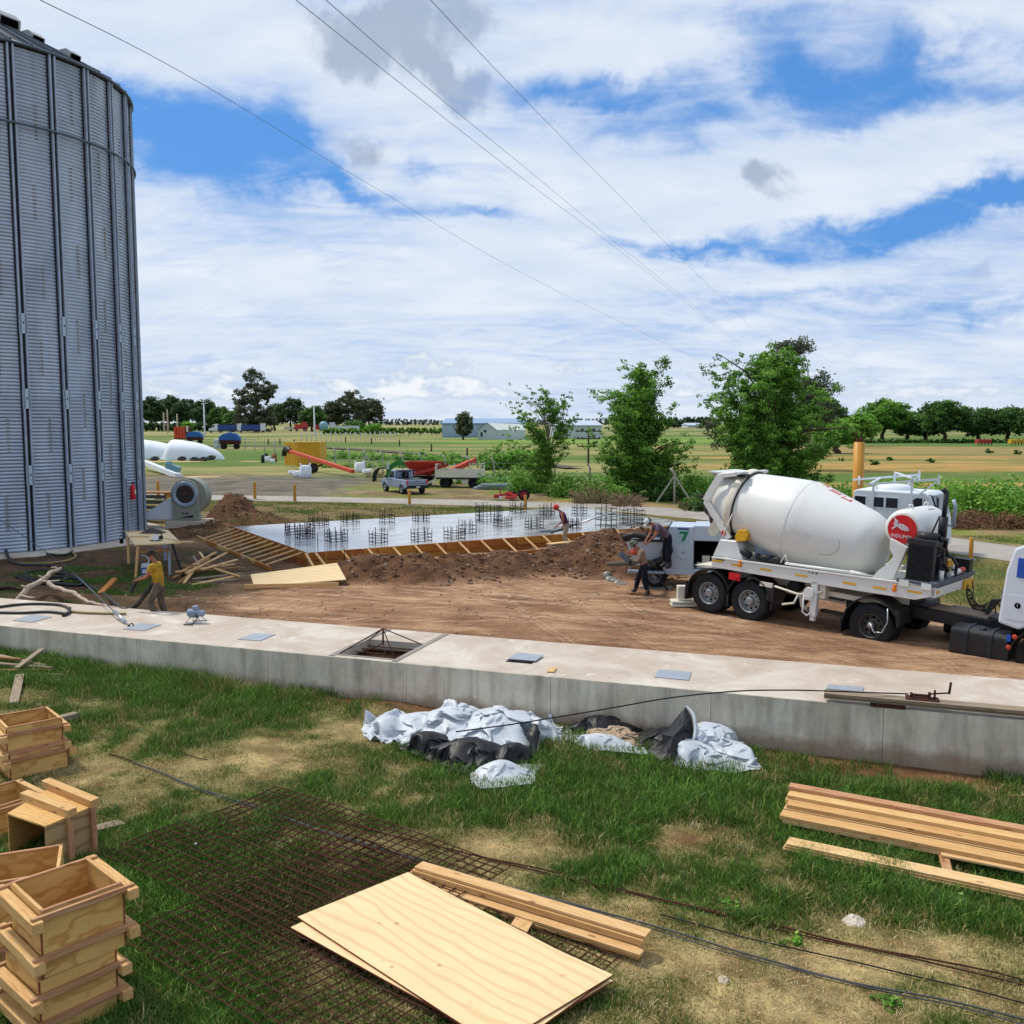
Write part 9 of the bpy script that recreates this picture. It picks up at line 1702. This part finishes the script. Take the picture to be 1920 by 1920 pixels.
def stems():
    rr = random.Random(21); m = M()
    for _ in range(420):
        y = rr.uniform(7.6, 14.5); x = rr.uniform(-.58, .58)*y+rr.uniform(-.3, .3)
        if wq(x, y) > -.2 or abs(x+4.25) < .7 and abs(y-8.7) < .6: continue
        p = onG(x, y, .01); a = rr.uniform(0, 6.28); L = rr.uniform(.06, .24); up = rr.uniform(.0, .5)**1.5; d = Vector((math.cos(a), math.sin(a), up)).normalized()*L; m.tube([p, p+d*.5+Vector((0, 0, L*.08)), p+d], .0022, 3, False)
    o = m.build('dead_stems', MATS['timber_pale']); tag(o, 'dry straw stems lying about on the lawn', 'straw'); kind(o, 'stuff')
stems()
# ---------------- grass ----------------
def grass():
    t = NT('grass_blade'); a = t.N.new('ShaderNodeAttribute'); a.attribute_name = 'rnd'
    k = t.ramp(a.outputs['Fac'], [(0, hexc('#d9c79d')), (.2, hexc('#b09c66')), (.34, hexc('#76803c')), (.55, hexc('#4c6c28')), (.8, hexc('#41702a')), (1, hexc('#8ab04a'))]); t.col(k); t.set(.55, 0, .25)
    tr = t.N.new('ShaderNodeBsdfTranslucent'); t.L.new(k, tr.inputs[0]); mx = t.N.new('ShaderNodeMixShader'); mx.inputs[0].default_value = .25; t.L.new(t.b.outputs[0], mx.inputs[1]); t.L.new(tr.outputs[0], mx.inputs[2]); t.L.new(mx.outputs[0], t.o.inputs[0]); MATS['grass'] = t.m
    rg = np.random.default_rng(12)
    def field(name, lab, N, x, y, hscale, dens_fn, width, colfn):
        keep = rg.random(len(x)) < dens_fn(x, y); x, y = x[keep], y[keep]; n = len(x); z = H(x, y)-.01; h = hscale(x, y)*(.5+.8*rg.random(n)); a = rg.random(n)*6.283; b = rg.random(n)*6.283; lean = (.25+.9*rg.random(n)**2)*h
        dx, dy = np.cos(a), np.sin(a); w = width*(.6+.8*rg.random(n)); px, py = np.cos(b)*w, np.sin(b)*w
        P0 = np.stack([x, y, z], -1); side = np.stack([px, py, 0*px], -1); mid = P0+np.stack([dx*lean*.35, dy*lean*.35, h*.62], -1); tip = P0+np.stack([dx*lean, dy*lean, h*.95], -1)
        V = np.stack([P0-side, P0+side, mid+side*.7, mid-side*.7, tip], 1).reshape(-1, 3); i = np.arange(n)[:, None]*5; Fq = np.concatenate([i+np.array([[0, 1, 2]]), i+np.array([[0, 2, 3]]), i+np.array([[3, 2, 4]])], 1).reshape(-1, 3)
        c = np.repeat(colfn(x, y, n), 3); o = np_mesh(name, V, Fq, MATS['grass'], facecol=c); tag(o, lab, 'grass'); kind(o, 'stuff'); return n
    # sample the lawn in depth so that blade density falls off with distance
    N = 600000; yy = 7.4+(rg.random(N)**1.25)*15.5; xx = (rg.random(N)*2-1)*(yy*.64+.9)
    okk = wq(xx, yy) < -.03; xx, yy = xx[okk], yy[okk]
    SM = [(G(u, v), rx, ry) for u, v, rx, ry in [(945, 1460, .42, .22), (1140, 1403, .55, .16), (1335, 1425, .62, .30), (880, 1400, 1.0, .42), (880, 1435, .6, .2)]]
    def sheet_mask(x, y):
        m = 0*x
        for p, rx, ry in SM: m = np.maximum(m, (((x-p.x)/rx)**2+((y-p.y)/ry)**2 < 1)*1.0)
        return m
    def dens(x, y): g = lawn_green(x, y); return np.clip(.62+g*.5, 0, 1)*(1-bare(x, y)*.96)*(1-sheet_mask(x, y))*(1-.85*((np.abs(x+4.25) < .45) & (np.abs(y-8.7) < .4)))
    def hs(x, y):
        g = lawn_green(x, y); w = wq(x, y); c = fb(x*1.6, y*1.6, 950, 3); tall = np.clip((g-.55)*2.2, 0, 1)
        return .034+.03*g+.13*tall*(.25+1.2*c)*(1-.9*np.exp(-((x+2.6)/2.6)**2-((y-10.4)/2.2)**2))+.22*np.exp(-((w+.4)/.45)**2)*(wa(x, y) < -4.2)*c
    def colf(x, y, n): g = lawn_green(x, y); q = g*.9+(fb(x*2.3, y*2.3, 960, 4)-.5)*1.1+rg.normal(size=n)*.26; return np.clip(.02+.70*q, 0, 1)
    field('lawn_grass', 'green and straw coloured grass covering the lawn in front of the wall', N, xx, yy, hs, dens, .0056, colf)
    # dense tufts hugging the wall foot and around objects on the right
    N2 = 26000; a = rg.uniform(-13, 9, N2); q = -rg.random(N2)**1.5*1.8-.03; a0 = np.array([wp(0, 0, 0).x, wp(0, 0, 0).y]); x = a*WD[0]+q*WN[0]; y = 17.83+a*WD[1]+q*WN[1]
    d2 = lambda x, y: ss(.52, .62, fb(x*1.5, y*1.5, 970, 3))*np.where(wa(x, y) < -3.8, 1, np.where(wa(x, y) > 4.3, .9, .12))
    field('wall_tufts', 'tall dark green tufts growing at the foot of the concrete wall', N2, x, y, lambda x, y: .16+.10*fb(x, y, 3, 2), d2, .006, lambda x, y, n: np.clip(.6+rg.normal(size=n)*.13, 0, 1))
    # verge grass between the slab and the road, and weeds in the yard near the silo
    N3 = 60000; x = rg.uniform(-19, 6, N3); y = rg.uniform(41.5, 60, N3); ok = (road_d(x, y) > 2.6) & ~(((x-S0.x)*DL.x+(y-S0.y)*DL.y < LS+.3) & ((x-S0.x)*DF.x+(y-S0.y)*DF.y > -1.6)); x, y = x[ok], y[ok]
    field('verge_grass', 'short patchy grass on the strip between the wet slab and the road', N3, x, y, lambda x, y: .05+.10*fb(x*.9, y*.9, 980, 3), lambda x, y: ss(.42, .6, fb(x*.6, y*.6, 981, 4)), .016, lambda x, y, n: np.clip(.42+.3*(fb(x*.5, y*.5, 982, 3)-.5)*2+rg.normal(size=n)*.13, 0, 1))
    N4 = 26000; x = rg.uniform(-17, -9.0, N4); y = rg.uniform(25.2, 33, N4)
    field('yard_weeds', 'dark weeds scattered on the dark earth between the silo and the wall', N4, x, y, lambda x, y: .06+.12*fb(x, y, 990, 2), lambda x, y: ss(.54, .64, fb(x*.8, y*.8, 991, 3)), .009, lambda x, y, n: np.clip(.6+rg.normal(size=n)*.12, 0, 1))
    N5 = 42000; x = rg.uniform(9.5, 24, N5); y = rg.uniform(24, 42, N5); ok = (road_d(x, y) > 2.7) & (x+.45*(y-30) > 10.8); x, y = x[ok], y[ok]
    field('verge_grass', 'dry green grass on the strip behind the tractor and below the road', N5, x, y, lambda x, y: .05+.09*fb(x*.9, y*.9, 983, 3), lambda x, y: ss(.38, .6, fb(x*.7, y*.7, 984, 4)), .013, lambda x, y, n: np.clip(.36+.3*(fb(x*.5, y*.5, 985, 3)-.5)*2+rg.normal(size=n)*.12, 0, 1))
grass()
for i, (u, v, lab) in enumerate([(1280, 1650, 'small rosette weed on the dry strip below the lush grass'), (1380, 1700, 'low leafy weed beside the rusty rods'), (1490, 1765, 'bushy weed between the rods and the cable'), (1672, 1885, 'dark grass tuft on the dry ground near the bottom right'), (1600, 1618, 'broad leaved weed in front of the thin boards'), (1790, 1690, 'clover like weed patch at the right')]):
    p = G(u, v); rg = np.random.default_rng(i+40); C = [(rg.normal()*.07, rg.normal()*.07, .03) for _ in range(6)]; V, Fq, c = leaves(rg, np.array(C), np.full(6, .06), 90, .028, .5); V[:, 2] = np.abs(V[:, 2]); o = np_mesh('weed', V, Fq, MATS['leaf_fresh'], facecol=c); o.location = p; tag(o, lab, 'weed')
def dandelion():
    p = G(365, 1610); t = thing('dandelion', 'single white dandelion clock rising from the grass beside the rebar mesh', 'flower', p); m = M(); m.tube([(0, 0, 0), (.01, 0, .12), (.02, 0, .2)], .004, 5); m.build('stem', MATS['leaf_fresh'], t); m = M(); m.lathe([(0, .185), (.011, .19), (.016, .2), (.011, .21), (0, .215)], 10, T=(.02, 0, 0)); m.build('seed_head', MATS['hat_white'], t)
dandelion()
